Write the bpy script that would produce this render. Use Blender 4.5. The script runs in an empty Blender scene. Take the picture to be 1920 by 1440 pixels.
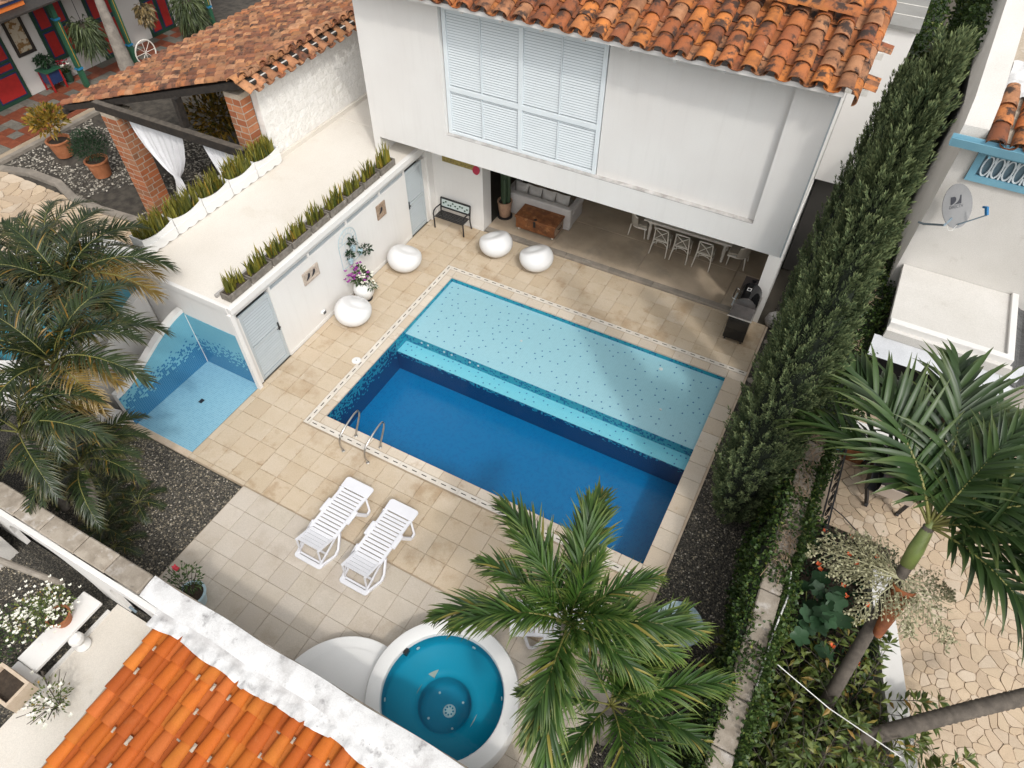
import bpy, bmesh, math, random
import numpy as np
from mathutils import Vector, Matrix, Euler
R = math.radians
rnd = random.Random(7)
sc = bpy.context.scene
COL = sc.collection

# ---------------------------------------------------------------- camera
cam_d = bpy.data.cameras.new('camera'); cam = bpy.data.objects.new('camera', cam_d); COL.objects.link(cam)
sc.camera = cam
cam_d.sensor_width = 36.0
cam_d.lens = 1284.656 / 1920 * 36.0
cam_d.clip_start = 0.1; cam_d.clip_end = 600
cam.matrix_world = Matrix.Translation((8.5833, -6.7902, 12.7754)) @ (Matrix.Rotation(0.486758, 4, 'Z') @ Matrix.Rotation(0.712722, 4, 'X') @ Matrix.Rotation(0.006364, 4, 'Z'))

# ---------------------------------------------------------------- sky and sun
SUN = Vector((0.50, -0.42, 0.76)).normalized()
world = bpy.data.worlds.new('World'); sc.world = world; world.use_nodes = True
nt = world.node_tree; nt.nodes.clear()
sky = nt.nodes.new('ShaderNodeTexSky'); sky.sky_type = 'NISHITA'; sky.sun_disc = False
sky.sun_elevation = math.asin(SUN.z); sky.sun_rotation = math.atan2(SUN.x, SUN.y)
sky.air_density = 1.0; sky.dust_density = 4.0; sky.ozone_density = 1.0
hs = nt.nodes.new('ShaderNodeHueSaturation'); hs.inputs['Saturation'].default_value = 0.05
bg = nt.nodes.new('ShaderNodeBackground'); bg.inputs['Strength'].default_value = 0.15
wo = nt.nodes.new('ShaderNodeOutputWorld')
nt.links.new(sky.outputs[0], hs.inputs['Color']); nt.links.new(hs.outputs[0], bg.inputs[0]); nt.links.new(bg.outputs[0], wo.inputs[0])
sl = bpy.data.lights.new('sun', 'SUN'); sun = bpy.data.objects.new('sun', sl); COL.objects.link(sun)
sl.energy = 0.75; sl.angle = R(3); sl.color = (1.0, 0.95, 0.88)
sun.rotation_euler = SUN.to_track_quat('Z', 'Y').to_euler()
sun.location = (10, -20, 30)
sc.view_settings.view_transform = 'Standard'; sc.view_settings.look = 'None'
sc.view_settings.exposure = 0.64; sc.view_settings.gamma = 1.0
sc.render.engine = 'CYCLES'
sc.cycles.max_bounces = 8; sc.cycles.transparent_max_bounces = 12
sc.cycles.use_denoising = True
sc.cycles.caustics_reflective = False; sc.cycles.caustics_refractive = False

# ---------------------------------------------------------------- materials
def srgb(r, g, b):
    f = lambda c: ((c / 255 + 0.055) / 1.055) ** 2.4 if c > 10 else c / 255 / 12.92
    return (f(r), f(g), f(b), 1)

class NT:
    def __init__(s, name):
        s.m = bpy.data.materials.new(name); s.m.use_nodes = True; s.t = s.m.node_tree
        s.b = s.t.nodes['Principled BSDF']; s.out = s.t.nodes['Material Output']
    def n(s, typ, **k):
        q = s.t.nodes.new(typ)
        for a, v in k.items(): setattr(q, a, v)
        return q
    def l(s, a, b): s.t.links.new(a, b)
    def coords(s, rand=True, kind='Object'):
        tc = s.n('ShaderNodeTexCoord')
        if not rand: return tc.outputs[kind]
        oi = s.n('ShaderNodeObjectInfo'); mu = s.n('ShaderNodeMath', operation='MULTIPLY'); mu.inputs[1].default_value = 61.7
        s.l(oi.outputs['Random'], mu.inputs[0])
        ad = s.n('ShaderNodeVectorMath', operation='ADD'); s.l(tc.outputs[kind], ad.inputs[0]); s.l(mu.outputs[0], ad.inputs[1])
        return ad.outputs[0]
    def noise(s, co, scale, detail=4, rough=.55, out='Fac'):
        q = s.n('ShaderNodeTexNoise'); q.inputs['Scale'].default_value = scale; q.inputs['Detail'].default_value = detail
        q.inputs['Roughness'].default_value = rough
        s.l(co, q.inputs['Vector']); return q.outputs[out]
    def ramp(s, fac, stops, interp='LINEAR'):
        q = s.n('ShaderNodeValToRGB'); q.color_ramp.interpolation = interp
        e = q.color_ramp.elements
        while len(e) < len(stops): e.new(.5)
        for i, (p, c) in enumerate(stops):
            e[i].position = p; e[i].color = c if len(c) == 4 else (*c, 1)
        s.l(fac, q.inputs[0]); return q.outputs[0]
    def mix(s, fac, a, b, mode='MIX'):
        q = s.n('ShaderNodeMix', data_type='RGBA', blend_type=mode)
        for sock, v in ((q.inputs[0], fac), (q.inputs[6], a), (q.inputs[7], b)):
            if hasattr(v, 'links'): s.l(v, sock)
            else: sock.default_value = v
        return q.outputs[2]
    def math(s, op, a, b=None):
        q = s.n('ShaderNodeMath', operation=op)
        for sock, v in ((q.inputs[0], a), (q.inputs[1], b)):
            if v is None: continue
            if hasattr(v, 'links'): s.l(v, sock)
            else: sock.default_value = v
        return q.outputs[0]
    def bump(s, h, strength, dist=.02):
        q = s.n('ShaderNodeBump'); q.inputs['Strength'].default_value = strength; q.inputs['Distance'].default_value = dist
        s.l(h, q.inputs['Height']); s.l(q.outputs[0], s.b.inputs['Normal'])
    def set(s, **k):
        for a, v in k.items():
            sock = s.b.inputs[a.replace('_', ' ')]
            if hasattr(v, 'links'): s.l(v, sock)
            else: sock.default_value = v
        return s.m

def g4(v): return (v, v, v, 1)
def mat(name, c, c2=None, scale=3, rough=.6, objvar=0, stains=(), bump=0, bscale=60, metal=0, spec=.5, fine=.08, lo=.35, hi=.65, objcols=None, bdist=.01, edge=None, wstain=(), streak=0):
    """general procedural paint / plaster / stone: two-tone noise, per-object value, stains (colour, scale, lo, hi, amount), bump"""
    t = NT(name); co = t.coords()
    c = (*c[:3], 1)
    col = t.ramp(t.noise(co, scale), [(lo, c), (hi, (*c2[:3], 1) if c2 else c)])
    oi_ = t.n('ShaderNodeObjectInfo'); ge_ = t.n('ShaderNodeNewGeometry')
    rsrc = t.math('FRACT', t.math('ADD', oi_.outputs['Random'], ge_.outputs['Random Per Island']))
    if objcols:
        k = len(objcols)
        oc = t.ramp(rsrc, [(i / k, (*q[:3], 1)) for i, q in enumerate(objcols)], 'CONSTANT')
        col = t.mix(t.ramp(t.noise(co, scale), [(lo, g4(.0)), (hi, g4(.45))]), oc, col)
    for (scol, ss, a, b, amt) in stains:
        f = t.ramp(t.noise(co, ss, 6, .65), [(a, g4(0)), (b, g4(amt))])
        col = t.mix(f, col, (*scol[:3], 1))
    for (scol, ss, a, b, amt) in wstain: # stains that run across neighbouring pieces
        gp = t.n('ShaderNodeNewGeometry')
        col = t.mix(t.ramp(t.noise(gp.outputs['Position'], ss, 7, .62), [(a, g4(0)), (b, g4(amt))]), col, (*scol[:3], 1))
    if streak: # faint rain streaks, long in z
        gp = t.n('ShaderNodeNewGeometry'); mp = t.n('ShaderNodeMapping'); mp.inputs['Scale'].default_value = (5.0, 5.0, .35); t.l(gp.outputs['Position'], mp.inputs['Vector'])
        col = t.mix(t.ramp(t.noise(mp.outputs[0], 1.6, 5, .6), [(.52, g4(0)), (.75, g4(streak))]), col, (.36, .34, .31, 1))
    if edge: # grime creeping in from the edges of the piece: (colour, reach, amount)
        tc = t.n('ShaderNodeTexCoord'); s3 = t.n('ShaderNodeSeparateXYZ'); t.l(tc.outputs['Generated'], s3.inputs[0])
        d = t.math('MAXIMUM', t.math('ABSOLUTE', t.math('SUBTRACT', s3.outputs[0], .5)), t.math('ABSOLUTE', t.math('SUBTRACT', s3.outputs[1], .5)))
        d = t.math('ADD', d, t.math('MULTIPLY', t.math('SUBTRACT', t.noise(co, 6, 5, .65), .5), .55))
        col = t.mix(t.ramp(d, [(edge[1], g4(0)), (edge[1] + .09, g4(edge[2]))]), col, (*edge[0], 1))
    if fine:
        f = t.ramp(t.noise(co, 55, 3), [(.3, g4(1 - fine * 2)), (.7, g4(1))])
        col = t.mix(1.0, col, f, 'MULTIPLY')
    if objvar:
        r2 = t.math('FRACT', t.math('MULTIPLY', rsrc, 17.31))
        v = t.ramp(r2, [(0, g4(1 - objvar)), (1, g4(1))])
        col = t.mix(1.0, col, v, 'MULTIPLY')
    if bump: t.bump(t.noise(co, bscale, 5, .6), bump, bdist)
    t.set(Base_Color=col, Roughness=rough, Metallic=metal)
    t.b.inputs['Specular IOR Level'].default_value = spec
    return t.m

M = {}
W8 = (.72, .705, .68)
M['plaster'] = mat('white_plaster', W8, (.69, .67, .645), .7, .75, streak=.08, bump=.12, bscale=30, fine=.02, spec=.25)
M['plaster_rough'] = mat('rough_plaster', (.80, .785, .755), (.76, .74, .70), 1.3, .85, bump=1.0, bscale=4.5, bdist=.06, fine=.03, stains=[((.50, .45, .37), 2.0, .62, .8, .35)], spec=.2)
M['plaster_old'] = mat('old_white_plaster', (.66, .635, .60), (.59, .565, .525), .8, .8, bump=.3, bscale=18, stains=[((.30, .26, .21), 3.0, .62, .8, .35)], spec=.2)
M['roof_slab'] = mat('cream_roof_slab', (.72, .675, .61), (.66, .61, .54), .45, .8, bump=.12, bscale=14, stains=[((.42, .34, .23), .8, .58, .8, .4)], spec=.2)
M['sill'] = mat('weathered_sill', (.58, .56, .54), (.36, .34, .32), 3.5, .85, bump=.2, bscale=30, stains=[((.20, .18, .16), 5, .55, .75, .5)])
M['foil'] = mat('white_sealed_coping', (.68, .675, .67), (.58, .575, .57), 2, .6, bump=.5, bscale=3, bdist=.03, stains=[((.30, .28, .27), 1.7, .50, .68, .6), ((.18, .17, .17), 4, .58, .70, .7), ((.10, .095, .10), 11, .66, .74, .7)], spec=.3)
M['stone_cope'] = mat('stone_coping', (.40, .345, .28), (.27, .225, .175), 5, .9, objvar=.25, bump=.6, bscale=25, stains=[((.60, .56, .52), 3, .55, .68, .7), ((.09, .08, .07), 8, .60, .75, .6)])
M['shutter'] = mat('pale_blue_paint', (.67, .72, .742), (.64, .69, .712), 2, .5, fine=.02)
M['shutter_frame'] = mat('pale_blue_light_offset', (.70, .75, .772), (.67, .72, .742), 2, .5, fine=.02)  # slat paint lightened here to offset the stronger light on the slats
M['door_blue'] = mat('grey_blue_paint', (.44, .48, .50), (.41, .45, .47), 2, .5, fine=.02)
M['trim_blue'] = mat('sky_blue_paint', (.17, .37, .47), (.15, .33, .43), 2, .45, fine=.03)
M['louvre_dark'] = mat('dark_slate_paint', (.17, .23, .27), (.14, .19, .23), 2, .5)
M['white_gloss'] = mat('white_glossy_plastic', (.70, .695, .69), None, 1, .16, fine=0, spec=.5)
M['white_plastic'] = mat('white_matt_plastic', (.70, .70, .73), (.66, .66, .69), 3, .38, fine=.02)
M['white_enamel'] = mat('white_enamel', (.74, .735, .72), (.70, .695, .68), 1.2, .35, fine=.02)
M['black_metal'] = mat('black_metal', (.015, .015, .017), None, 2, .4)
M['black_gloss'] = mat('black_gloss_enamel', (.012, .012, .013), None, 2, .12)
M['steel'] = mat('brushed_steel', (.62, .60, .57), (.5, .48, .45), 8, .28, metal=1, fine=.05)
M['chrome'] = mat('polished_steel', (.7, .69, .68), None, 2, .15, metal=1)
M['dark_steel'] = mat('smoky_steel', (.30, .27, .26), (.22, .2, .19), 4, .3, metal=.7)
M['linen'] = mat('pale_grey_linen', (.56, .53, .51), (.50, .475, .455), 5, .9, bump=.25, bscale=120)
M['linen2'] = mat('warm_grey_linen', (.50, .475, .45), (.44, .415, .39), 6, .9, bump=.3, bscale=90)
M['cream_wood'] = mat('cream_painted_wood', (.76, .72, .65), (.68, .64, .57), 6, .55)
M['seat_pad'] = mat('oatmeal_fabric', (.47, .42, .35), (.40, .36, .30), 12, .9, bump=.3, bscale=150)
M['chest_wood'] = mat('worn_brown_wood', (.26, .095, .03), (.13, .045, .016), 5, .6, stains=[((.46, .24, .10), 7, .57, .7, .65), ((.05, .025, .012), 4, .60, .75, .8)], bump=.3, bscale=20)
M['dark_beam'] = mat('dark_timber', (.014, .011, .009), (.032, .024, .018), 9, .75, bump=.4, bscale=20)
M['terracotta_pot'] = mat('terracotta_pot', (.42, .155, .065), (.33, .115, .045), 6, .8, stains=[((.55, .38, .27), 5, .6, .75, .5)])
M['clay_pot'] = mat('pale_clay_pot', (.42, .26, .17), (.33, .20, .13), 6, .8, bump=.2)
M['soil'] = mat('dark_soil', (.035, .024, .016), (.06, .042, .028), 14, .95, bump=.6, bscale=60)
M['concrete_box'] = mat('weathered_grey_box', (.22, .195, .165), (.13, .115, .095), 9, .9, bump=.4, bscale=40, stains=[((.42, .38, .33), 7, .58, .7, .6)])
M['pconcrete'] = mat('polished_concrete', (.52, .42, .315), (.35, .28, .205), .9, .33, bump=.04, bscale=10, stains=[((.25, .225, .185), 1.3, .55, .75, .6), ((.06, .055, .045), 2.2, .62, .8, .5)], fine=.05)
M['step_concrete'] = mat('rough_concrete', (.30, .26, .215), (.20, .175, .145), 2.4, .85, bump=.3, bscale=30, stains=[((.40, .36, .31), 3, .58, .72, .6)])
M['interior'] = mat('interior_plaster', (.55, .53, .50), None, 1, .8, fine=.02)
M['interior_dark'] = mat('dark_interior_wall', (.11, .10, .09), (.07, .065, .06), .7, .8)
TER = [(.50, .16, .045), (.58, .21, .06), (.42, .12, .035), (.48, .23, .11), (.34, .10, .035), (.60, .20, .04), (.44, .20, .095), (.27, .08, .03), (.54, .165, .04)]
M['tile_house'] = mat('clay_roof_tile', (.46, .16, .05), (.24, .085, .035), 5.5, .72, objvar=.30, objcols=TER, bump=.35, bscale=30,
    stains=[((.035, .022, .017), 3.6, .51, .60, .95), ((.60, .45, .36), 6.5, .66, .76, .6), ((.14, .055, .025), 2.4, .5, .68, .65)])
TER2 = [(.52, .235, .11), (.58, .28, .13), (.36, .13, .06), (.50, .18, .065), (.60, .31, .16), (.30, .115, .06), (.46, .21, .10), (.24, .09, .045), (.55, .25, .10)]
M['tile_pav'] = mat('sunbleached_roof_tile', (.48, .21, .10), (.20, .075, .037), 4.5, .85, objvar=.42, objcols=TER2, bump=.5, bscale=28,
    stains=[((.055, .03, .02), 3.6, .50, .64, .9), ((.62, .46, .33), 5, .66, .8, .5)])
TER3 = [(.50, .125, .018), (.55, .15, .022), (.44, .10, .016), (.57, .18, .03), (.48, .11, .02), (.54, .145, .035), (.40, .09, .018)]
M['tile_new'] = mat('new_orange_roof_tile', (.56, .15, .03), (.46, .105, .022), 3, .62, objvar=.2, objcols=TER3, bump=.15, bscale=25,
    stains=[((.62, .27, .12), 3.4, .62, .8, .25), ((.20, .05, .016), 5, .62, .78, .55), ((.10, .05, .03), 14, .68, .76, .6)], fine=.06, spec=.15)
M['mortar'] = mat('dry_mortar', (.46, .39, .31), (.36, .30, .23), 9, .95, bump=.5, bscale=35, stains=[((.60, .56, .5), 9, .6, .7, .7)])
M['mortar_white'] = mat('white_mortar', (.72, .70, .66), (.58, .55, .50), 5, .9, bump=.6, bscale=16, stains=[((.25, .20, .16), 7, .6, .75, .6)])
M['brick'] = mat('clay_brick', (.42, .145, .06), (.30, .10, .042), 8, .85, objvar=.28, objcols=[(.45, .16, .065), (.38, .12, .05), (.50, .21, .10), (.36, .17, .09), (.46, .14, .05)], bump=.5, bscale=45,
    stains=[((.50, .38, .27), 6, .62, .75, .5)])
TAN = [(.54, .44, .32), (.565, .465, .345), (.525, .42, .30), (.575, .48, .365), (.55, .445, .325), (.555, .46, .345)]
M['deck_tan'] = mat('tan_paving_stone', (.55, .45, .325), (.49, .385, .26), 2.2, .78, objvar=.04, wstain=[((.34, .22, .115), .9, .54, .66, .55), ((.62, .54, .44), .55, .55, .7, .35)], edge=((.33, .215, .11), .50, .6), objcols=TAN, bump=.15, bscale=30,
    stains=[((.33, .215, .11), 1.6, .60, .72, .5), ((.62, .54, .43), 2.8, .62, .75, .4), ((.30, .21, .12), 30, .70, .78, .5)], spec=.3)
PAL = [(.53, .47, .395), (.56, .50, .43), (.51, .45, .37), (.54, .48, .405), (.52, .46, .39), (.57, .51, .44)]
M['deck_pale'] = mat('pale_paving_stone', (.57, .50, .415), (.50, .43, .345), 1.7, .78, objvar=.06, wstain=[((.36, .29, .22), .8, .54, .68, .45), ((.62, .57, .50), .5, .54, .7, .35)], edge=((.38, .31, .235), .53, .4), objcols=PAL, bump=.12, bscale=30,
    stains=[((.37, .295, .215), 1.5, .57, .75, .42), ((.66, .60, .52), 2.1, .58, .75, .45), ((.28, .2, .13), 34, .72, .8, .5)], spec=.3)
M['coping'] = mat('pale_pool_coping', (.63, .55, .45), (.58, .49, .385), 3, .75, objvar=.08, edge=((.36, .24, .13), .54, .45), objcols=[(.62, .54, .44), (.66, .585, .49), (.58, .485, .375), (.64, .56, .465)], bump=.12, bscale=35,
    stains=[((.36, .235, .13), 3.2, .60, .72, .6), ((.18, .13, .09), 26, .70, .78, .6)], spec=.3)
M['grate'] = mat('cream_grate', (.68, .63, .56), (.62, .565, .49), 4, .7, objvar=.06, fine=.03)
M['grate_dark'] = mat('dark_slot', (.03, .025, .02), None, 1, .9, fine=0)
M['joint'] = mat('sandy_joint', (.40, .32, .23), (.31, .24, .165), 2, .95, bump=.3, bscale=60, fine=.12)
M['kerb'] = mat('sandy_kerb', (.58, .47, .36), (.50, .39, .28), 4, .85, bump=.2, bscale=30)
M['orange_wall'] = mat('ochre_paint', (.62, .16, .03), None, 2, .6)
M['p_green'] = mat('green_paint', (.028, .115, .062), (.022, .09, .05), 4, .5)
M['p_green2'] = mat('dark_green_paint', (.014, .055, .032), (.012, .045, .027), 4, .5)
M['p_red'] = mat('red_paint', (.36, .018, .016), (.29, .014, .013), 4, .5)
M['p_blue'] = mat('deep_blue_paint', (.015, .035, .11), (.012, .028, .09), 4, .5)
M['p_cyan'] = mat('cyan_paint', (.02, .19, .37), None, 4, .5)
M['p_yellow'] = mat('ochre_stripe_paint', (.55, .27, .03), None, 4, .5)
M['palm_bark'] = mat('ringed_palm_bark', (.30, .265, .225), (.19, .165, .14), 4, .9, bump=.5, bscale=26, stains=[((.08, .065, .05), 9, .60, .72, .7)])
M['bark'] = mat('grey_bark', (.12, .10, .08), (.075, .062, .05), 7, .9, bump=.7, bscale=30)
M['cloth'] = mat('white_curtain', (.76, .755, .77), (.70, .695, .71), 4, .85, bump=.1)
M['white_flower'] = mat('cream_petal', (.78, .76, .66), None, 2, .7)
M['purple_flower'] = mat('purple_petal', (.23, .025, .22), (.30, .04, .27), 9, .7)
M['red_flower'] = mat('crimson_petal', (.35, .015, .03), None, 9, .7)
M['orange_flower'] = mat('orange_petal', (.70, .12, .03), None, 9, .7)
M['birds_frame'] = mat('carved_stone_frame', (.52, .44, .37), (.40, .33, .27), 12, .85, bump=.4)
M['birds_frame2'] = mat('carved_wood_frame', (.38, .28, .20), (.26, .18, .12), 12, .85, bump=.4)
M['wire_blue'] = mat('pale_blue_wire', (.48, .59, .63), None, 2, .5)
M['pot_blue'] = mat('pale_blue_pot', (.45, .60, .67), None, 2, .4)
M['cable_white'] = mat('white_cable', (.72, .71, .68), None, 2, .5)
M['grey_slab'] = mat('grey_roof_sheet', (.27, .265, .25), (.22, .215, .2), 1.4, .7, bump=.1, bscale=30)
M['fibre_roof'] = mat('dark_glossy_sheet', (.13, .13, .13), (.07, .07, .07), 3, .3, bump=.8, bscale=12, bdist=.04)
M['metal_flash'] = mat('bright_metal_flashing', (.70, .71, .73), (.62, .63, .65), 4, .35, metal=.55)
M['dish'] = mat('grey_dish_paint', (.19, .19, .19), (.165, .165, .165), 3, .45, fine=.03)
M['dish_blue'] = mat('blue_feed_plastic', (.02, .16, .36), None, 3, .4)
M['ink'] = mat('dark_ink', (.012, .013, .02), None, 3, .5, fine=0)
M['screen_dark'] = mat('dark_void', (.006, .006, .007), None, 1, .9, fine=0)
M['ash'] = mat('sooty_iron', (.02, .017, .016), (.045, .03, .026), 9, .7, bump=.4)
M['tin'] = mat('beige_enamel_panel', (.46, .39, .33), (.42, .35, .29), 4, .5)
M['rod'] = mat('pale_grill_rod', (.58, .54, .49), (.36, .32, .28), 16, .45, metal=.3)
M['straw'] = mat('dry_twig', (.36, .265, .18), (.22, .15, .09), 9, .9)
M['sheath'] = mat('rusty_leaf_sheath', (.28, .09, .025), (.17, .05, .018), 5, .6, bump=.2)
M['crownshaft'] = mat('green_crownshaft', (.16, .21, .055), (.22, .25, .085), 3, .4)
M['panel_yellow'] = mat('mottled_yellow_panel', (.36, .28, .07), (.20, .155, .05), 16, .7, stains=[((.05, .045, .02), 20, .6, .68, .8)])
M['crimson'] = mat('crimson_enamel', (.42, .01, .05), None, 3, .35)
M['mural'] = mat('mauve_grey_panel', (.17, .145, .145), (.14, .12, .12), 4, .7)
M['mirror'] = mat('dark_mirror', (.03, .035, .035), None, 3, .08)
M['bench_panel'] = mat('pale_relief_panel', (.55, .62, .60), (.47, .54, .52), 30, .6)
M['basket'] = mat('whitish_basket', (.40, .385, .365), (.25, .235, .22), 20, .9, bump=.5, bscale=30)

def leafmat(name, a, b, tip=None, rough=.45, objvar=.25, trans=.12, dead=None):
    """foliage: colour by leaf (attribute rnd), tip colour (attribute tip; on cypress a painted highlight), a little translucency"""
    t = NT(name)
    at = t.n('ShaderNodeAttribute', attribute_name='rnd')
    col = t.ramp(at.outputs['Fac'], [(0, (*a, 1)), (.9, (*b, 1))] + ([(1.0, (*dead, 1))] if dead else []))
    if tip:
        a2 = t.n('ShaderNodeAttribute', attribute_name='tip')
        col = t.mix(t.ramp(a2.outputs['Fac'], [(.45, g4(0)), (1, g4(.9))]), col, (*tip, 1))
    if objvar:
        oi = t.n('ShaderNodeObjectInfo')
        col = t.mix(1.0, col, t.ramp(oi.outputs['Random'], [(0, g4(1 - objvar)), (1, g4(1))]), 'MULTIPLY')
    t.set(Base_Color=col, Roughness=rough)
    t.b.inputs['Specular IOR Level'].default_value = .35
    tr = t.n('ShaderNodeBsdfTranslucent'); t.l(col, tr.inputs[0])
    mx = t.n('ShaderNodeMixShader'); mx.inputs[0].default_value = trans
    t.l(t.b.outputs[0], mx.inputs[1]); t.l(tr.outputs[0], mx.inputs[2]); t.l(mx.outputs[0], t.out.inputs[0])
    return t.m
M['frond_fg'] = leafmat('palm_frond_leaf', (.018, .050, .009), (.068, .140, .022), (.17, .21, .04), trans=.15, dead=(.30, .24, .05))
M['frond_left'] = leafmat('feather_palm_leaf', (.010, .021, .008), (.042, .062, .020), (.12, .095, .03), rough=.3, trans=.12, dead=(.30, .17, .03))
M['frond_dry'] = leafmat('yellowing_palm_leaf', (.14, .085, .015), (.22, .15, .03), (.46, .36, .22), trans=.15)
M['frond_right'] = leafmat('broad_palm_leaf', (.014, .036, .010), (.055, .098, .028), (.10, .125, .035), trans=.1, rough=.38)
M['rachis'] = mat('palm_stalk', (.20, .19, .05), (.15, .15, .04), 5, .5)
M['cypress'] = leafmat('cypress_foliage', (.040, .070, .030), (.125, .165, .070), (.29, .33, .145), trans=.05, rough=.9)  # third colour is a highlight painted onto the plume tips
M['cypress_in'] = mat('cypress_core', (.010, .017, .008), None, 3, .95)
M['ivy'] = leafmat('ivy_leaf', (.014, .036, .008), (.062, .105, .022), None, trans=.12, objvar=0, dead=(.15, .17, .035))
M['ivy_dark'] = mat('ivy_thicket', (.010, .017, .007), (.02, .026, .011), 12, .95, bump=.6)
M['snake'] = leafmat('snake_plant_leaf', (.045, .066, .014), (.23, .21, .03), (.44, .36, .06), trans=.08, dead=(.36, .22, .035))
M['shrub'] = leafmat('shrub_leaf', (.022, .055, .013), (.072, .12, .03), None, trans=.12)
M['shrub2'] = leafmat('arching_shrub_leaf', (.045, .085, .018), (.165, .20, .045), None, trans=.18, dead=(.34, .20, .05))
M['papaya'] = leafmat('lobed_leaf', (.016, .052, .022), (.04, .095, .042), None, trans=.1)
M['croton'] = leafmat('croton_leaf', (.10, .10, .015), (.38, .22, .03), None, trans=.1)
M['bushy'] = leafmat('dark_bush_leaf', (.008, .028, .010), (.02, .055, .02), None, trans=.05)
M['fern'] = leafmat('hanging_fern_leaf', (.028, .045, .018), (.10, .125, .05), None, trans=.1)
M['dry_bloom'] = leafmat('pale_palm_bloom', (.26, .25, .14), (.42, .40, .25), None, trans=.1, objvar=.15)
M['orchid'] = leafmat('speckled_hanging_leaf', (.07, .06, .03), (.30, .21, .09), None, trans=.1)

# pool mosaic: small square tesserae with a per-cell shade picked by the wanted share of dark tiles
def mosaic(name, light, dark, share, size=.05, grad=None, lightvar=.06, grout=None, flip=False):
    """share: constant fraction of dark tesserae, or grad=(z_low,share_low,z_high,share_high) along world z"""
    t = NT(name)
    ge = t.n('ShaderNodeNewGeometry')
    sp = t.n('ShaderNodeSeparateXYZ'); t.l(ge.outputs['Position'], sp.inputs[0])
    sc_ = t.n('ShaderNodeVectorMath', operation='SCALE'); sc_.inputs['Scale'].default_value = 1 / size
    of = t.n('ShaderNodeVectorMath', operation='ADD'); of.inputs[1].default_value = (.37, .37, .37)
    t.l(ge.outputs['Position'], of.inputs[0]); t.l(of.outputs[0], sc_.inputs[0])
    fl = t.n('ShaderNodeVectorMath', operation='FLOOR'); t.l(sc_.outputs[0], fl.inputs[0])
    wn = t.n('ShaderNodeTexWhiteNoise', noise_dimensions='3D'); t.l(fl.outputs[0], wn.inputs['Vector'])
    if grad:
        mr = t.n('ShaderNodeMapRange'); mr.inputs[1].default_value = grad[0]; mr.inputs[2].default_value = grad[2]
        mr.inputs[3].default_value = grad[1]; mr.inputs[4].default_value = grad[3]
        t.l(sp.outputs[2], mr.inputs[0]); thr = mr.outputs[0]
        d = t.math('LESS_THAN', wn.outputs['Value'], thr)
    else:
        d = t.math('LESS_THAN', wn.outputs['Value'], share)
    lv = t.ramp(wn.outputs['Color'], [(0, tuple(c * (1 - lightvar) for c in light)), (1, light)])
    col = t.mix(d, lv, (*dark, 1))
    # grout grid from the fractional position
    fr = t.n('ShaderNodeVectorMath', operation='FRACTION'); t.l(sc_.outputs[0], fr.inputs[0])
    sf = t.n('ShaderNodeSeparateXYZ'); t.l(fr.outputs[0], sf.inputs[0])
    na = t.n('ShaderNodeSeparateXYZ'); t.l(ge.outputs['True Normal'], na.inputs[0])
    g = None
    for i in range(3):
        e = t.math('LESS_THAN', sf.outputs[i], .09)
        w = t.math('LESS_THAN', t.math('ABSOLUTE', na.outputs[i]), .5)
        e = t.math('MULTIPLY', e, w)
        g = e if g is None else t.math('MAXIMUM', g, e)
    gc = grout or tuple(min(1, c * 1.12 + .02) for c in light)
    col = t.mix(t.math('MULTIPLY', g, .55), col, (*gc, 1))
    t.set(Base_Color=col, Roughness=.25)
    return t.m
AQ = (.30, .66, .73); DB = (.005, .10, .30)
M['mos_shelf'] = mosaic('aqua_mosaic', (.42, .66, .73), (.01, .12, .34), .0, .05)
M['mos_riser'] = mosaic('teal_mosaic', (.035, .36, .48), (.008, .15, .32), .28, .05)
M['mos_bench'] = mosaic('aqua_bench_mosaic', (.22, .62, .72), (.01, .12, .34), .0, .05)
M['mos_deep'] = mosaic('deep_blue_mosaic', (.001, .155, .38), (.001, .13, .335), .25, .05, grout=(.004, .22, .46))
M['mos_wall'] = mosaic('graded_blue_mosaic', (.02, .33, .47), (.002, .045, .155), .5, .05, grad=(-.62, 1.05, -.30, .10), grout=(.01, .12, .25))
M['mos_wall2'] = mosaic('graded_edge_mosaic', (.02, .30, .44), (.002, .05, .165), .5, .05, grad=(-.75, 1.05, -.05, .12), grout=(.01, .12, .25))
M['mos_wallp'] = mosaic('waterline_mosaic', (.015, .36, .48), (.005, .16, .33), .25, .05)
M['mos_sh'] = mosaic('shower_mosaic', (.15, .38, .48), (.025, .15, .30), .0, .05, grad=(.35, 1.05, 1.05, .0), grout=(.22, .42, .50))
M['mos_shf'] = mosaic('shower_floor_mosaic', (.20, .41, .53), (.175, .37, .49), .4, .05, grout=(.46, .64, .70))

def water_mat(name, tint, rough=.02, bump=.10, scale=2.2):
    t = NT(name); t.t.nodes.remove(t.b)
    co = t.coords(False)
    tr = t.n('ShaderNodeBsdfTransparent'); tr.inputs[0].default_value = (*tint, 1)
    gl = t.n('ShaderNodeBsdfGlossy'); gl.inputs['Roughness'].default_value = rough
    fr = t.n('ShaderNodeFresnel'); fr.inputs[0].default_value = 1.26
    bp = t.n('ShaderNodeBump'); bp.inputs['Strength'].default_value = bump; bp.inputs['Distance'].default_value = .05
    t.l(t.noise(co, scale, 3), bp.inputs['Height']); t.l(bp.outputs[0], gl.inputs['Normal']); t.l(bp.outputs[0], fr.inputs['Normal'])
    mx = t.n('ShaderNodeMixShader'); t.l(fr.outputs[0], mx.inputs[0]); t.l(tr.outputs[0], mx.inputs[1]); t.l(gl.outputs[0], mx.inputs[2])
    t.l(mx.outputs[0], t.out.inputs[0]); return t.m
M['water'] = water_mat('pool_water', (.90, .97, .985))
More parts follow.
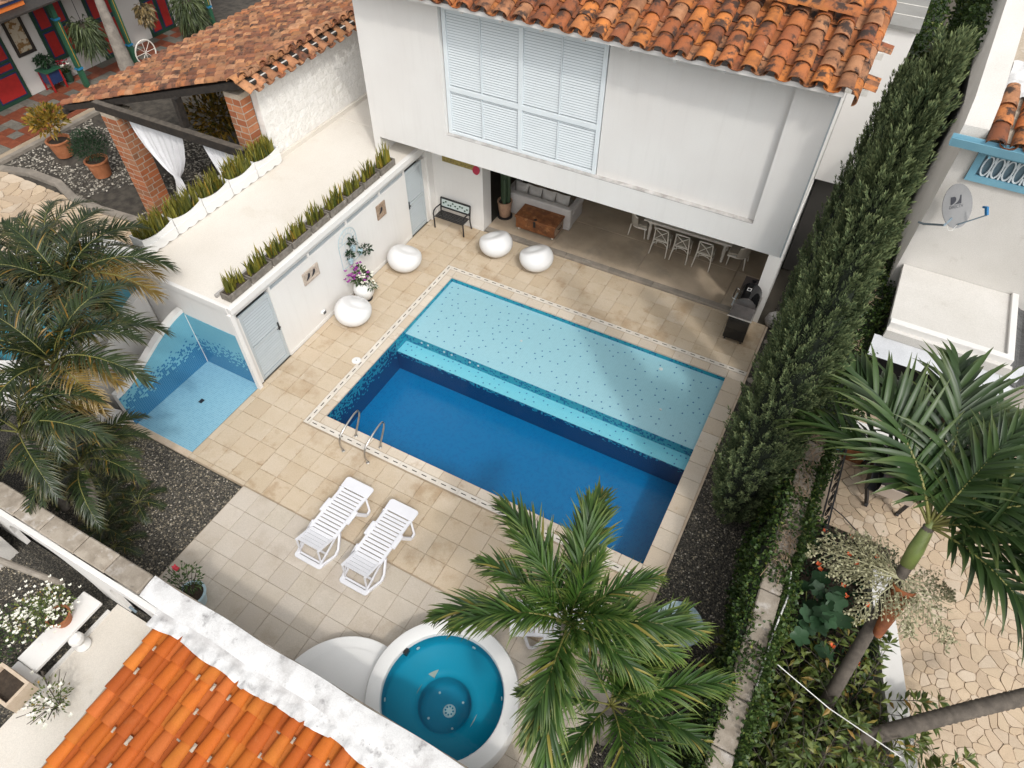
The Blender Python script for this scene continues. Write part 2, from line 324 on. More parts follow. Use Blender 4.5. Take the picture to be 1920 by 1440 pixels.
M['water_tub'] = water_mat('tub_water', (.80, .95, .98), bump=.15, scale=5)

def gravelmat(name, cols, scale):
    t = NT(name); co = t.coords(False)
    v = t.n('ShaderNodeTexVoronoi'); v.inputs['Scale'].default_value = scale; t.l(co, v.inputs['Vector'])
    sp = t.n('ShaderNodeSeparateColor'); t.l(v.outputs['Color'], sp.inputs[0])
    col = t.ramp(sp.outputs[0], [(i / (len(cols) - 1), (*c, 1)) for i, c in enumerate(cols)])
    edge = t.ramp(v.outputs['Distance'], [(.25, g4(1)), (.75, g4(.25))])
    col = t.mix(1.0, col, edge, 'MULTIPLY')
    t.bump(t.math('SUBTRACT', 1.0, v.outputs['Distance']), .9, .03)
    t.set(Base_Color=col, Roughness=.85); return t.m
M['gravel'] = gravelmat('dark_gravel', [(.05, .046, .038), (.085, .077, .063), (.06, .055, .046), (.17, .15, .115), (.07, .064, .053)], 34)
M['pebble'] = mat('gravel_stone', (.08, .072, .06), None, 3, .8, objvar=0, fine=.1)
def pebmat():
    t = NT('gravel_pebble'); at = t.n('ShaderNodeAttribute', attribute_name='rnd')
    col = t.ramp(at.outputs['Fac'], [(0, (.04, .038, .032, 1)), (.5, (.09, .08, .065, 1)), (.75, (.17, .145, .105, 1)), (.9, (.32, .27, .19, 1)), (1, (.46, .42, .36, 1))])
    t.set(Base_Color=col, Roughness=.75); return t.m
M['pebbles'] = pebmat()
def attrmat(name, stops, rough=.85):
    t = NT(name); at = t.n('ShaderNodeAttribute', attribute_name='rnd')
    t.set(Base_Color=t.ramp(at.outputs['Fac'], [(p, (*c, 1)) for p, c in stops]), Roughness=rough); return t.m
M['river_pebbles'] = attrmat('river_pebble', [(0, (.04, .035, .03)), (.55, (.09, .08, .065)), (.8, (.30, .27, .22)), (1, (.46, .42, .36))])
M['pebble_bed'] = mat('dark_earth_bed', (.035, .029, .023), (.08, .068, .053), 4, .95, bump=.5)
M['flag'] = mat('flagstone', (.55, .43, .31), (.47, .36, .25), 3, .8, objvar=.14, objcols=[(.58, .46, .34), (.52, .40, .285), (.62, .51, .39), (.55, .42, .29), (.60, .47, .33)], bump=.2, bscale=25,
    stains=[((.36, .25, .155), 2.5, .6, .75, .5)], spec=.3)
M['flag_joint'] = mat('sandy_grout', (.56, .455, .34), (.49, .39, .285), 4, .95, bump=.3)
M['checker_red'] = mat('red_floor_tile', (.26, .075, .035), (.19, .052, .026), 5, .6, objvar=.2)
M['checker_grey'] = mat('grey_floor_tile', (.20, .185, .155), (.15, .14, .115), 8, .7, objvar=.25)
M['ground'] = mat('earth', (.10, .085, .065), (.07, .06, .045), 1, .95, bump=.4)
M['rub_blue'] = mat('tub_blue_enamel', (.004, .29, .43), (.003, .27, .40), 2, .5, fine=.02, spec=.15)
M['rub_blue2'] = mat('tub_deep_blue_enamel', (.003, .24, .37), (.002, .21, .33), 3, .5, fine=.02, spec=.15)
M['pool_far'] = mat('turquoise_render', (.05, .30, .38), (.04, .26, .34), 2, .4)
M['art_canvas'] = mat('floral_canvas', (.46, .40, .30), (.22, .12, .04), 6, .8, lo=.5, hi=.58)
M['green_glossy'] = mat('pale_table_mosaic', (.45, .55, .56), (.22, .33, .36), 18, .4)

# ---------------------------------------------------------------- mesh helpers
class MB:
    """collects vertices and faces; build() links them as ONE mesh object"""
    def __init__(s): s.v = []; s.f = []; s.mi = []; s.cur = 0; s.rnd = None; s.tip = None
    def add(s, vs, fs):
        o = len(s.v); s.v += [tuple(v) for v in vs]; s.f += [tuple(i + o for i in f) for f in fs]; s.mi += [s.cur] * len(fs); return s
    def box(s, x0, y0, z0, x1, y1, z1, xf=None):
        vs = [(x0, y0, z0), (x1, y0, z0), (x1, y1, z0), (x0, y1, z0), (x0, y0, z1), (x1, y0, z1), (x1, y1, z1), (x0, y1, z1)]
        if xf: vs = [xf(Vector(v)) for v in vs]
        return s.add(vs, [(0, 3, 2, 1), (4, 5, 6, 7), (0, 1, 5, 4), (1, 2, 6, 5), (2, 3, 7, 6), (3, 0, 4, 7)])
    def prism(s, poly, z0, z1, xf=None):
        n = len(poly); vs = [(x, y, z0) for x, y in poly] + [(x, y, z1) for x, y in poly]
        if xf: vs = [xf(Vector(v)) for v in vs]
        return s.add(vs, [tuple(range(n - 1, -1, -1)), tuple(range(n, 2 * n))] + [(i, (i + 1) % n, n + (i + 1) % n, n + i) for i in range(n)])
    def prism_axis(s, poly, a0, a1, axis):
        """poly in the plane normal to axis ('x': (y,z), 'y': (x,z)) swept a0..a1"""
        f = (lambda p, a: (a, p[0], p[1])) if axis == 'x' else (lambda p, a: (p[0], a, p[1]))
        n = len(poly); vs = [f(p, a0) for p in poly] + [f(p, a1) for p in poly]
        return s.add(vs, [tuple(range(n)), tuple(range(2 * n - 1, n - 1, -1))] + [(i, n + i, n + (i + 1) % n, (i + 1) % n) for i in range(n)])
    def tube(s, path, rad, n=8, caps=True, flat=1.0):
        path = [Vector(p) for p in path]; m = len(path)
        rs = rad if hasattr(rad, '__len__') else [rad] * m
        vs = []; prev = None
        for i, p in enumerate(path):
            d = (path[min(i + 1, m - 1)] - path[max(i - 1, 0)])
            if d.length < 1e-9: d = Vector((0, 0, 1))
            d.normalize()
            if prev is None:
                a = Vector((0, 0, 1)) if abs(d.z) < .9 else Vector((1, 0, 0)); u = d.cross(a).normalized()
            else:
                u = (prev - d * prev.dot(d))
                u = u.normalized() if u.length > 1e-6 else d.orthogonal().normalized()
            prev = u; w = d.cross(u)
            for k in range(n):
                t = 2 * math.pi * k / n; vs.append(p + u * (rs[i] * math.cos(t)) + w * (rs[i] * flat * math.sin(t)))
        fs = [(i * n + k, i * n + (k + 1) % n, (i + 1) * n + (k + 1) % n, (i + 1) * n + k) for i in range(m - 1) for k in range(n)]
        if caps: fs += [tuple(range(n - 1, -1, -1)), tuple(range((m - 1) * n, m * n))]
        return s.add(vs, fs)
    def bar(s, a, b, w, h, up=(0, 0, 1)):
        a = Vector(a); b = Vector(b); d = (b - a).normalized(); up = Vector(up)
        u = d.cross(up); u = u.normalized() if u.length > 1e-6 else d.orthogonal().normalized()
        q = u.cross(d).normalized()
        vs = [p + u * (sx * w / 2) + q * (sz * h / 2) for p in (a, b) for sx, sz in ((-1, -1), (1, -1), (1, 1), (-1, 1))]
        return s.add(vs, [(0, 1, 2, 3), (7, 6, 5, 4), (0, 4, 5, 1), (1, 5, 6, 2), (2, 6, 7, 3), (3, 7, 4, 0)])
    def lathe(s, prof, n=20, c=(0, 0, 0), a0=0, sx=1, sy=1, cap=True):
        vs = [(c[0] + r * math.cos(a0 + 2 * math.pi * k / n) * sx, c[1] + r * math.sin(a0 + 2 * math.pi * k / n) * sy, c[2] + z) for r, z in prof for k in range(n)]
        m = len(prof); fs = [(i * n + k, i * n + (k + 1) % n, (i + 1) * n + (k + 1) % n, (i + 1) * n + k) for i in range(m - 1) for k in range(n)]
        if cap:
            if prof[0][0] > 1e-4: fs.append(tuple(range(n - 1, -1, -1)))
            if prof[-1][0] > 1e-4: fs.append(tuple(range((m - 1) * n, m * n)))
        return s.add(vs, fs)
    def grid(s, fn, nu, nv):
        vs = [fn(i / nu, j / nv) for i in range(nu + 1) for j in range(nv + 1)]
        k = nv + 1
        return s.add(vs, [(i * k + j, (i + 1) * k + j, (i + 1) * k + j + 1, i * k + j + 1) for i in range(nu) for j in range(nv)])
    def mesh(s, name, mats, smooth=False):
        me = bpy.data.meshes.new(name); me.from_pydata(s.v, [], s.f)
        for m in (mats if isinstance(mats, (list, tuple)) else [mats]): me.materials.append(M[m] if isinstance(m, str) else m)
        if any(s.mi): me.polygons.foreach_set('material_index', s.mi)
        if smooth is True: me.polygons.foreach_set('use_smooth', [True] * len(me.polygons))
        for nm, arr in (('rnd', s.rnd), ('tip', s.tip)):
            if arr is not None:
                at = me.attributes.new(nm, 'FLOAT', 'POINT'); at.data.foreach_set('value', np.asarray(arr, dtype=np.float32))
        me.update()
        if smooth == 'auto':
            me.polygons.foreach_set('use_smooth', [True] * len(me.polygons)); me.set_sharp_from_angle(angle=R(38))
        return me
    def build(s, name, mats, parent=None, smooth=False, bevel=0, segs=1, local=False):
        """world-space vertices (or local=True: in the parent's frame); the object's origin goes to its bounds' centre"""
        P = np.array(s.v); c = (P.min(0) + P.max(0)) / 2; c[2] = P[:, 2].min()
        s.v = [tuple(q) for q in (P - c)]
        o = bpy.data.objects.new(name, s.mesh(name, mats, smooth)); COL.objects.link(o)
        pw = Vector((0, 0, 0))
        if parent is not None:
            o.parent = parent
            if not local:
                q = parent
                while q is not None: pw += q.location; q = q.parent
        o.location = Vector(c) - pw
        if bevel:
            b = o.modifiers.new('bevel', 'BEVEL'); b.width = bevel; b.segments = segs; b.limit_method = 'ANGLE'
        return o

def tag(o, label, cat, group=None):
    o['label'] = label; o['category'] = cat
    if group: o['group'] = group
    return o
def struct(o, kind='structure'): o['kind'] = kind; return o
def thing(name, loc, label=None, cat=None, group=None, rotz=0, parent=None):
    o = bpy.data.objects.new(name, None); COL.objects.link(o); o.location = loc; o.rotation_euler = (0, 0, rotz); o.empty_display_size = .1
    if label: tag(o, label, cat, group)
    return o
def copy_tree(o, parent=None):
    c = o.copy(); COL.objects.link(c); c.parent = parent
    for ch in list(o.children): copy_tree(ch, c)
    return c
def inst(name, me, parent, loc, rot=None, scale=None, mtx=None):
    o = bpy.data.objects.new(name, me); COL.objects.link(o); o.parent = parent
    if mtx is not None: o.matrix_local = mtx
    else:
        o.location = loc
        if rot: o.rotation_euler = rot
        if scale: o.scale = scale if hasattr(scale, '__len__') else (scale,) * 3
    return o
def bx(name, x0, y0, z0, x1, y1, z1, m, parent=None, bevel=0): return MB().box(x0, y0, z0, x1, y1, z1).build(name, m, parent, bevel=bevel)
def frame3(o, u, v, w): # matrix from origin and three axes
    return Matrix(((u.x, v.x, w.x, o.x), (u.y, v.y, w.y, o.y), (u.z, v.z, w.z, o.z), (0, 0, 0, 1)))

# ---------------------------------------------------------------- the ground
struct(bx('ground', -90, -70, -1.6, 90, 110, -1.2, 'ground'))
def sheet(name, x0, y0, x1, y1, z, m, kind='structure', th=.05):
    return struct(bx(name, x0, y0, z - th, x1, y1, z, m), kind)
# earth fill under the walled garden (kept clear of the pool and the tub)
fill = MB()
for q in ((-2.2, -5.2, -.03, 13), (8.03, -5.2, 10, 13), (-.03, 5.75, 8.03, 13), (-.03, -5.2, 5.3, -.03), (5.3, -3.6, 8.03, -.03)): fill.box(q[0], q[1], -1.19, q[2], q[3], -.06)
struct(fill.build('garden_earth', 'ground'))

# ---------------------------------------------------------------- swimming pool
pool = struct(thing('swimming_pool', (4, 2.86, -1.15)))
L = 5.717
YS, YB, ZS, ZB, ZD, ZW = 3.33, 2.89, -.18, -.45, -1.12, -.055
bx('shelf_floor', 0, YS, ZS - .3, 8, L, ZS, 'mos_shelf', pool)
bx('shelf_riser', .0, YS - .012, ZB, 8, YS - .001, ZS - .002, 'mos_riser', pool)
bx('bench_ledge', 0, YB, ZB - .2, 8, YS - .013, ZB, 'mos_bench', pool)
bx('bench_riser', 0, YB - .012, ZD, 8, YB - .001, ZB - .002, 'mos_wall', pool)
bx('pool_floor', 0, 0, ZD - .03, 8, YB - .013, ZD, 'mos_deep', pool)
bx('pool_wall', -.02, 0, ZD, -.001, YB, -.05, 'mos_wall2', pool); bx('pool_wall', -.02, YB + .001, ZB, -.001, L, -.05, 'mos_wallp', pool)
bx('pool_wall', 8.001, 0, ZD, 8.02, YB, -.05, 'mos_wall2', pool); bx('pool_wall', 8.001, YB + .001, ZB, 8.02, L, -.05, 'mos_wallp', pool)
bx('pool_wall', 0, -.02, ZD, 8, -.001, -.05, 'mos_wall2', pool)
bx('pool_wall', 0, L + .001, ZS, 8, L + .02, -.05, 'mos_wallp', pool)
def poisson(n, x0, y0, x1, y1, dmin, seed=3):
    r = random.Random(seed); pts = []
    for _ in range(n * 30):
        p = (r.uniform(x0, x1), r.uniform(y0, y1))
        if all((p[0] - q[0]) ** 2 + (p[1] - q[1]) ** 2 > dmin * dmin for q in pts): pts.append(p)
        if len(pts) >= n: break
    return pts
def dots(name, pts, z):
    b = MB()
    for x, y in pts: b.box(x - .017, y - .017, z, x + .017, y + .017, z + .003)
    return struct(b.build(name, mat(name + '_blue', (.012, .13, .33), None, 1, .3, fine=0), pool), 'stuff')
dots('shelf_inlay', poisson(210, .1, YS + .08, 7.9, L - .1, .17), ZS)
dots('bench_inlay', poisson(60, .1, YB + .05, 7.9, YS - .06, .12, 5), ZB)
for x in (.52, .72, 1.22, 1.45, 2.0, 2.25): # jets in the riser
    MB().tube([(x, YS - .014, ZS - .09), (x, YS - .03, ZS - .09)], .028, 10).build('water_jet', 'white_enamel', pool)
MB().lathe([(.05, 0), (.05, .012), (.02, .02)], 14, (6.45, 5.35, ZS)).build('drain_cap', 'white_enamel', pool)
for x, y in ((2.85, 4.55), (6.9, 4.1)): MB().lathe([(.035, 0), (.03, .01)], 12, (x, y, ZS)).build('drain_cap', 'white_enamel', pool)
wt = MB(); wt.grid(lambda u, v: (8 * u, L * v, ZW), 1, 1)
water = wt.build('pool_water', 'water'); struct(water)
# skimmer lid
o = MB(); o.lathe([(.115, 0), (.115, .012), (.1, .018), (.0, .018)], 24, (-.42, 1.78, .004)); o.build('skimmer_lid', 'white_enamel', pool, smooth='auto')
MB().lathe([(.012, 0), (.012, .006)], 8, (-.42, 1.78, .022)).build('lid_hole', 'ink', pool)
for (x, y) in ((-.12, 2.72),): MB().lathe([(.03, 0), (.035, .006), (.02, .006)], 12, (x, y, .003)).build('drain_cap', 'coping', pool)

# coping stones and slotted overflow band
cop = struct(thing('pool_surround', (4, 2.86, 0)))
bx('mortar_bed', -.36, -.42, -.06, 8.42, -.0, -.012, 'joint', cop); bx('mortar_bed', -.36, 0, -.06, 0, L, -.012, 'joint', cop)
bx('mortar_bed', 8.0, 0, -.06, 8.42, L, -.012, 'joint', cop); bx('mortar_bed', -.36, L, -.06, 8.42, L + .42, -.012, 'joint', cop)
def stone(name, x0, y0, x1, y1, m, parent, z0=-.05, z1=0., gap=.006, jit=.003):
    z1 = z1 + rnd.uniform(-jit, jit)
    return bx(name, x0 + gap, y0 + gap, z0, x1 - gap, y1 - gap, z1, m, parent, bevel=.004)
STX = [.47 * i for i in range(18)]
for i in range(17):
    x0 = i * 8 / 17; x1 = (i + 1) * 8 / 17
    stone('coping_stone', x0, -.225, x1, .012, 'coping', cop); stone('coping_stone', x0, L - .012, x1, L + .26, 'coping', cop)
for i in range(12):
    y0 = i * L / 12; y1 = (i + 1) * L / 12
    stone('coping_stone', -.2, y0, .012, y1, 'coping', cop); stone('coping_stone', 7.988, y0, 8.42, y1, 'coping', cop)
for x0, x1, y0, y1 in ((-.2, 0, -.225, 0), (8, 8.42, -.225, 0), (-.2, 0, L, L + .26), (8, 8.42, L, L + .26)): stone('coping_stone', x0, y0, x1, y1, 'coping', cop)
def grate(x0, y0, x1, y1, along):
    """one slotted cream piece with two dark slots (each slot a thin dark liner a hair above the piece)"""
    g = bx('overflow_grate', x0 + .003, y0 + .003, -.05, x1 - .003, y1 - .003, .002, 'grate', cop)
    for k in (.25, .75):
        b = MB()
        if along == 'x':
            c = x0 + (x1 - x0) * k; m = (y0 + y1) / 2; b.box(c - .062, m - .011, .0025, c + .062, m + .011, .0045)
        else:
            c = y0 + (y1 - y0) * k; m = (x0 + x1) / 2; b.box(m - .011, c - .062, .0025, m + .011, c + .062, .0045)
        s_ = b.build('slot', 'grate_dark', g)
nx = 17
for i in range(nx):
    x0 = -.2 + i * 8.62 / nx; x1 = -.2 + (i + 1) * 8.62 / nx
    grate(x0, -.385, x1, -.232, 'x'); grate(x0, L + .267, x1, L + .40, 'x')
for i in range(13):
    y0 = -.385 + i * (L + .785) / 13; y1 = -.385 + (i + 1) * (L + .785) / 13
    grate(-.355, y0, -.205, y1, 'y')

# ladder rails
for x in (1.0, 1.68):
    lr = thing('pool_ladder_rail', (x, -.4, 0), 'bent steel grab rail at the pool edge, ' + ('left one, nearer the shower' if x < 1.3 else 'right one, nearer the sun loungers'), 'grab rail', 'grab rails of the pool ladder')
    pth = [(x, -.62, 0), (x, -.66, .25), (x, -.64, .42), (x, -.55, .54), (x, -.40, .61), (x, -.2, .66), (x, -.02, .69), (x, .10, .67), (x, .14, .58), (x, .10, .45), (x, -.02, .25), (x, -.11, .12), (x, -.14, 0)]
    MB().tube(pth, .022, 10).build('rail', 'steel', lr, smooth=True)
    for y in (-.62, -.14): MB().lathe([(.04, 0), (.04, .012), (.026, .02)], 14, (x, y, .004)).build('foot_flange', 'steel', lr)

# ---------------------------------------------------------------- paved deck
T = .4865; X0, Y0 = .132, -2.39
deck_a = struct(thing('pool_deck', (0, 0, 0))); deck_b = struct(thing('sun_terrace', (4, -3.8, 0)))
base = MB()
for q in ((-2.0, -2.42, -.355, 8.0), (-.36, 6.12, 8.42, 8.0), (-.36, -2.42, 8.42, -.41)): base.box(q[0], q[1], -.06, q[2], q[3], -.014)
base.build('mortar_bed', 'joint', deck_a)
base = MB(); base.box(-.36, -5.19, -.06, 5.35, -2.43, -.014); base.box(5.35, -3.6, -.06, 8.42, -2.43, -.014); base.box(6.40, -5.19, -.06, 8.42, -3.6, -.014); base.build('mortar_bed', 'joint', deck_b)
def tiles(parent, rects, m, name, x0, y0, t, drop=()):
    """square stones on the x0,y0,t lattice clipped to rectangles"""
    for (a, b, c, d) in rects:
        for i in range(math.floor((a - x0) / t), math.ceil((c - x0) / t)):
            for j in range(math.floor((b - y0) / t), math.ceil((d - y0) / t)):
                xa, xb = max(a, x0 + i * t), min(c, x0 + (i + 1) * t); ya, yb = max(b, y0 + j * t), min(d, y0 + (j + 1) * t)
                if xb - xa < .05 or yb - ya < .05: continue
                if drop and math.hypot((xa + xb) / 2 - drop[0], (ya + yb) / 2 - drop[1]) < drop[2]: continue
                stone(name, xa, ya, xb, yb, m, parent, gap=.003, jit=.002)
tiles(deck_a, [(-1.98, -2.39, -.36, 8.0), (-.36, 6.125, 8.42, 8.0)], 'deck_tan', 'paving_stone', X0, Y0 + .1, T)
tiles(deck_a, [(-.36, -2.39, 8.42, -.395)], 'deck_tan', 'paving_stone', X0, Y0 + .02, T)
tiles(deck_b, [(-.345, -5.19, 8.42, -2.4)], 'deck_pale', 'paving_stone', X0, Y0, T, drop=(5.87, -4.13, .80))
# kerb along the shower and the deck's right edge
bx('kerb_strip', -4.0, -2.42, -.06, -1.985, -2.27, .0, 'kerb', deck_a); bx('kerb_strip', 8.42, -5.3, -.08, 8.47, 8.0, -.004, 'kerb', deck_a)

# ---------------------------------------------------------------- gravel beds
def rnd_rot(v, r):
    q = Euler((r.uniform(0, 6.3), r.uniform(0, 6.3), r.uniform(0, 6.3))).to_matrix(); return [q @ Vector(p) for p in v]
OCT = [(1, 0, 0), (-1, 0, 0), (0, 1, 0), (0, -1, 0), (0, 0, .8), (0, 0, -.8)]
OCF = [(0, 2, 4), (2, 1, 4), (1, 3, 4), (3, 0, 4), (2, 0, 5), (1, 2, 5), (3, 1, 5), (0, 3, 5)]
def pebbles(name, n, area, z, r0, r1, m, seed, parent=None, inside=None):
    rng = np.random.default_rng(seed)
    base = np.array(OCT)
    xs = []
    while len(xs) < n:
        p = (rng.uniform(area[0], area[2]), rng.uniform(area[1], area[3]))
        if inside is None or inside(*p): xs.append(p)
    xs = np.array(xs); sz = rng.uniform(r0, r1, (n, 1, 1)) * rng.uniform(.6, 1.3, (n, 1, 3))
    a = rng.uniform(0, 6.28, n); ca, sa = np.cos(a), np.sin(a)
    v = base[None] * sz; x = v[..., 0] * ca[:, None] - v[..., 1] * sa[:, None]; y = v[..., 0] * sa[:, None] + v[..., 1] * ca[:, None]
    v = np.stack([x + xs[:, :1], y + xs[:, 1:], v[..., 2] * .7 + z], -1).reshape(-1, 3)
    b = MB(); b.v = [tuple(q) for q in v]; b.f = [tuple(i + 6 * k for i in f) for k in range(n) for f in OCF]; b.mi = [0] * len(b.f)
    b.rnd = np.repeat(rng.uniform(0, 1, n), 6)
    return struct(b.build(name, m, parent), 'stuff')
gl_ = sheet('gravel_bed', -9.0, -5.3, -.352, -2.43, -.03, 'gravel')
pebbles('gravel', 9000, (-3.6, -5.2, -.37, -2.45), -.025, .012, .026, 'pebbles', 1)
sheet('gravel_strip', 8.47, -5.3, 10.2, 11.0, -.03, 'gravel')
pebbles('strip_gravel', 9000, (8.49, -5.2, 9.9, 4.5), -.025, .012, .026, 'pebbles', 2)
r_ = random.Random(5); b = MB()
for i in range(16): # flat stones by the grill
    x = r_.uniform(8.55, 9.0); y = r_.uniform(5.9, 7.9); s_ = r_.uniform(.06, .14)
    b.lathe([(s_, 0), (s_ * 1.05, .03), (s_ * .8, .06), (0, .065)], 7, (x, y, -.03), a0=r_.random(), sy=r_.uniform(.6, 1))
struct(b.build('border_stones', 'step_concrete'), 'stuff')

# ---------------------------------------------------------------- roof tiles
def wloc(o):
    v = Vector((0, 0, 0))
    while o is not None: v += o.location; o = o.parent
    return v
def barrel(name, w0, w1, length, h, th, m, n=7, up=True):
    """half-round clay tile, lower end at the origin, running up +y; up=False gives the gutter tile"""
    b = MB()
    def ring(w, y, hh, o):
        out = []
        for k in range(n + 1):
            a = math.pi * (k / n); x = (w / 2 - o) * math.cos(a); z = (hh - o) * math.sin(a)
            out.append((x, y, z if up else (h - z)))
        return out
    vs = ring(w0, 0, h, 0) + ring(w1, length, h * w1 / w0, 0) + ring(w0, 0, h, th) + ring(w1, length, h * w1 / w0, th)
    k = n + 1; fs = []
    for i in range(n):
        fs += [(i, k + i, k + i + 1, i + 1), (2 * k + i + 1, 3 * k + i + 1, 3 * k + i, 2 * k + i), (i + 1, 2 * k + i + 1, 2 * k + i, i)]
    for i in (0, n): fs.append((i, 2 * k + i, 3 * k + i, k + i))
    if not up: fs = [tuple(reversed(f)) for f in fs]
    b.add(vs, fs); return b.mesh(name, m, 'auto')

def tile_roof(parent, O, U, D, ncol, nrow, pitch, expo, mname, limit=300, w=.27, h=.10, seed=1, skip=None, wj=.012, channel=True, tilt=.05, taper=.84, th=.016):
    """barrel tiles on the plane through O (eave corner), U across, D up the slope; the tiles nearest the camera stay parts, the rest is one part"""
    r = random.Random(seed); N = U.cross(D).normalized()
    LN = expo * 1.22
    cov = [barrel('roof_tile', w * s, w * s * taper, LN, h * q, th, mname) for s, q in ((1, 1), (1.05, .94), (.96, 1.06))]
    cha = [barrel('gutter_tile', w * .92, w * 1.0, LN, h * .8, .016, mname, n=5, up=False)]
    base = wloc(parent); items = []
    for i in range(ncol):
        cj = r.uniform(-.015, .015)
        for j in range(nrow):
            if skip and skip(i, j): continue
            for kind in ((0, 1) if channel else (0,)):
                if kind == 1 and i == ncol - 1: continue
                p = O + U * ((i + .5 * kind) * pitch + cj + r.uniform(-wj, wj)) + D * (j * expo + r.uniform(-.02, .02)) + N * ((.03 + r.uniform(0, .008)) if kind == 0 else -.035)
                dd = (D - N * (tilt + r.uniform(-.012, .012))).normalized(); uu = (U + D * r.uniform(-.04, .04)).normalized()
                ww = uu.cross(dd).normalized(); uu = dd.cross(ww).normalized()
                items.append((p, uu, dd, ww, kind))
    items.sort(key=lambda q: (q[0] - cam.location).length + q[4] * .3)
    done = []
    for k, (p, uu, dd, ww, kind) in enumerate(items[:limit]):
        me = r.choice(cov) if kind == 0 else cha[0]
        done.append(inst('roof_tile' if kind == 0 else 'gutter_tile', me, parent, None, mtx=frame3(p - base, uu, dd, ww)))
    rest = items[limit:]
    if rest:
        b = MB(); cv = [v.co.copy() for v in cov[0].vertices]; cf = [tuple(q.vertices) for q in cov[0].polygons]
        gv = [v.co.copy() for v in cha[0].vertices]; gf = [tuple(q.vertices) for q in cha[0].polygons]
        for (p, uu, dd, ww, kind) in rest:
            X = frame3(p, uu, dd, ww); vs, fs = (cv, cf) if kind == 0 else (gv, gf)
            b.add([X @ v for v in vs], fs)
        struct(b.build('far_roof_tiles', mname, parent, smooth='auto'), 'stuff')
    return done

# ---------------------------------------------------------------- the white house
FY = 6.7
house = tag(thing('white_house', (2.65, 9.5, 0)), 'white two storey house with overhanging upper floor, blue shutters and clay roof', 'house')
w = MB()
w.box(-2.86, FY, 3.1, -.49, FY + .2, 7.05); w.box(7.38, FY, 3.1, 8.15, FY + .2, 7.05)
w.box(-.49, FY, 3.1, 7.38, FY + .2, 3.74); w.box(-.49, FY, 6.80, 7.38, FY + .2, 7.05)
w.box(3.60, FY + .13, 3.74, 7.38, FY + .2, 6.80)
w.box(-2.86, FY + .2, 2.56, -2.66, 13, 7.05); w.box(-2.86, FY, 2.56, -2.66, FY + .2, 3.1)
w.box(7.95, FY + .2, 3.1, 8.15, 13, 7.0); w.box(-2.66, FY + .2, 3.1, 7.95, 12.8, 3.3)
w.box(-2.86, 12.8, 0, 8.15, 13, 7.05)
w.build('upper_wall', 'plaster', house)
# stained ledge in the niche
MB().box(-.486, FY - .004, 3.735, 7.376, FY + .128, 3.752).build('ledge', 'sill', house)
# ground floor walls and pier
w = MB(); w.box(-2.1, 8.0, 0, -.24, 8.46, 3.09); w.box(-2.1, 7.74, 0, -1.93, 7.999, 3.09); w.build('lower_wall', 'plaster', house)
bx('pier', 7.86, 8.0, 0, 8.17, 8.46, 3.09, 'plaster', house)
bx('side_wall', 8.0, 8.461, 0, 8.17, 12.8, 3.09, 'plaster', house)
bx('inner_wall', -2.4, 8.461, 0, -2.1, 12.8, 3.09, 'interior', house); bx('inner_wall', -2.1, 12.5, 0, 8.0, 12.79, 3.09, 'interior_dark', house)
bx('skirting', -2.098, 7.985, 0, -.26, 7.999, .09, 'plaster', house)
# covered floor: concrete bays and the step kerb
fl = struct(thing('covered_terrace_floor', (3, 10, 0)))
for i, (a, b) in enumerate(((-.22, 1.9), (1.9, 4.55), (4.55, 7.1), (7.1, 7.99))):
    for c, d in ((8.2, 9.75), (9.75, 12.5)): bx('concrete_bay', a + .004, c + .004, -.05, b - .004, d - .004, .06, 'pconcrete', fl, bevel=.004)
for i in range(6):
    a = -.22 + i * 8.08 / 6; bx('step_kerb', a + .003, 8.0, -.05, a + 8.08 / 6 - .003, 8.198, .075, 'step_concrete', fl, bevel=.012)
# shutters: one frame, eight louvred panels
SX0, SX1, SZ0, SZ1 = -.47, 3.58, 3.757, 6.79
f = MB(); yf, yb = FY + .10, FY + .17
f.box(SX0, yf, SZ0, SX0 + .10, yb, SZ1); f.box(SX1 - .10, yf, SZ0, SX1, yb, SZ1); f.box(SX0 + .10, yf, SZ1 - .09, SX1 - .10, yb, SZ1); f.box(SX0 + .10, yf, SZ0, SX1 - .10, yb, SZ0 + .07)
f.box(1.50, yf - .006, SZ0 + .07, 1.61, yb, SZ1 - .09)
for a, b in ((SX0 + .10, 1.50), (1.61, SX1 - .10)): f.box(a, yf - .003, 4.86, b, yb, 4.98)
sh = f.build('shutter_frame', 'shutter_frame', house, bevel=.004); bx('backing', SX0 + .02, FY + .185, SZ0 + .02, SX1 - .02, FY + .195, SZ1 - .02, 'louvre_dark', sh)
sx = [(SX0 + .10, .505), (.525, 1.50), (1.61, 2.53), (2.55, SX1 - .10)]
for a in (.505, 2.53):
    bx('stile', a, yf + .01, SZ0 + .07, a + .02, yb, 4.86, 'shutter', sh); bx('stile', a, yf + .01, 4.98, a + .02, yb, SZ1 - .09, 'shutter', sh)
def slatmesh(name, wd, dp, th, ang, m):
    b = MB(); ca, sa = math.cos(ang), math.sin(ang)
    pr_ = [(-dp / 2, -th / 2), (dp / 2, -th / 2), (dp / 2, th / 2), (-dp / 2, th / 2)]
    q = [(y * ca - z * sa, y * sa + z * ca) for y, z in pr_]
    b.prism_axis(q, -wd / 2, wd / 2, 'x'); return b.mesh(name, m)
for (a, b) in sx:
    me = slatmesh('slat', b - a - .004, .047, .008, R(72), 'shutter')
    for z0, z1 in ((SZ0 + .09, 4.85), (5.0, SZ1 - .10)):
        n = int((z1 - z0) / .060)
        for k in range(n): inst('slat', me, sh, Vector(((a + b) / 2, FY + .145, z0 + (k + .5) * (z1 - z0) / n)) - wloc(sh))
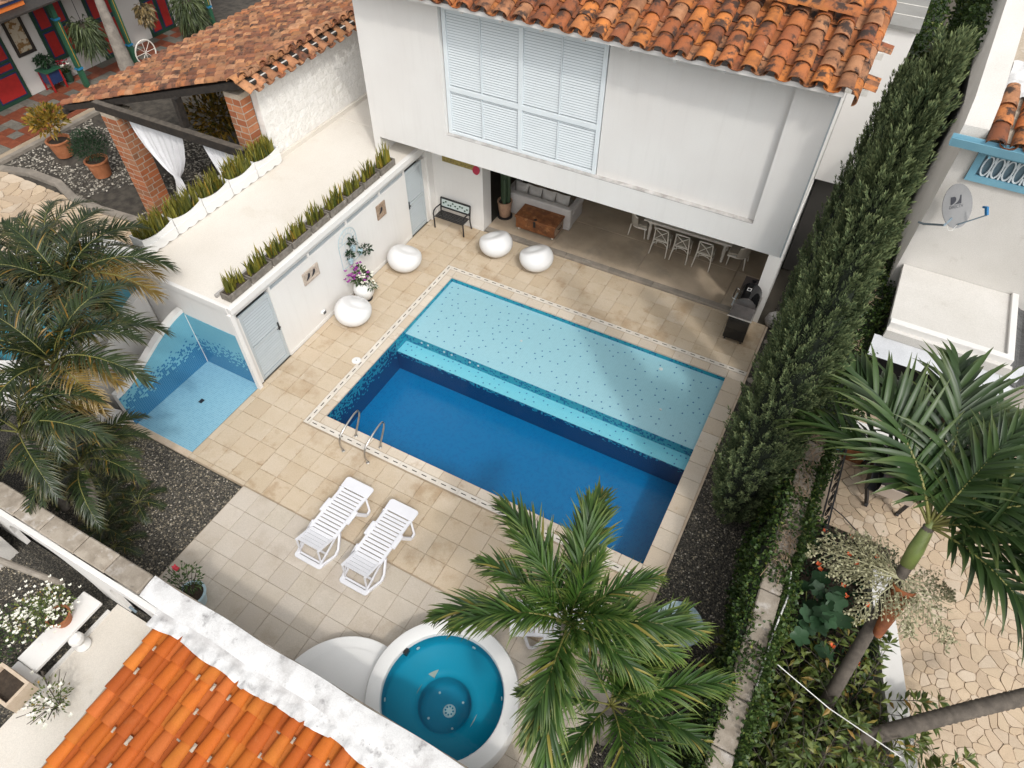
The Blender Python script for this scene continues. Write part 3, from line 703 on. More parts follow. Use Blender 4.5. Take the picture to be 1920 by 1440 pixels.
# eave: cornice, brackets, roof deck, tiles
S20 = R(19); Dm = Vector((0, math.cos(S20), math.sin(S20))); Um = Vector((1, 0, 0)); Nm = Um.cross(Dm)
e = MB(); e.prism_axis([(6.30, 6.99), (6.70, 6.99), (6.70, 7.05), (12.0, 7.05), (12.0, 9.0), (6.32, 7.06)], -2.9, 8.2, 'x'); roof_w = e.build('roof', 'plaster', house)
e = MB(); e.box(-2.9, 6.24, 6.99, 8.22, 6.305, 7.075); e.build('fascia', 'plaster', roof_w)
for k in range(9):
    x = .35 + k * .95; bx('eave_bracket', x - .03, 6.34, 6.90, x + .03, 6.44, 6.989, 'plaster', roof_w)
tile_roof(roof_w, Vector((.10, 6.17, 7.085)), Um, Dm, 20, 6, .4265, .40, 'tile_house', limit=300, w=.335, h=.125, seed=11)
tile_roof(roof_w, Vector((-2.5, 6.17, 7.085)), Um, Dm, 7, 3, .4265, .40, 'tile_house', limit=40, w=.335, h=.125, seed=12)
# verge tiles on the right edge and the short row of ridge tiles lying across
vt = barrel('verge_tile', .28, .25, .48, .11, .016, 'tile_house')
for j in range(6):
    p = Vector((8.36, 6.13, 7.03)) + Dm * (j * .40); u = Vector((.25, 0, -1)).normalized(); ww = u.cross(Dm).normalized(); ww = -ww if ww.x < 0 else ww; u = Dm.cross(ww).normalized()
    inst('verge_tile', vt, roof_w, None, mtx=frame3(p - wloc(roof_w), u, Dm, ww))
rt = barrel('ridge_tile', .30, .27, .66, .12, .016, 'tile_house')
for k in range(4):
    p = Vector((7.95 - k * .55, 7.78, 7.80)); d = Vector((-1, 0, .05)).normalized(); u = Vector((0, 1, 0)); ww = u.cross(d).normalized()
    if ww.z < 0: u = -u; ww = u.cross(d).normalized()
    inst('ridge_tile', rt, roof_w, None, mtx=frame3(p - wloc(roof_w), u, d, ww))
# downpipe strip on the house corner
bx('corner_strip', 8.151, FY + .004, 3.1, 8.18, FY + .10, 6.98, 'door_blue', house)
# two small tiled caps on the house side
for q, (y, z) in enumerate(((7.55, 6.80), (8.9, 6.95))):
    b = MB(); b.prism_axis([(y - .30, z - .16), (y + .30, z - .16), (y + .30, z - .03), (y - .30, z - .03)], 8.151, 8.58, 'x'); cp = b.build('tile_cap', 'mortar_white', house)
    d = Vector((-1, 0, .16)).normalized(); u = Vector((0, 1, 0)); ww = u.cross(d).normalized()
    if ww.z < 0: u = -u; ww = -ww
    me = barrel('roof_tile', .20, .18, .52, .055, .016, 'tile_house')
    for k in range(3 - q): inst('roof_tile', me, cp, None, mtx=frame3(Vector((8.70, y - .2 + k * .2 + .06 * q, z - .05)) - wloc(cp), u, d, ww))
# rear wing beyond the house corner
wing = tag(thing('rear_wing', (8.6, 11.5, 0)), 'plain white rear wing beside the cypress tops, with a grey slab roof', 'building')
bx('wall', 8.16, 10.2, 3.15, 9.02, 13, 6.85, 'plaster', wing); bx('roof_slab', 8.16, 10.12, 6.852, 9.06, 13, 6.93, 'grey_slab', wing)
for y in (10.75, 11.4, 12.05): bx('slab_seam', 8.16, y, 6.931, 9.06, y + .03, 6.936, 'mortar_white', wing)
bx('base_wall', 8.2, 10.6, 0, 8.95, 13, 3.149, 'interior_dark', wing)

# ---------------------------------------------------------------- changing-room block on the left
BX = -2.0
blk = tag(thing('changing_room_block', (-3.5, 4, 0)), 'low flat roofed white changing room block along the left side of the pool', 'building')
w = MB()
w.box(-5.0, .0, 0, BX, .10, 2.44) # front end (shower side)
w.box(BX - .2, .10, 2.26, BX, 7.74, 2.44); w.box(BX - .2, 1.14, 0, BX, 6.72, 2.13); w.box(BX - .2, .10, 0, BX, .14, 2.13); w.box(BX - .2, 7.58, 0, BX, 7.74, 2.13)
w.box(BX - .2, 1.14, 2.131, BX, 1.20, 2.259)
for y in (2.55, 4.05, 5.5, 6.66): w.box(BX - .2, y, 2.131, BX, y + .06, 2.259)
w.box(-5.0, .10, -.7, -4.85, 9.5, 2.44)
w.build('wall', 'plaster', blk)
rs = MB(); rs.box(-5.0, -.06, 2.441, -1.88, 7.73, 2.60); rs.box(-5.0, 7.73, 2.441, -2.68, 9.6, 2.60); rs.build('roof_slab', 'roof_slab', blk, bevel=.01)
bx('cornice', -1.995, -.065, 2.45, -1.865, 7.69, 2.618, 'plaster', blk, bevel=.008); bx('cornice', -4.0, -.075, 2.45, -1.997, .02, 2.618, 'plaster', blk, bevel=.008)
bx('roof_upstand', -2.46, .1, 2.601, -2.40, 6.6, 2.68, 'sill', blk)
bx('roof_skirt', -4.995, 5.05, 2.601, -4.90, 9.3, 2.72, 'roof_slab', blk)
bx('skirting', BX + .001, 1.16, 0, BX + .014, 6.70, .10, 'plaster', blk)
for y0, y1 in ((1.2, 2.55), (2.61, 4.05), (4.11, 5.5), (5.56, 6.66)): # clerestory louvre strips
    lv = bx('louvre_recess', BX - .12, y0, 2.131, BX - .08, y1, 2.259, 'louvre_dark', blk)
    for k in range(3): bx('louvre_slat', BX - .075, y0 + .01, 2.142 + k * .04, BX - .02, y1 - .01, 2.153 + k * .04, 'door_blue', blk)
def louvre_door(y0, y1, label, handle_y):
    f = MB(); xa, xb = BX - .075, BX - .02
    f.box(xa, y0, .01, xb, y0 + .07, 2.12); f.box(xa, y1 - .07, .01, xb, y1, 2.12); f.box(xa, y0 + .07, 2.02, xb, y1 - .07, 2.12); f.box(xa, y0 + .07, .01, xb, y1 - .07, .10); f.box(xa, y0 + .07, 1.02, xb, y1 - .07, 1.09)
    d = f.build('louvre_door', 'door_blue', blk, bevel=.004); d['label'] = label; dl = wloc(d)
    bx('backing', xa - .01, y0, .01, xa - .002, y1, 2.12, 'louvre_dark', d)
    me = slatmesh('slat', y1 - y0 - .144, .054, .008, R(-72), 'door_blue')
    for a, b in ((.12, 1.0), (1.11, 2.0)):
        n = int((b - a) / .078)
        for k in range(n): inst('slat', me, d, Vector((BX - .047, (y0 + y1) / 2, a + (k + .5) * (b - a) / n)) - dl, rot=(0, 0, R(-90)))
    h = bx('handle_plate', BX - .019, handle_y - .02, .95, BX - .008, handle_y + .02, 1.2, 'black_metal', d)
    MB().tube([(BX - .008, handle_y, 1.08), (BX + .05, handle_y, 1.08), (BX + .05, handle_y - .11, 1.08)], .010, 8).build('lever', 'black_metal', d)
louvre_door(.145, 1.135, 'grey blue louvred door beside the blue shower', 1.09)
louvre_door(6.73, 7.575, 'grey blue louvred door in the corner by the black bench', 6.78)

# shower corner
shw = tag(thing('outdoor_shower', (-2.9, -1.2, 0)), 'open shower corner lined with graded blue mosaic tiles', 'shower')
bx('shower_floor', -3.73, -2.27, -.06, -2.0, -.012, .0, 'mos_shf', shw)
bx('mosaic_wall', -3.729, -.016, .0, -2.005, -.002, 1.62, 'mos_sh', shw)
b = MB(); NN = 22
def sh_top(y):
    t = (-.02 - y) / 2.3; return 1.78 - .75 * t * t * (3 - 2 * t)
pts = [(-.02 - 2.3 * k / NN, sh_top(-.02 - 2.3 * k / NN)) for k in range(NN + 1)]
b.prism_axis([(-2.32, .0)] + [(-.02, 0)] + pts, -3.90, -3.735, 'x'); b.build('side_wall', 'plaster', shw)
b = MB(); b.prism_axis([(-2.31, .0)] + [(-.018, 0)] + [(y + .002, z - .10) for y, z in pts], -3.734, -3.72, 'x'); b.build('mosaic_wall', 'mos_sh', shw)
bx('drain', -2.95, -1.12, .001, -2.85, -1.0, .006, 'ink', shw); bx('corner_strip', -3.74, -.03, .0, -3.71, -.017, 1.62, 'plaster', shw)
bx('end_wall', -2.004, -.11, 0, -1.90, -.001, 2.44, 'plaster', shw)

# ---------------------------------------------------------------- planters with snake plants on the roof
def blade(b, p, h, w, lean, az, r, seg=4, twist=.5):
    """one stiff sword leaf: a shallow V strip, its width tapering to a point"""
    base = len(b.v); d = Vector((math.cos(az), math.sin(az), 0)); s0 = Vector((-d.y, d.x, 0)); rr = r.random()
    tw = r.uniform(-twist, twist)
    for k in range(seg + 1):
        t = k / seg; c = Vector(p) + Vector((0, 0, h * t * (1 - .12 * lean * t))) + d * (lean * h * t * t)
        q = w * (1 - .15 * t) * (1 - t ** 3) + .0008; a = tw * t; s = (s0 * math.cos(a) + d * math.sin(a))
        b.v += [tuple(c - s * q), tuple(c + d * (-q * .35)), tuple(c + s * q)]
        b.rnd += [rr] * 3; b.tip += [.0, t * .5, .0] if k < seg else [.8] * 3
        b.tip[-3] = .35 + t * .3; b.tip[-1] = .35 + t * .3
    for k in range(seg):
        o = base + 3 * k; b.f += [(o, o + 1, o + 4, o + 3), (o + 1, o + 2, o + 5, o + 4)]; b.mi += [0, 0]
def snake_plant(name, x0, y0, x1, y1, z, n, seed, label, group, hmin=.28, hmax=.5):
    r = random.Random(seed); b = MB(); b.rnd = []; b.tip = []
    for _ in range(n):
        blade(b, (r.uniform(x0, x1), r.uniform(y0, y1), z), r.uniform(hmin, hmax), r.uniform(.018, .032), r.uniform(0, .35), r.uniform(0, 6.28), r)
    return tag(b.build(name, 'snake'), label, 'plant', group)
ords = ['first', 'second', 'third', 'fourth', 'fifth', 'sixth', 'seventh', 'eighth', 'ninth', 'tenth', 'eleventh', 'twelfth']
NPB = 9
for i in range(NPB):
    y0 = .12 + i * .70 if i < 8 else .12 + i * .70 + .02; y1 = y0 + .655
    pb = tag(thing('planter_box', (-2.14, (y0 + y1) / 2, 2.62)), 'weathered grey planter box on the roof edge above the pool, %s from the shower end' % ords[i], 'planter', 'grey planter boxes on the roof edge')
    z0, z1 = 2.619, 2.80; b = MB(); x0, x1 = -2.28, -2.0
    b.box(x0, y0, z0, x1, y0 + .025, z1); b.box(x0, y1 - .025, z0, x1, y1, z1); b.box(x0, y0 + .025, z0, x0 + .025, y1 - .025, z1); b.box(x1 - .025, y0 + .025, z0, x1, y1 - .025, z1)
    b.build('box', 'concrete_box', pb, bevel=.004); bx('soil', x0 + .025, y0 + .025, z0, x1 - .025, y1 - .025, z1 - .035, 'soil', pb)
    snake_plant('snake_plant', x0 + .06, y0 + .07, x1 - .06, y1 - .07, z1 - .04, 46 + (i * 7) % 9, 40 + i, 'clump of snake plants in the %s grey planter box from the shower end' % ords[i], 'snake plants along the roof edge', .26, .52 + .12 * (i == 8))
# white scalloped planters along the courtyard side
for i in range(5):
    y0 = .42 + i * .93; y1 = y0 + .91; xa, xb = -5.22, -4.80
    pb = tag(thing('white_planter', (-5.0, (y0 + y1) / 2, 2.6)), 'white scalloped trough on the roof facing the courtyard, %s from the palm end' % ords[i], 'planter', 'white troughs on the courtyard side')
    N_ = 10
    def side(x, out): # curved long side: lower in the middle
        b = MB(); prof = []
        for k in range(N_ + 1):
            t = k / N_; y = y0 + (y1 - y0) * t; prof.append((y, 3.06 - .085 * math.sin(math.pi * t)))
        b.prism_axis([(y0, 2.70), (y1, 2.70)] + prof[::-1], x, x + .025, 'x'); return b
    side(xb - .025, 1).build('long_side', 'white_enamel', pb); side(xa, 0).build('long_side', 'white_enamel', pb)
    bx('end', xa + .025, y0, 2.70, xb - .025, y0 + .025, 3.05, 'white_enamel', pb); bx('end', xa + .025, y1 - .025, 2.70, xb - .025, y1, 3.05, 'white_enamel', pb)
    bx('soil', xa + .025, y0 + .025, 2.75, xb - .025, y1 - .025, 2.93, 'soil', pb)
    b = MB(); prof = [] # scalloped skirt below
    for k in range(25):
        t = k / 24; prof.append((y0 + (y1 - y0) * t, 2.70 - .045 - .05 * abs(math.sin(math.pi * 3 * t))))
    b.prism_axis([(y1, 2.86), (y0, 2.86)] + prof, xb + .001, xb + .02, 'x'); b.build('scalloped_skirt', 'white_enamel', pb)
    snake_plant('snake_plant', xa + .05, y0 + .04, xb - .05, y1 - .04, 2.92, 165, 80 + i, 'dense yellow green snake plants in the %s white trough from the palm end' % ords[i], 'snake plants in white troughs', .30, .55)
bx('trough_ledge', -5.24, .40, 2.601, -4.84, 5.06, 2.699, 'plaster', blk)

# ---------------------------------------------------------------- round white pod chairs
def pod_mesh():
    """squashed sphere with a scooped seat opening towards +y (local), thick rolled lip"""
    b = MB(); nu, nv = 48, 30; a, c = .50, .385; s = Vector((0, .50, .87)).normalized()
    vs = []
    for j in range(nv + 1):
        th = math.pi * j / nv
        for i in range(nu):
            ph = 2 * math.pi * i / nu
            d = Vector((math.sin(th) * math.cos(ph), math.sin(th) * math.sin(ph), math.cos(th)))
            p = Vector((d.x * a, d.y * a, d.z * c + c))
            ang = d.angle(s); t = max(0, min(1, (1.08 - ang) / .62)); t = t * t * (3 - 2 * t)
            p -= (s * .125 + Vector((0, -.05, 0))) * t
            if p.z < .03: p.z = .03 - (.03 - p.z) * .25
            vs.append(p)
    fs = [(j * nu + i, (j + 1) * nu + i, (j + 1) * nu + (i + 1) % nu, j * nu + (i + 1) % nu) for j in range(nv) for i in range(nu)]
    b.add(vs, fs); return b.mesh('pod_shell', 'white_gloss', True)
pm = pod_mesh()
for x, y, az, lab in ((-1.36, 5.42, -12, 'glossy white round pod chair at the left wall, nearer the corner door'), (-1.32, 2.95, -20, 'glossy white round pod chair at the left wall beside the flower vase'),
                      (.60, 7.24, 62, 'glossy white round pod chair on the back deck, left one near the black bench'), (1.93, 7.22, 58, 'glossy white round pod chair on the back deck, right one before the wooden chest')):
    t = tag(thing('pod_chair', (x, y, 0), rotz=R(az)), lab, 'chair', 'round white pod chairs')
    inst('shell', pm, t, (0, 0, 0), scale=.98)
    MB().lathe([(.2, 0), (.2, .02)], 24).build('base_ring', 'white_plastic', t, local=True)

# ---------------------------------------------------------------- sun loungers (local: y from 0 near end to 1.9 far end, x +-.35)
def lounger(loc, label, rotz=0):
    t = tag(thing('sun_lounger', loc, rotz=rotz), label, 'sun lounger', 'white plastic sun loungers')
    W, Z = .31, .335
    def zprof(y): # flat bed, gently dipping, head part kicked up
        return Z + .02 * math.cos((y - 1.2) * 2.2) if y > .55 else Z + .02 * math.cos(-1.43) + .16 * ((.55 - y) / .4) ** 1.3
    def plank(y0, y1, x0=-W, x1=W, th=.022, b=None):
        b = b or MB(); b.add([(x0, y0, zprof(y0) - th), (x1, y0, zprof(y0) - th), (x1, y1, zprof(y1) - th), (x0, y1, zprof(y1) - th), (x0, y0, zprof(y0)), (x1, y0, zprof(y0)), (x1, y1, zprof(y1)), (x0, y1, zprof(y1))],
              [(0, 3, 2, 1), (4, 5, 6, 7), (0, 1, 5, 4), (1, 2, 6, 5), (2, 3, 7, 6), (3, 0, 4, 7)]); return b
    # far rounded end panel
    poly = [(-W - .03, 1.63), (W + .03, 1.63)] + [(W + .04 - .07 + .07 * math.cos(a), 1.83 + .07 * math.sin(a)) for a in (0, .5, 1.0, 1.57)] + [(-W - .04 + .07 - .07 * math.cos(a), 1.83 + .07 * math.sin(a)) for a in (1.57, 1.0, .5, 0)]
    MB().prism(poly, Z + .0, Z + .03).build('foot_panel', 'white_plastic', t, bevel=.006, local=True)
    for k in range(12): # bed slats with open slots between
        y0 = .60 + k * .0858; plank(y0, y0 + .064, -W + .045, W - .045).build('slat', 'white_plastic', t, local=True)
    for k in range(5): # head section: slats nearly closed
        y0 = .17 + k * .084; plank(y0, y0 + .077, -W + .05, W - .05).build('slat', 'white_plastic', t, local=True)
    for s in (-1, 1):
        b = MB()
        for k in range(14): y0 = .57 + k * .0765; plank(y0, y0 + .0766, s * (W - .02) - .03, s * (W - .02) + .03, .04, b)
        b.build('side_rail', 'white_plastic', t, local=True)
        b = MB(); plank(.14, .57, s * (W - .035) - .022, s * (W - .035) + .022, .03, b); b.build('head_rail', 'white_plastic', t, local=True)
        MB().box(s * (W + .012) - .052, .95, Z - .01, s * (W + .012) + .052, 1.28, Z + .045).build('arm_pad', 'white_plastic', t, bevel=.012, local=True)
        # side legs: a far V and a near V, splayed outwards
        for (ya, yb, yc, yd) in ((1.62, 1.56, 1.22, 1.16), (.62, .50, .36, .30)):
            b = MB(); pth = [(s * (W + .01), ya, Z), (s * (W + .11), yb - .02, .06), (s * (W + .11), yb - .12, .02), (s * (W + .02), yc - .25 if ya < 1 else yc, .10 if ya < 1 else Z)]
            if ya < 1: pth = [(s * (W + .02), .72, Z), (s * (W + .10), .50, .10), (s * (W + .10), .38, .025), (s * (W - .01), .06, .03)]
            for p, q in zip(pth[:-1], pth[1:]): b.bar(p, q, .042, .078)
            b.build('leg', 'white_plastic', t, bevel=.006, local=True)
        MB().bar((s * (W - .05), .15, zprof(.15) - .02), (s * (W - .05), .12, .06), .028, .028).build('head_prop', 'white_plastic', t, local=True)
        MB().bar((s * (W - .03), .72, Z - .03), (s * (W - .03), .04, .045), .025, .05).build('base_rail', 'white_plastic', t, local=True)
    r0 = .07; poly = [(-W - .03 + r0 - r0 * math.cos(a), -.02 + r0 - r0 * math.sin(a)) for a in (0, .5, 1.0, 1.57)] + [(W + .03 - r0 + r0 * math.cos(a), -.02 + r0 - r0 * math.sin(a)) for a in (1.57, 1.0, .5, 0)] + [(W + .03, .10), (W - .06, .10), (W - .06, .075), (-W + .06, .075), (-W + .06, .10), (-W - .03, .10)]
    b = MB(); b.prism(poly, .02, .065); b.build('base_plate', 'white_plastic', t, bevel=.01, local=True)
    MB().box(-W + .05, .09, .03, W - .05, .13, .05).build('base_bar', 'white_plastic', t, local=True)
    MB().box(-W + .05, .30, .03, W - .05, .34, .06).build('base_bar', 'white_plastic', t, local=True)
    return t
lounger((2.05, -3.17, .0), 'white slatted plastic sun lounger on the terrace, left of the pair')
lounger((3.18, -3.18, .0), 'white slatted plastic sun lounger on the terrace, right of the pair')
lounger((7.95, -1.55, .0), 'white plastic sun lounger mostly hidden under the foreground palm', R(115))

# ---------------------------------------------------------------- black bench
t = tag(thing('garden_bench', (-1.15, 7.7, 0)), 'small black metal bench with a pale relief panel in its back', 'bench')
for x in (-1.66, -.64):
    b = MB(); b.tube([(x, 7.46, 0), (x, 7.45, .25), (x, 7.44, .40)], .022, 8); b.build('leg', 'black_metal', t)
    b = MB(); b.tube([(x, 7.93, 0), (x, 7.86, .25), (x, 7.85, .40), (x, 7.90, .82)], .022, 8); b.build('leg', 'black_metal', t)
    b = MB(); b.tube([(x, 7.45, .38), (x, 7.43, .52), (x, 7.47, .60), (x, 7.60, .63), (x, 7.86, .60)], .02, 8); b.build('armrest', 'black_metal', t)
for k in range(6): bx('seat_slat', -1.65, 7.46 + k * .066, .395, -.65, 7.50 + k * .066, .415, 'black_metal', t)
b = MB(); b.bar((-1.66, 7.866, .52), (-.64, 7.866, .52), .03, .04); b.bar((-1.66, 7.90, .81), (-.64, 7.90, .81), .03, .05); b.build('back_frame', 'black_metal', t)
b = MB(); b.add([(-1.63, 7.872, .545), (-.67, 7.872, .545), (-.67, 7.893, .785), (-1.63, 7.893, .785)], [(0, 1, 2, 3)]); b.build('back_panel', 'bench_panel', t)
r_ = random.Random(3)
for k in range(11): # raised vine relief
    c = Vector((-1.56 + k * .082, 7.875 , .665 + .06 * math.sin(k * 1.9))); b = MB(); q = .04
    b.add([c + Vector((-q, -.004, -.02)), c + Vector((q * .4, -.006, -.03)), c + Vector((q, -.003, .02)), c + Vector((-q * .3, 0, .03))], [(0, 1, 2, 3)]); b.build('relief_leaf', 'p_green2', t)

# ---------------------------------------------------------------- covered terrace furniture
M['cactus'] = mat('cactus_skin', (.035, .06, .03), (.05, .085, .045), 9, .6)
FZ = .06
t = tag(thing('sofa', (.95, 9.6, FZ)), 'pale grey slipcovered sofa seen from behind under the overhang', 'sofa')
bx('back', -.25, 9.15, FZ + .03, 2.08, 9.36, FZ + .72, 'linen', t, bevel=.03); bx('seat_base', -.22, 9.361, FZ + .03, 2.05, 10.15, FZ + .42, 'linen', t, bevel=.02)
bx('arm', 1.84, 9.362, FZ + .42, 2.08, 10.16, FZ + .62, 'linen', t, bevel=.05); bx('arm', -.25, 9.362, FZ + .42, -.02, 10.16, FZ + .62, 'linen', t, bevel=.05)
for i in range(4):
    x0 = .0 + i * .46
    b = MB(); n = 9
    def cus(u, v, sgn):
        ex = (u - .5) * 2; ez = (v - .5) * 2; bulge = .10 * (1 - ex ** 4) * (1 - ez ** 4); pin = 1 - .06 * (1 - ez * ez)
        return (x0 + .23 + ex * .23 * pin, 9.50 + sgn * bulge + .12 * v, FZ + .42 + v * .44 + .02 * abs(ex))
    b.grid(lambda u, v: cus(u, v, -1), n, n); b.grid(lambda u, v: cus(1 - u, v, 1), n, n)
    b.build('cushion', 'linen2', t, smooth=True)
b = MB(); b.prism_axis([(9.142, FZ + .03), (9.149, FZ + .03), (9.149, FZ + .12), (9.142, FZ + .12)], -.24, 2.07, 'x'); b.build('skirt', 'linen', t)

t = tag(thing('wooden_chest', (1.24, 8.8, FZ)), 'worn brown wooden trunk with a black hasp behind the pod chairs', 'chest')
bx('body', .60, 8.48, FZ + .09, 1.88, 9.12, FZ + .44, 'chest_wood', t, bevel=.008); bx('lid', .57, 8.45, FZ + .441, 1.91, 9.14, FZ + .52, 'chest_wood', t, bevel=.01)
bx('hasp', 1.20, 8.438, FZ + .30, 1.27, 8.449, FZ + .50, 'black_metal', t); MB().lathe([(.05, 0), (.05, .012)], 10, (1.235, 8.52, FZ + .521)).build('hasp_plate', 'black_metal', t)
bx('end_panel', 1.881, 8.52, FZ + .14, 1.889, 9.08, FZ + .40, 'birds_frame2', t)
b = MB(); b.tube([(1.89, 8.68, FZ + .33), (1.93, 8.70, FZ + .30), (1.93, 8.90, FZ + .30), (1.89, 8.92, FZ + .33)], .012, 6); b.build('handle', 'black_metal', t)
for x in (.68, 1.80):
    for y in (8.55, 9.05): MB().tube([(x - .025, y, FZ + .045), (x + .025, y, FZ + .045)], .045, 12).build('caster', 'cream_wood', t)

t = tag(thing('cactus_pot', (-.02, 8.92, FZ)), 'tall pale clay pot with a dark column cactus beside the sofa', 'potted plant')
MB().lathe([(.13, 0), (.17, .05), (.21, .38), (.215, .50), (.235, .52), (.235, .56), (.20, .56), (.19, .50)], 24, (-.02, 8.92, FZ)).build('pot', 'clay_pot', t, smooth='auto')
MB().lathe([(.19, 0), (.0, .01)], 20, (-.02, 8.92, FZ + .50)).build('soil', 'soil', t); MB().lathe([(.24, 0), (.24, .03), (.2, .03)], 20, (-.02, 8.92, FZ)).build('saucer', 'black_metal', t)
for (dx, dy, h, rr) in ((0, 0, 1.45, .07), (.10, .05, 1.1, .055), (-.09, .06, 1.25, .06), (.03, -.09, .85, .05)):
    b = MB(); prof = [(rr * .8, 0), (rr, .1), (rr, h - .08), (rr * .6, h - .02), (0, h)]; b.lathe(prof, 14, (-.02 + dx, 8.92 + dy, FZ + .5))
    b.v = [((x - (-.02 + dx)) * (1 + .22 * (i % 2)) + (-.02 + dx), (y - (8.92 + dy)) * (1 + .22 * (i % 2)) + 8.92 + dy, z) for i, (x, y, z) in enumerate(b.v)]
    b.build('cactus_stem', 'cactus', t)

# dining table
t = tag(thing('dining_table', (5.45, 10.2, FZ)), 'long cream dining table with turned legs under the overhang', 'table')
bx('top', 4.15, 9.74, FZ + .735, 6.76, 10.72, FZ + .775, 'cream_wood', t, bevel=.008); bx('apron', 4.27, 9.86, FZ + .62, 6.64, 9.89, FZ + .734, 'cream_wood', t); bx('apron', 4.27, 10.57, FZ + .62, 6.64, 10.60, FZ + .734, 'cream_wood', t)
bx('apron', 4.26, 9.892, FZ + .62, 4.29, 10.568, FZ + .734, 'cream_wood', t); bx('apron', 6.61, 9.892, FZ + .62, 6.64, 10.568, FZ + .734, 'cream_wood', t)
for x in (4.33, 6.57):
    for y in (9.93, 10.53):
        MB().lathe([(.025, 0), (.045, .04), (.03, .09), (.05, .13), (.035, .17), (.045, .25), (.055, .42), (.035, .52), (.055, .56), (.04, .60), (.055, .62), (.055, .73)], 14, (x, y, FZ)).build('leg', 'cream_wood', t, smooth='auto')
def cross_chair(x, y, lab):
    """cross-back chair facing +y, seen from behind (local origin between the rear feet)"""
    t = tag(thing('cross_back_chair', (x, y, FZ)), lab, 'chair', 'cross back dining chairs')
    for s in (-1, 1):
        MB().tube([(s * .25, -.05, 0), (s * .235, .03, .22), (s * .215, .07, .44), (s * .20, .04, .68), (s * .19, -.03, .93)], [.016, .018, .019, .017, .014], 8).build('rear_leg', 'cream_wood', t, smooth=True, local=True)
        MB().tube([(s * .21, .48, 0), (s * .20, .46, .44)], [.014, .02], 8).build('front_leg', 'cream_wood', t, smooth=True, local=True)
        MB().tube([(s * .19, .02, .50), (0, .075, .67), (-s * .185, -.005, .87)], .012, 6).build('cross_stay', 'cream_wood', t, smooth=True, local=True)
        MB().tube([(s * .23, .05, .20), (s * .22, .25, .27), (s * .205, .46, .20)], .010, 6).build('stretcher', 'cream_wood', t, smooth=True, local=True)
    MB().tube([(-.22, .05, .32), (-.12, .06, .40), (0, .065, .42), (.12, .06, .40), (.22, .05, .32)], .011, 6).build('rear_hoop', 'cream_wood', t, smooth=True, local=True)
    MB().tube([(-.195, -.03, .92), (-.1, -.075, .955), (0, -.09, .965), (.1, -.075, .955), (.195, -.03, .92)], .020, 8).build('top_rail', 'cream_wood', t, smooth=True, local=True)
    b = MB(); b.prism([(-.20, .07), (.20, .07), (.235, .30), (.22, .49), (-.22, .49), (-.235, .30)], .435, .465); b.build('seat_frame', 'cream_wood', t, local=True)
    b = MB(); b.prism([(-.185, .085), (.185, .085), (.22, .30), (.205, .475), (-.205, .475), (-.22, .30)], .466, .495); b.build('seat_pad', 'seat_pad', t, bevel=.012, local=True)
for x, lab in ((4.83, 'cream cross back dining chair on the pool side of the table, left of three'), (5.45, 'cream cross back dining chair on the pool side of the table, middle of three'), (6.13, 'cream cross back dining chair on the pool side of the table, right of three')):
    cross_chair(x, 9.36, lab)
def tub_chair(x, y, rz, lab):
    t = tag(thing('tub_armchair', (x, y, FZ), rotz=rz), lab, 'armchair', 'upholstered end armchairs')
    for sx in (-1, 1):
        MB().tube([(sx * .24, -.27, 0), (sx * .23, -.22, .42)], [.014, .024], 8).build('leg', 'cream_wood', t, local=True)
        MB().tube([(sx * .22, .24, 0), (sx * .23, .22, .42)], [.014, .024], 8).build('leg', 'cream_wood', t, local=True)
    b = MB(); n = 16
    def shell(u, v, r):
        a = math.pi * (1.0 + u) ; h = .30 + .26 * math.sin(math.pi * u) ** 1.5
        return (r * 1.02 * math.cos(a), .02 + r * math.sin(a) - .05 * v, .40 + h * v)
    b.grid(lambda u, v: shell(u, v, .30), n, 4); b.grid(lambda u, v: shell(1 - u, v, .26), n, 4); b.build('back_shell', 'seat_pad', t, smooth=True, local=True)
    MB().tube([(.28 * 1.02 * math.cos(math.pi * (1 + u)), .02 + .28 * math.sin(math.pi * (1 + u)) - .05, .40 + .30 + .26 * math.sin(math.pi * u) ** 1.5) for u in [k / n for k in range(n + 1)]], .024, 8).build('top_rail', 'cream_wood', t, smooth=True, local=True)
    b = MB(); b.prism([(.29 * math.cos(a), .02 + .29 * math.sin(a)) for a in [math.pi + k * math.pi / 10 for k in range(11)]] + [(.28, .28), (-.28, .28)], .36, .42); b.build('seat_frame', 'cream_wood', t, local=True)
    b = MB(); b.prism([(.25 * math.cos(a), .02 + .25 * math.sin(a)) for a in [math.pi + k * math.pi / 10 for k in range(11)]] + [(.25, .26), (-.25, .26)], .421, .48); b.build('seat_pad', 'seat_pad', t, bevel=.015, local=True)
tub_chair(3.98, 10.1, R(-90), 'upholstered cream armchair at the left end of the dining table')
tub_chair(6.98, 10.1, R(90), 'upholstered cream armchair at the right end of the dining table')

# wall panel in the right bay and light blue framed mirror below it
t = tag(thing('tulip_painting', (7.84, 9.3, 0)), 'mauve grey panel with black tulip silhouettes beside the right pier', 'painting')
bx('board', 7.40, 8.86, FZ + .02, 7.84, 9.62, FZ + .05, 'mural', t)
for (x, y, s_) in ((7.50, 9.02, 1), (7.58, 9.28, .8), (7.66, 9.46, 1.1)):
    b = MB(); b.prism([(x - .055 * s_, y + .02), (x - .02, y - .05 * s_), (x + .03, y - .05 * s_), (x + .06 * s_, y + .02), (x + .045 * s_, y + .07), (x + .015, y + .045), (x - .02, y + .075), (x - .05 * s_, y + .06)], FZ + .051, FZ + .055); b.bar((x, y + .05, FZ + .053), (x + .13, y + .15, FZ + .053), .012, .004); b.build('tulip', 'ink', t)
t = tag(thing('framed_mirror', (7.6, 8.6, 0)), 'light blue framed mirror lying behind the barbecue', 'mirror')
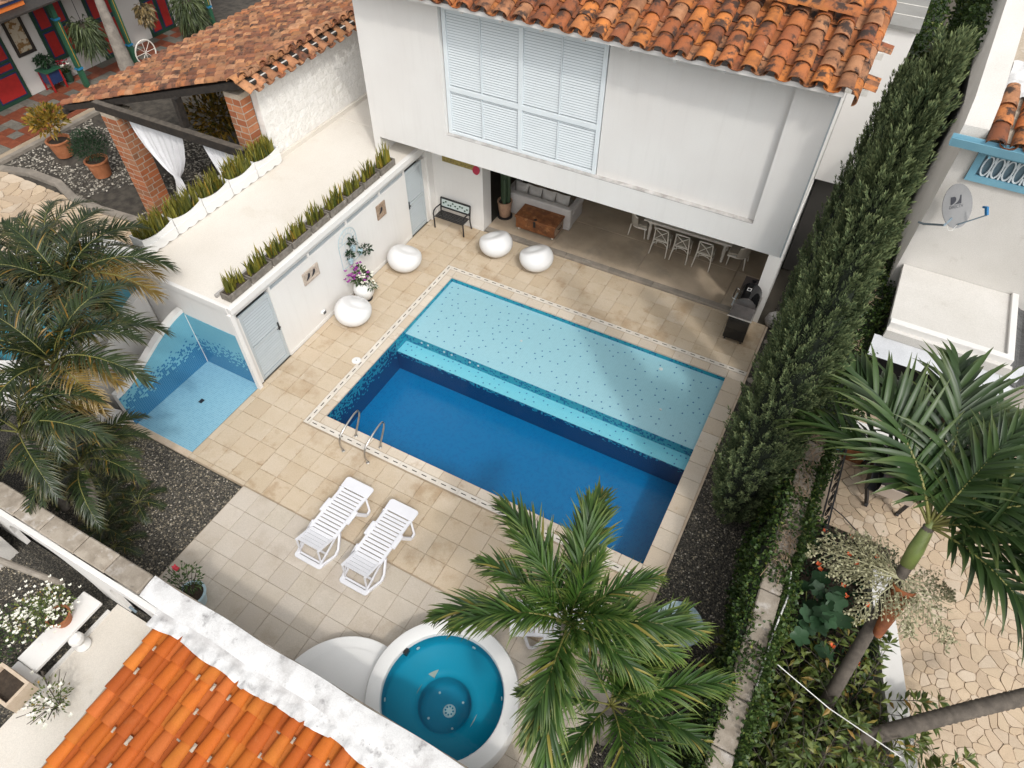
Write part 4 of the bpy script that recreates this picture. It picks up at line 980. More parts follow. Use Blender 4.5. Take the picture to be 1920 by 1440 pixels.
b = MB(); b.box(7.36, 8.24, FZ + .02, 7.80, 8.30, FZ + .07); b.box(7.36, 8.72, FZ + .02, 7.80, 8.78, FZ + .07); b.box(7.36, 8.30, FZ + .02, 7.42, 8.72, FZ + .07); b.box(7.74, 8.30, FZ + .02, 7.80, 8.72, FZ + .07); b.build('frame', 'shutter', t, bevel=.006)
bx('glass', 7.42, 8.30, FZ + .02, 7.74, 8.72, FZ + .04, 'mirror', t)

# barbecue
t = tag(thing('barbecue', (7.77, 7.44, 0)), 'black hooded barbecue cart at the right end of the deck', 'barbecue')
bx('cart', 7.50, 6.95, .10, 8.04, 7.96, .84, 'black_gloss', t, bevel=.012); bx('tray_rim', 7.47, 6.92, .841, 8.07, 7.99, .875, 'steel', t, bevel=.005)
arc = [(7.77 - .28 * math.cos(a), .88 + .36 * math.sin(a)) for a in [k * math.pi / 14 for k in range(15)]]
b = MB(); b.prism_axis([(x, z) for x, z in arc], 7.30, 7.96, 'y'); b.build('hood', 'black_gloss', t, smooth='auto')
b = MB(); b.prism_axis([(7.77 + (x - 7.77) * 1.02, .88 + (z - .88) * 1.02) for x, z in arc], 7.27, 7.299, 'y'); b.build('hood_end', 'dark_steel', t)
b = MB(); b.add([(7.50, 6.95, .878), (8.04, 6.95, .878), (8.04, 7.269, 1.0), (7.50, 7.269, 1.0)], [(0, 1, 2, 3)]); b.add([(7.50, 7.269, 1.0), (8.04, 7.269, 1.0), (8.0, 7.27, 1.16), (7.54, 7.27, 1.16)], [(0, 1, 2, 3)]); b.build('side_shelf', 'dark_steel', t)
b = MB(); b.tube([(7.47, 7.42, 1.0), (7.40, 7.42, 1.03), (7.40, 7.84, 1.03), (7.47, 7.84, 1.0)], .016, 8); b.build('hood_handle', 'chrome', t)
bg_ = MB()
for (a, c, d, e_) in ((-.05, -.06, .05, -.045), (-.05, .045, .05, .06), (-.05, -.045, -.035, .045), (.035, -.045, .05, .045)): bg_.box(7.72 + a, 7.66 + c, 1.241, 7.72 + d, 7.66 + e_, 1.247)
bg_.build('badge', 'white_enamel', t)
for k in range(4): MB().tube([(7.49, 7.12 + k * .22, .70), (7.45, 7.12 + k * .22, .70)], .028, 12).build('knob', 'chrome', t)
for x in (7.56, 7.98):
    for y in (7.02, 7.90): MB().tube([(x - .02, y, .05), (x + .02, y, .05)], .05, 12).build('wheel', 'black_metal', t)

# ---------------------------------------------------------------- things on the left wall
def plaque(y0, z0, wd, ht, m, nb, label):
    t = tag(thing('bird_plaque', (BX + .02, y0 + wd / 2, z0)), label, 'wall plaque', 'carved bird plaques'); x0, x1 = BX + .001, BX + .035; f = MB(); k = .075
    f.box(x0, y0, z0, x1, y0 + k, z0 + ht); f.box(x0, y0 + wd - k, z0, x1, y0 + wd, z0 + ht); f.box(x0, y0 + k, z0, x1, y0 + wd - k, z0 + k); f.box(x0, y0 + k, z0 + ht - k, x1, y0 + wd - k, z0 + ht)
    f.build('frame', m, t, bevel=.008); bx('panel', x0, y0 + k, z0 + k, x0 + .012, y0 + wd - k, z0 + ht - k, m, t)
    for i in range(nb):
        c = y0 + wd * (i + 1) / (nb + 1); z = z0 + ht * .5
        b = MB(); b.prism_axis([(c - .09, z - .07), (c - .03, z - .06), (c + .045, z - .01), (c + .06, z + .06), (c + .03, z + .085), (c - .005, z + .06), (c - .03, z + .0)], x0 + .013, x0 + .026, 'x'); b.build('bird', 'ink', t)
plaque(2.20, 1.50, .58, .36, 'birds_frame', 2, 'pale rectangular wall plaque with two black birds')
plaque(5.28, 1.50, .40, .44, 'birds_frame2', 1, 'brown square wall plaque with one black bird near the corner door')
# wall light near the floor
t = tag(thing('bulkhead_light', (BX + .03, 2.55, .28)), 'small hooded wall light low on the white wall', 'wall light')
b = MB(); b.lathe([(.085, 0), (.085, .03), (.06, .055), (0, .06)], 16); b.v = [(BX + .002 + z, 2.55 + x, .36 + y * .75) for x, y, z in b.v]; b.build('body', 'white_enamel', t, smooth='auto')
for k in range(3): bx('louvre', BX + .055, 2.50, .325 + k * .03, BX + .068, 2.60, .338 + k * .03, 'black_metal', t)
# wire trellis with three pots
t = tag(thing('wire_trellis', (BX + .02, 3.95, 1.0)), 'pale blue arched wire trellis hung on the white wall', 'trellis')
yc, hw, zs = 3.95, .36, 1.72; xw = BX + .03
def arch(rr, n=14): return [(xw, yc - rr * math.cos(math.pi * k / n), zs + rr * math.sin(math.pi * k / n)) for k in range(n + 1)]
b = MB(); b.tube([(xw, yc - hw, 1.0)] + arch(hw) + [(xw, yc + hw, 1.0), (xw, yc - hw, 1.0)], .009, 6); b.build('outer_frame', 'wire_blue', t)
b = MB(); b.tube(arch(.21), .007, 6); b.tube([(xw, yc - hw, zs), (xw, yc + hw, zs)], .007, 6)
for k in range(1, 8):
    a = math.pi * k / 8; b.tube([(xw, yc - .21 * math.cos(a), zs + .21 * math.sin(a)), (xw, yc - hw * math.cos(a), zs + hw * math.sin(a))], .005, 5)
b.build('fan_wires', 'wire_blue', t)
b = MB()
for y in (-.12, .12): b.tube([(xw, yc + y, 1.0), (xw, yc + y, zs)], .005, 5)
for s in (-1, 1):
    for z in (1.18, 1.42): b.tube([(xw + .01, yc + s * .18 + .09 * math.cos(a) * s, z + .07 * math.sin(a)) for a in [k * .6 for k in range(10)]], .005, 5)
b.build('scroll_wires', 'wire_blue', t)
def leafball(b, c, rx, rz, n, ls, r, up=.3, wd=.45):
    for _ in range(n):
        d = Vector((r.gauss(0, 1), r.gauss(0, 1), r.gauss(0, 1))); d.normalize(); q = r.random() ** .45
        p = Vector(c) + Vector((d.x * rx * q, d.y * rx * q, d.z * rz * q)); leaf(b, p, (d + Vector((0, 0, up)) + Vector((r.gauss(0, .4), r.gauss(0, .4), r.gauss(0, .4)))).normalized(), ls * r.uniform(.6, 1.2), wd, r)
def leaf(b, p, d, l, wd, r, droop=.25, rv=None):
    """one pointed leaf: four triangles folded along the midrib"""
    s = d.cross(Vector((r.gauss(0, 1), r.gauss(0, 1), r.gauss(0, 1)))); s = s.normalized() if s.length > 1e-5 else d.orthogonal().normalized()
    n = s.cross(d); m = p + d * l * .5 + n * (l * .06); e = p + d * l - Vector((0, 0, droop * l)); o = len(b.v)
    b.v += [tuple(p), tuple(m + s * (l * wd * .5)), tuple(m - n * (l * .05)), tuple(m - s * (l * wd * .5)), tuple(e)]
    b.f += [(o, o + 1, o + 2), (o, o + 2, o + 3), (o + 1, o + 4, o + 2), (o + 2, o + 4, o + 3)]; b.mi += [b.cur] * 4
    q = r.random() if rv is None else rv; b.rnd += [q] * 5; b.tip += [0, .2, .2, .2, 1]
def foliage(): b = MB(); b.rnd = []; b.tip = []; return b
for i, (y, z, x, lab) in enumerate(((4.02, 1.40, BX + .12, 'small leafy plant in a pale blue pot, top one on the wire trellis'), (3.84, 1.10, BX + .12, 'small leafy plant in a pale blue pot, lower one on the wire trellis'), (4.22, 1.16, BX + .16, 'trailing leafy plant in a pale blue pot on the right of the wire trellis'))):
    p = tag(thing('trellis_pot', (x, y, z)), lab, 'potted plant', 'pots on the wire trellis'); r = random.Random(60 + i)
    MB().lathe([(.05, 0), (.07, .12), (.075, .13), (.06, .13)], 14, (x, y, z)).build('pot', 'pot_blue', p, smooth='auto'); MB().lathe([(.058, 0), (0, .01)], 12, (x, y, z + .11)).build('soil', 'soil', p)
    b = foliage()
    if i < 2: leafball(b, (x, y, z + .26), .09, .13, 80, .10, r, .8)
    else: leafball(b, (x + .08, y + .10, z + .12), .16, .08, 100, .10, r, .1)
    b.build('foliage', 'bushy', p)
# flower vase
p = tag(thing('flower_vase', (-1.62, 3.82, 0)), 'round white vase of purple and white flowers between the pod chairs', 'potted plant'); r = random.Random(9)
MB().lathe([(.14, 0), (.17, .02), (.26, .18), (.285, .32), (.25, .46), (.17, .54), (.17, .57), (.14, .57), (.14, .50)], 28, (-1.62, 3.82, .02)).build('vase', 'white_enamel', p, smooth=True)
MB().lathe([(.2, 0), (.2, .02)], 20, (-1.62, 3.82, .0)).build('saucer', 'black_metal', p)
b = foliage(); leafball(b, (-1.62, 3.82, .80), .24, .24, 260, .12, r, .3); leafball(b, (-1.36, 3.88, .50), .12, .12, 60, .10, r, -.2)
b.build('foliage', 'shrub', p)
def petals(name, m, spots, s, par, r):
    b = MB()
    for c in spots:
        for k in range(4):
            a = k * 1.57 + r.random(); d = Vector((math.cos(a), math.sin(a), .5)).normalized(); q = Vector(c) + d * s * .5
            sd = d.cross(Vector((0, 0, 1))).normalized(); b.add([Vector(c), q + sd * s * .45, q + d * s * .6, q - sd * s * .45], [(0, 1, 2, 3)])
    return struct(b.build(name, m, par), 'stuff')
petals('purple_blossom', 'purple_flower', [(-1.62 + r.uniform(-.3, .3), 3.70 + r.uniform(-.3, .3), r.uniform(.78, 1.12)) for _ in range(34)], .055, p, r)
petals('white_blossom', 'white_flower', [(-1.52 + r.uniform(-.2, .22), 3.80 + r.uniform(-.2, .25), r.uniform(.75, 1.0)) for _ in range(34)] + [(-1.34 + r.uniform(-.1, .1), 3.88 + r.uniform(-.1, .1), r.uniform(.45, .62)) for _ in range(12)], .05, p, r)
# painting on the back wall
t = tag(thing('wall_panel', (-1.0, 7.98, 1.9)), 'mottled yellow panel with a crimson disc on the back wall above the bench', 'wall art')
bx('board', -1.55, 7.965, 2.02, -.48, 7.985, 2.40, 'panel_yellow', t)
b = MB(); b.prism_axis([(-.41 + .115 * math.cos(a) * (1 + .12 * math.sin(2 * a)), 2.06 + .14 * math.sin(a)) for a in [k * math.pi / 9 for k in range(18)]], 7.94, 7.962, 'y'); b.build('crimson_disc', 'crimson', t)

# ---------------------------------------------------------------- round spa tub
tub = tag(thing('spa_tub', (5.87, -4.13, 0)), 'round white rimmed spa tub with turquoise water by the front wall', 'spa tub'); C_ = (5.87, -4.13)
MB().lathe([(1.33, 0), (1.33, .42), (1.30, .485), (1.24, .50), (1.10, .50), (1.06, .485), (1.045, .44), (1.045, .05)], 64, (*C_, 0), cap=False).build('rim', 'white_enamel', tub, smooth='auto')
MB().lathe([(1.044, .40), (1.04, .12), (1.0, .05), (.60, .0), (.50, -.02), (.47, -.08)], 64, (*C_, 0), cap=False).build('seat_ring', 'rub_blue', tub, smooth=True)
MB().lathe([(.47, -.08), (.455, -.30), (.42, -.40), (.34, -.43), (0, -.44)], 48, (*C_, 0), cap=False).build('foot_well', 'rub_blue2', tub, smooth=True)
b = MB(); b.lathe([(1.043, 0), (0, 0)], 64, (*C_, .405), cap=False); struct(b.build('tub_water', 'water_tub', tub))
MB().lathe([(.115, 0), (.115, .02), (.09, .035), (0, .035)], 20, (C_[0] + .06, C_[1] + .02, -.436)).build('drain_cover', 'white_enamel', tub)
for k in range(8):
    a = k * math.pi / 4 + .3; MB().lathe([(.018, 0), (.015, .008)], 8, (C_[0] + .06 + .07 * math.cos(a), C_[1] + .02 + .07 * math.sin(a), -.40)).build('drain_hole', 'rub_blue2', tub)
for k in range(4):
    a = k * math.pi * 2 / 4 + .9; MB().lathe([(.022, 0), (.02, .015), (.01, .015)], 12, (C_[0] + .33 * math.cos(a), C_[1] + .33 * math.sin(a), -.43)).build('jet', 'white_enamel', tub)
for k in range(6):
    a = k * math.pi * 2 / 6 + .5; q = Vector((C_[0] + 1.02 * math.cos(a), C_[1] + 1.02 * math.sin(a), .24)); d = Vector((math.cos(a), math.sin(a), 0))
    MB().tube([q, q - d * .02], .035, 12).build('jet', 'white_enamel', tub)
bx('tap', C_[0] - 1.0, C_[1] + .28, .34, C_[0] - .93, C_[1] + .38, .47, 'black_metal', tub); MB().lathe([(.035, 0), (.03, .012)], 12, (C_[0] + 1.17, C_[1] + .1, .50)).build('valve_cap', 'white_enamel', tub)
def step_poly(rad):
    out = []
    for k in range(72):
        a = 2 * math.pi * k / 72; d = (math.cos(a), math.sin(a)); ox, oy = 4.42 - C_[0], -5.12 - C_[1]
        bq = ox * d[0] + oy * d[1]; cq = ox * ox + oy * oy - 1.335 ** 2; disc = bq * bq - cq; q = rad
        if disc > 0:
            t1 = -bq - math.sqrt(disc)
            if t1 > 0: q = min(q, t1)
        out.append((4.42 + q * d[0], -5.12 + q * d[1]))
    return out
st = MB(); st.prism(step_poly(1.28), 0, .25); st.build('entry_step', 'white_enamel', tub, bevel=.02, segs=2); st = MB(); st.prism(step_poly(1.06), .2505, .27); st.build('step_tread', 'white_enamel', tub)
bx('surround_block', 7.02, -5.2, .0, 8.0, -4.75, .26, 'white_enamel', tub, bevel=.02)

# ---------------------------------------------------------------- courtyard next door, upper left
GZ = -.7
struct(bx('courtyard_ground', -24, -6, GZ - .5, -5.01, 30, GZ - .06, 'pebble_bed'))
bx_ = bx
pv = tag(thing('tiled_pavilion', (-8.5, 8.5, GZ)), 'open pavilion with a sunbleached clay tile roof, brick columns and timber beam', 'pavilion')
a18 = math.atan2(2.6, 8.0); Dp = Vector((math.cos(a18), 0, math.sin(a18))); Up = Vector((0, -1, 0)); Np = Up.cross(Dp)
rd = MB(); rd.prism_axis([(-12.95, 2.40), (-5.0, 4.985), (-4.75, 4.90), (-4.75, 4.84), (-5.0, 4.90), (-12.95, 2.31)], 4.52, 14.2, 'y'); pr_roof = rd.build('roof', 'dark_beam', pv)
tile_roof(pr_roof, Vector((-13.05, 14.3, 2.43)), Up, Dp, 28, 21, .358, .405, 'tile_pav', limit=290, w=.285, h=.10, seed=21, wj=.02)
# ridge tiles and the short tiles hanging over the rough wall
rt2 = barrel('ridge_tile', .30, .26, .50, .12, .016, 'tile_pav')
for k in range(23):
    p = Vector((-5.02 + rnd.uniform(-.02, .02), 4.35 + k * .42, 5.02 + rnd.uniform(-.01, .02))); d = Vector((rnd.uniform(-.05, .05), 1, .03)).normalized(); u = d.cross(Vector((0, 0, 1))).normalized(); inst('ridge_tile', rt2, pr_roof, None, mtx=frame3(p - wloc(pr_roof), u, d, u.cross(d)))
st2 = [barrel('roof_tile', .29 * s, .27 * s, .50, .10, .018, 'tile_pav') for s in (1, .93)]; sg2 = barrel('gutter_tile', .27, .29, .46, .08, .018, 'tile_pav', n=5, up=False)
for k in range(24):
    for g in (0, 1):
        y = 4.62 + (k + .5 * g) * .40; d = Vector((-1, rnd.uniform(-.06, .06), .42)).normalized(); u = Vector((0, 1, 0)); ww = u.cross(d).normalized()
        if ww.z < 0: u = -u; ww = u.cross(d).normalized()
        u = d.cross(ww).normalized()
        inst('roof_tile' if not g else 'gutter_tile', st2[k % 2] if not g else sg2, pr_roof, None, mtx=frame3(Vector((-4.60 + rnd.uniform(-.03, .03), y, 4.78 - .06 * g)) - wloc(pr_roof), u, d, ww))
b = MB(); b.box(-5.05, 4.60, 4.86, -4.80, 14, 4.93); b.build('mortar_strip', 'mortar_white', pr_roof)
# rough plaster wall
rw = tag(thing('rough_wall', (-5.1, 9, GZ)), 'rough white plastered wall under the pavilion eave beside the flat roof', 'wall')
b = MB(); b.box(-5.22, 5.0, GZ, -5.003, 14, 4.80); b.build('wall', 'plaster_rough', rw); b = MB()
rr = random.Random(2)
for j in range(9): # lime-washed blockwork showing through: shallow proud blocks
    z = 2.78 + j * .215
    y = 5.02 + (j % 2) * .2
    while y < 9.2:
        wd = rr.uniform(.32, .46); k_ = rr.uniform(.003, .014)
        bx('block', -5.002, y + .012, z + .010, -5.002 + k_, min(y + wd, 9.3) - .012, z + .205, 'plaster_rough', rw, bevel=.006); y += wd
# brick columns
def brick_column(x0, y0, wx, wy, z0, z1, label_part):
    h, L_, g = .150, .30, .034
    core = bx('column_core', x0 + .006, y0 + .006, z0, x0 + wx - .006, y0 + wy - .006, z1, 'mortar', pv)
    n = int((z1 - z0) / (h + g)); cache = {}
    for k in range(n):
        z = z0 + k * (h + g) + g; odd = k % 2
        for (ln, ax, off) in ((wx, 'x', y0), (wx, 'x', y0 + wy), (wy, 'y', x0 + wx), (wy, 'y', x0)):
            segs = [(0, ln * (.5 if odd else .33)), (ln * (.5 if odd else .33), ln)] if ln > .4 else [(0, ln)]
            for (a, c) in segs:
                d = .014 + rnd.uniform(-.004, .004)
                if ax == 'x':
                    ys = (off - d + .012, off + .011) if off == y0 else (off - .011, off + d - .012)
                    bx('brick', x0 + a + g * .5, ys[0], z, x0 + c - g * .5, ys[1], z + h, 'brick', core)
                else:
                    xs = (off - .011, off + d - .012) if off > x0 else (off - d + .012, off + .011)
                    bx('brick', xs[0], y0 + a + g * .5, z, xs[1], y0 + c - g * .5, z + h, 'brick', core)
brick_column(-10.75, 4.22, .62, .62, GZ, 2.95, 'left'); brick_column(-5.72, 4.60, .52, .38, GZ + 1.8, 4.55, 'right')
brick_column(-12.6, 12.5, .5, .5, GZ, 2.2, 'rear')
# timber
b = MB(); b.bar((-10.9, 4.30, 3.05), (-5.2, 4.30, 3.12), .16, .24); b.build('tie_beam', 'dark_beam', pv)
b = MB(); b.bar((-10.9, 4.296, 3.18), (-5.2, 4.296, 3.25), .17, .02); b.build('beam_top', 'bark', pv)
b = MB(); b.bar((-13.0, 4.55, 2.34), (-4.9, 4.55, 4.92), .12, .16); b.build('verge_rafter', 'dark_beam', pv)
for y in (6.2, 8.0, 9.8, 11.6): MB().bar((-12.9, y, 2.28), (-5.1, y, 4.80), .10, .14).build('rafter', 'dark_beam', pv)
MB().bar((-7.45, 4.45, 3.2), (-7.40, 4.45, 4.05), .20, .14).build('king_post', 'dark_beam', pv); MB().bar((-12.9, 4.4, 2.30), (-12.9, 14, 2.30), .14, .14).build('eave_beam', 'dark_beam', pv)
bx('pavilion_floor', -10.0, 4.6, GZ - .05, -5.3, 13.9, GZ - .02, 'soil', pv); bx('rear_panel', -10.8, 11.0, GZ, -5.3, 11.1, 3.0, 'interior_dark', pv)
# curtains
def curtain(pts, label, seed):
    """pts: (z, xleft, xright) from the top down; pleats ripple in y"""
    r = random.Random(seed); b = MB(); nu, nv = 40, 22
    zs = [p[0] for p in pts][::-1]; xl = [p[1] for p in pts][::-1]; xr = [p[2] for p in pts][::-1]
    ph = [r.uniform(-.5, .5) for _ in range(5)]
    def f(u, v):
        z = zs[0] + (zs[-1] - zs[0]) * v; a = float(np.interp(z, zs, xl)); c = float(np.interp(z, zs, xr)); wd = c - a
        amp = .045 if wd > .5 else .02
        return (a + wd * u, 4.42 + amp * math.sin(u * 46 + ph[0]) + .5 * amp * math.sin(u * 21 + v * 3 + ph[1]), z)
    b.grid(f, nu, nv); o = b.build('curtain', 'cloth', None, smooth=True); tag(o, label, 'curtain', 'white pavilion curtains'); return o
curtain([(2.95, -9.85, -7.75), (2.5, -9.8, -7.85), (2.0, -9.6, -8.05), (1.55, -9.15, -8.35), (1.35, -8.85, -8.58), (1.15, -8.85, -8.5), (.6, -9.05, -8.55), (.2, -9.1, -8.6)], 'white curtain tied at its waist beside the left brick column', 1)
curtain([(2.95, -7.05, -5.75), (2.5, -6.9, -5.75), (1.8, -6.6, -5.8), (1.2, -6.4, -5.9)], 'white curtain half hidden behind the snake plants at the right brick column', 2)
# path, kerb and pebble bed
def strip(name, pts, wd, z0, z1, m, parent=None):
    b = MB(); P = [Vector((*p, 0)) for p in pts]; n = len(P); l = []; q = []
    for i in range(n):
        d = (P[min(i + 1, n - 1)] - P[max(i - 1, 0)]).normalized(); s = Vector((-d.y, d.x, 0)) * wd / 2; l.append(P[i] + s); q.append(P[i] - s)
    vs = [(p.x, p.y, z) for z in (z0, z1) for p in l + q]; fs = []
    for i in range(n - 1):
        fs += [(2 * n + i, 3 * n + i, 3 * n + i + 1, 2 * n + i + 1), (i, i + 1, 2 * n + i + 1, 2 * n + i), (n + i, 3 * n + i, 3 * n + i + 1, n + i + 1)]
    fs += [(0, 2 * n, 3 * n, n), (n - 1, 2 * n - 1, 4 * n - 1, 3 * n - 1)]
    b.add(vs, fs); return b.build(name, m, parent)
kp = [(-17.6, 3.75), (-16.4, 4.1), (-15.0, 4.12), (-13.8, 3.75), (-12.5, 3.72), (-11.2, 3.85), (-9.0, 4.0)]
struct(strip('bed_kerb', kp, .28, GZ - .1, GZ + .08, 'step_concrete')); struct(strip('bed_kerb', [(-18.0, 3.0), (-17.95, 8.0), (-17.9, 16)], .22, GZ - .1, GZ + .05, 'step_concrete'))
pebbles('river_pebbles', 5200, (-17.8, 3.95, -9.5, 9), GZ - .045, .03, .06, 'river_pebbles', 8, inside=lambda x, y: math.sin(x * 1.9 + y * .7) + math.sin(y * 2.3 - x * .6) > -.2)
# ---- courtyard paving: red and grey squares
ck = struct(thing('courtyard_paving', (-19.6, 9, GZ))); tcs = .47
bx('mortar_bed', -21.3, 1.5, GZ - .06, -18.06, 16.5, GZ - .02, 'joint', ck)
mr_ = {}
for nm, m in (('red', 'checker_red'), ('grey', 'checker_grey')):
    b = MB(); b.box(-tcs / 2 + .006, -tcs / 2 + .006, -.04, tcs / 2 - .006, tcs / 2 - .006, 0); mr_[nm] = b.mesh('floor_tile', m)
for i in range(6):
    for j in range(24):
        inst('floor_tile', mr_['grey' if (i + 2 * j) % 4 == 0 or (i - j) % 5 == 0 else 'red'], ck, Vector((-21.05 + i * tcs, 4.6 + j * tcs, GZ + .0)) - ck.location)
def vflag(name, seeds_area, n, seed, z, m, parent, gap=.012, th=.03, inside=None, lim=300):
    """irregular flagstones: Voronoi cells clipped by half-planes, slightly shrunk, each a thin prism"""
    r = random.Random(seed); x0, y0, x1, y1 = seeds_area; pts = poisson(n, x0, y0, x1, y1, math.sqrt((x1 - x0) * (y1 - y0) / n) * .50, seed)
    A = np.array(pts); cells = []
    for i, p in enumerate(pts):
        if inside and not inside(*p): continue
        poly = [(x0, y0), (x1, y0), (x1, y1), (x0, y1)]
        d = ((A - A[i]) ** 2).sum(1); idx = np.argsort(d)[1:18]
        for k in idx:
            q = pts[k]; mx_, my_ = (p[0] + q[0]) / 2, (p[1] + q[1]) / 2; nx_, ny_ = q[0] - p[0], q[1] - p[1]; ln = math.hypot(nx_, ny_); nx_, ny_ = nx_ / ln, ny_ / ln
            mx_ -= nx_ * gap; my_ -= ny_ * gap; out = []
            for a in range(len(poly)):
                P, Q = poly[a], poly[(a + 1) % len(poly)]; da = (P[0] - mx_) * nx_ + (P[1] - my_) * ny_; db = (Q[0] - mx_) * nx_ + (Q[1] - my_) * ny_
                if da <= 0: out.append(P)
                if da * db < 0: t_ = da / (da - db); out.append((P[0] + (Q[0] - P[0]) * t_, P[1] + (Q[1] - P[1]) * t_))
            poly = out
            if len(poly) < 3: break
        if len(poly) < 3: continue
        # soften the corners
        soft = []
        for a in range(len(poly)):
            P, Q = poly[a], poly[(a + 1) % len(poly)]; soft += [(P[0] * .82 + Q[0] * .18, P[1] * .82 + Q[1] * .18), (P[0] * .18 + Q[0] * .82, P[1] * .18 + Q[1] * .82)]
        cells.append(((p[0] - cam.location.x) ** 2 + (p[1] - cam.location.y) ** 2, soft))
    cells.sort(key=lambda c: c[0])
    rest = MB()
    for k, (_, poly) in enumerate(cells):
        zz = z + r.uniform(-.007, .007)
        if k < lim: MB().prism(poly, zz - th, zz).build('flagstone', m, parent)
        else: rest.prism(poly, zz - th, zz)
    if rest.v: struct(rest.build('far_flagstones', m, parent), 'stuff')
cp_ = struct(thing('courtyard_path', (-13, 2.5, GZ))); bx('path_bed', -17.5, .8, GZ - .06, -6.5, 3.6, GZ - .03, 'flag_joint', cp_)
vflag('f', (-17.5, .9, -7.0, 3.75), 150, 4, GZ, 'flag', cp_)

# ---- painted house across the courtyard
ch = tag(thing('painted_house', (-21.6, 9, GZ)), 'white courtyard house with red and green painted doors, far upper left', 'house')
bx('wall', -21.8, 2, GZ, -21.3, 18, 2.7, 'interior', ch); bx('eave_fascia', -20.0, 2.0, 2.78, -19.9, 8.6, 3.05, 'orange_wall', ch); bx('eave_fascia', -19.898, 2.0, 2.95, -19.85, 8.6, 3.06, 'p_blue', ch)
bx('porch_ceiling', -21.3, 2.0, 2.71, -19.3, 18, 2.77, 'dark_beam', ch); bx('porch_roof', -21.6, 2.0, 3.06, -19.80, 8.7, 3.10, 'tile_pav', ch)
def painted_door(y0, y1, z0, z1, rows, split=True):
    d = bx('door_leaf', -21.299, y0, z0, -21.24, y1, z1, 'p_green2', ch)
    cols = ((y0 + .12, (y0 + y1) / 2 - .07), ((y0 + y1) / 2 + .07, y1 - .12)) if split else ((y0 + .1, y1 - .1),)
    for a, c in cols:
        z = z0 + .15; H = (z1 - z0 - .2)
        for fr in rows:
            bx('panel_border', -21.238, a, z, -21.225, c, z + fr * H - .09, 'p_blue', d); bx('panel', -21.224, a + .05, z + .05, -21.21, c - .05, z + fr * H - .14, 'p_red', d); z += fr * H
painted_door(5.2, 7.85, GZ + .01, 1.9, (.42, .16, .42)); painted_door(9.30, 10.75, .05, 2.4, (.5, .5)); painted_door(11.6, 12.9, GZ + .01, 2.1, (.55, .45)); painted_door(14.2, 15.6, GZ + .01, 2.1, (.55, .45))
for k, y in enumerate((9.5, 12.05, 16.7)):
    bx('porch_post', -20.09, y - .09, GZ, -19.91, y + .09, 2.70, 'p_green', ch)
    for z in (.02, 1.92): bx('post_collar', -20.12, y - .12, z, -19.88, y + .12, z + .07, 'p_cyan', ch)
    bx('post_stripe', -19.909, y - .012, .15, -19.905, y + .012, 1.85, 'p_yellow', ch)
t = tag(thing('framed_painting', (-21.27, 8.45, .7)), 'dark framed flower painting on the courtyard house wall', 'painting')
b = MB(); ya, yb, za, zb_ = 8.12, 8.92, .72, 2.12
b.box(-21.299, ya, za, -21.24, ya + .12, zb_); b.box(-21.299, yb - .12, za, -21.24, yb, zb_); b.box(-21.299, ya + .12, za, -21.24, yb - .12, za + .12); b.box(-21.299, ya + .12, zb_ - .12, -21.24, yb - .12, zb_); b.build('frame', 'dark_beam', t, bevel=.01); bx('canvas', -21.299, ya + .12, za + .12, -21.27, yb - .12, zb_ - .12, 'art_canvas', t)
t = tag(thing('painted_cabinet', (-20.95, 8.8, GZ)), 'small blue cabinet with red legs and green top on the courtyard porch', 'cabinet')
bx('top', -21.28, 8.45, .08, -20.60, 9.15, .13, 'p_green', t); bx('body', -21.22, 8.52, -.40, -20.68, 9.08, .079, 'p_blue', t)
for x in (-21.20, -20.68):
    for y in (8.52, 9.08): bx('leg', x - .03, y - .03, GZ, x + .03, y + .03, .079, 'p_red', t)
def pot_plant(name, x, y, z, pr0, pr1, ph, m, label, leafm, fn, group=None):
    p = tag(thing(name, (x, y, z)), label, 'potted plant', group)
    MB().lathe([(pr0, 0), (pr1, ph * .92), (pr1 * 1.1, ph * .92), (pr1 * 1.1, ph), (pr1 * .92, ph), (pr1 * .9, ph * .85)], 20, (x, y, z)).build('pot', m, p, smooth='auto'); MB().lathe([(pr1 * .9, 0), (0, .01)], 16, (x, y, z + ph * .85)).build('soil', 'soil', p)
    b = foliage(); fn(b, random.Random(int(abs(x * 10)) + 3)); b.build('foliage', leafm, p); return p
pot_plant('croton_pot', -16.35, 5.5, GZ, .28, .38, .62, 'terracotta_pot', 'yellow croton bush in a terracotta pot on the pebble bed', 'croton', lambda b, r: leafball(b, (-16.35, 5.5, GZ + 1.35), .62, .42, 520, .26, r, .9, .34))
pot_plant('bush_pot', -14.1, 5.25, GZ, .28, .36, .6, 'terracotta_pot', 'dark green bush in a terracotta pot beside the brick column', 'bushy', lambda b, r: leafball(b, (-14.1, 5.25, GZ + 1.15), .62, .5, 2200, .12, r, .9, .22))
pot_plant('flower_pot', -21.0, 9.5, GZ, .14, .17, .4, 'p_green2', 'pot of pink and white flowers beside the blue cabinet', 'shrub', lambda b, r: leafball(b, (-21.0, 9.5, GZ + .55), .2, .18, 150, .1, r, .4))
petals('white_blossom', 'white_flower', [(-21.0 + rnd.uniform(-.2, .2), 9.5 + rnd.uniform(-.2, .2), GZ + rnd.uniform(.5, .75)) for _ in range(16)], .10, bpy.data.objects['flower_pot'], rnd); petals('red_blossom', 'red_flower', [(-21.0 + rnd.uniform(-.2, .2), 9.5 + rnd.uniform(-.2, .2), GZ + rnd.uniform(.6, .85)) for _ in range(10)], .11, bpy.data.objects['flower_pot'], rnd)
pot_plant('cabinet_plant', -20.95, 8.8, .13, .12, .14, .12, 'black_metal', 'dark leafy plant standing on the blue cabinet', 'bushy', lambda b, r: leafball(b, (-20.95, 8.8, .45), .32, .2, 260, .14, r, .3))
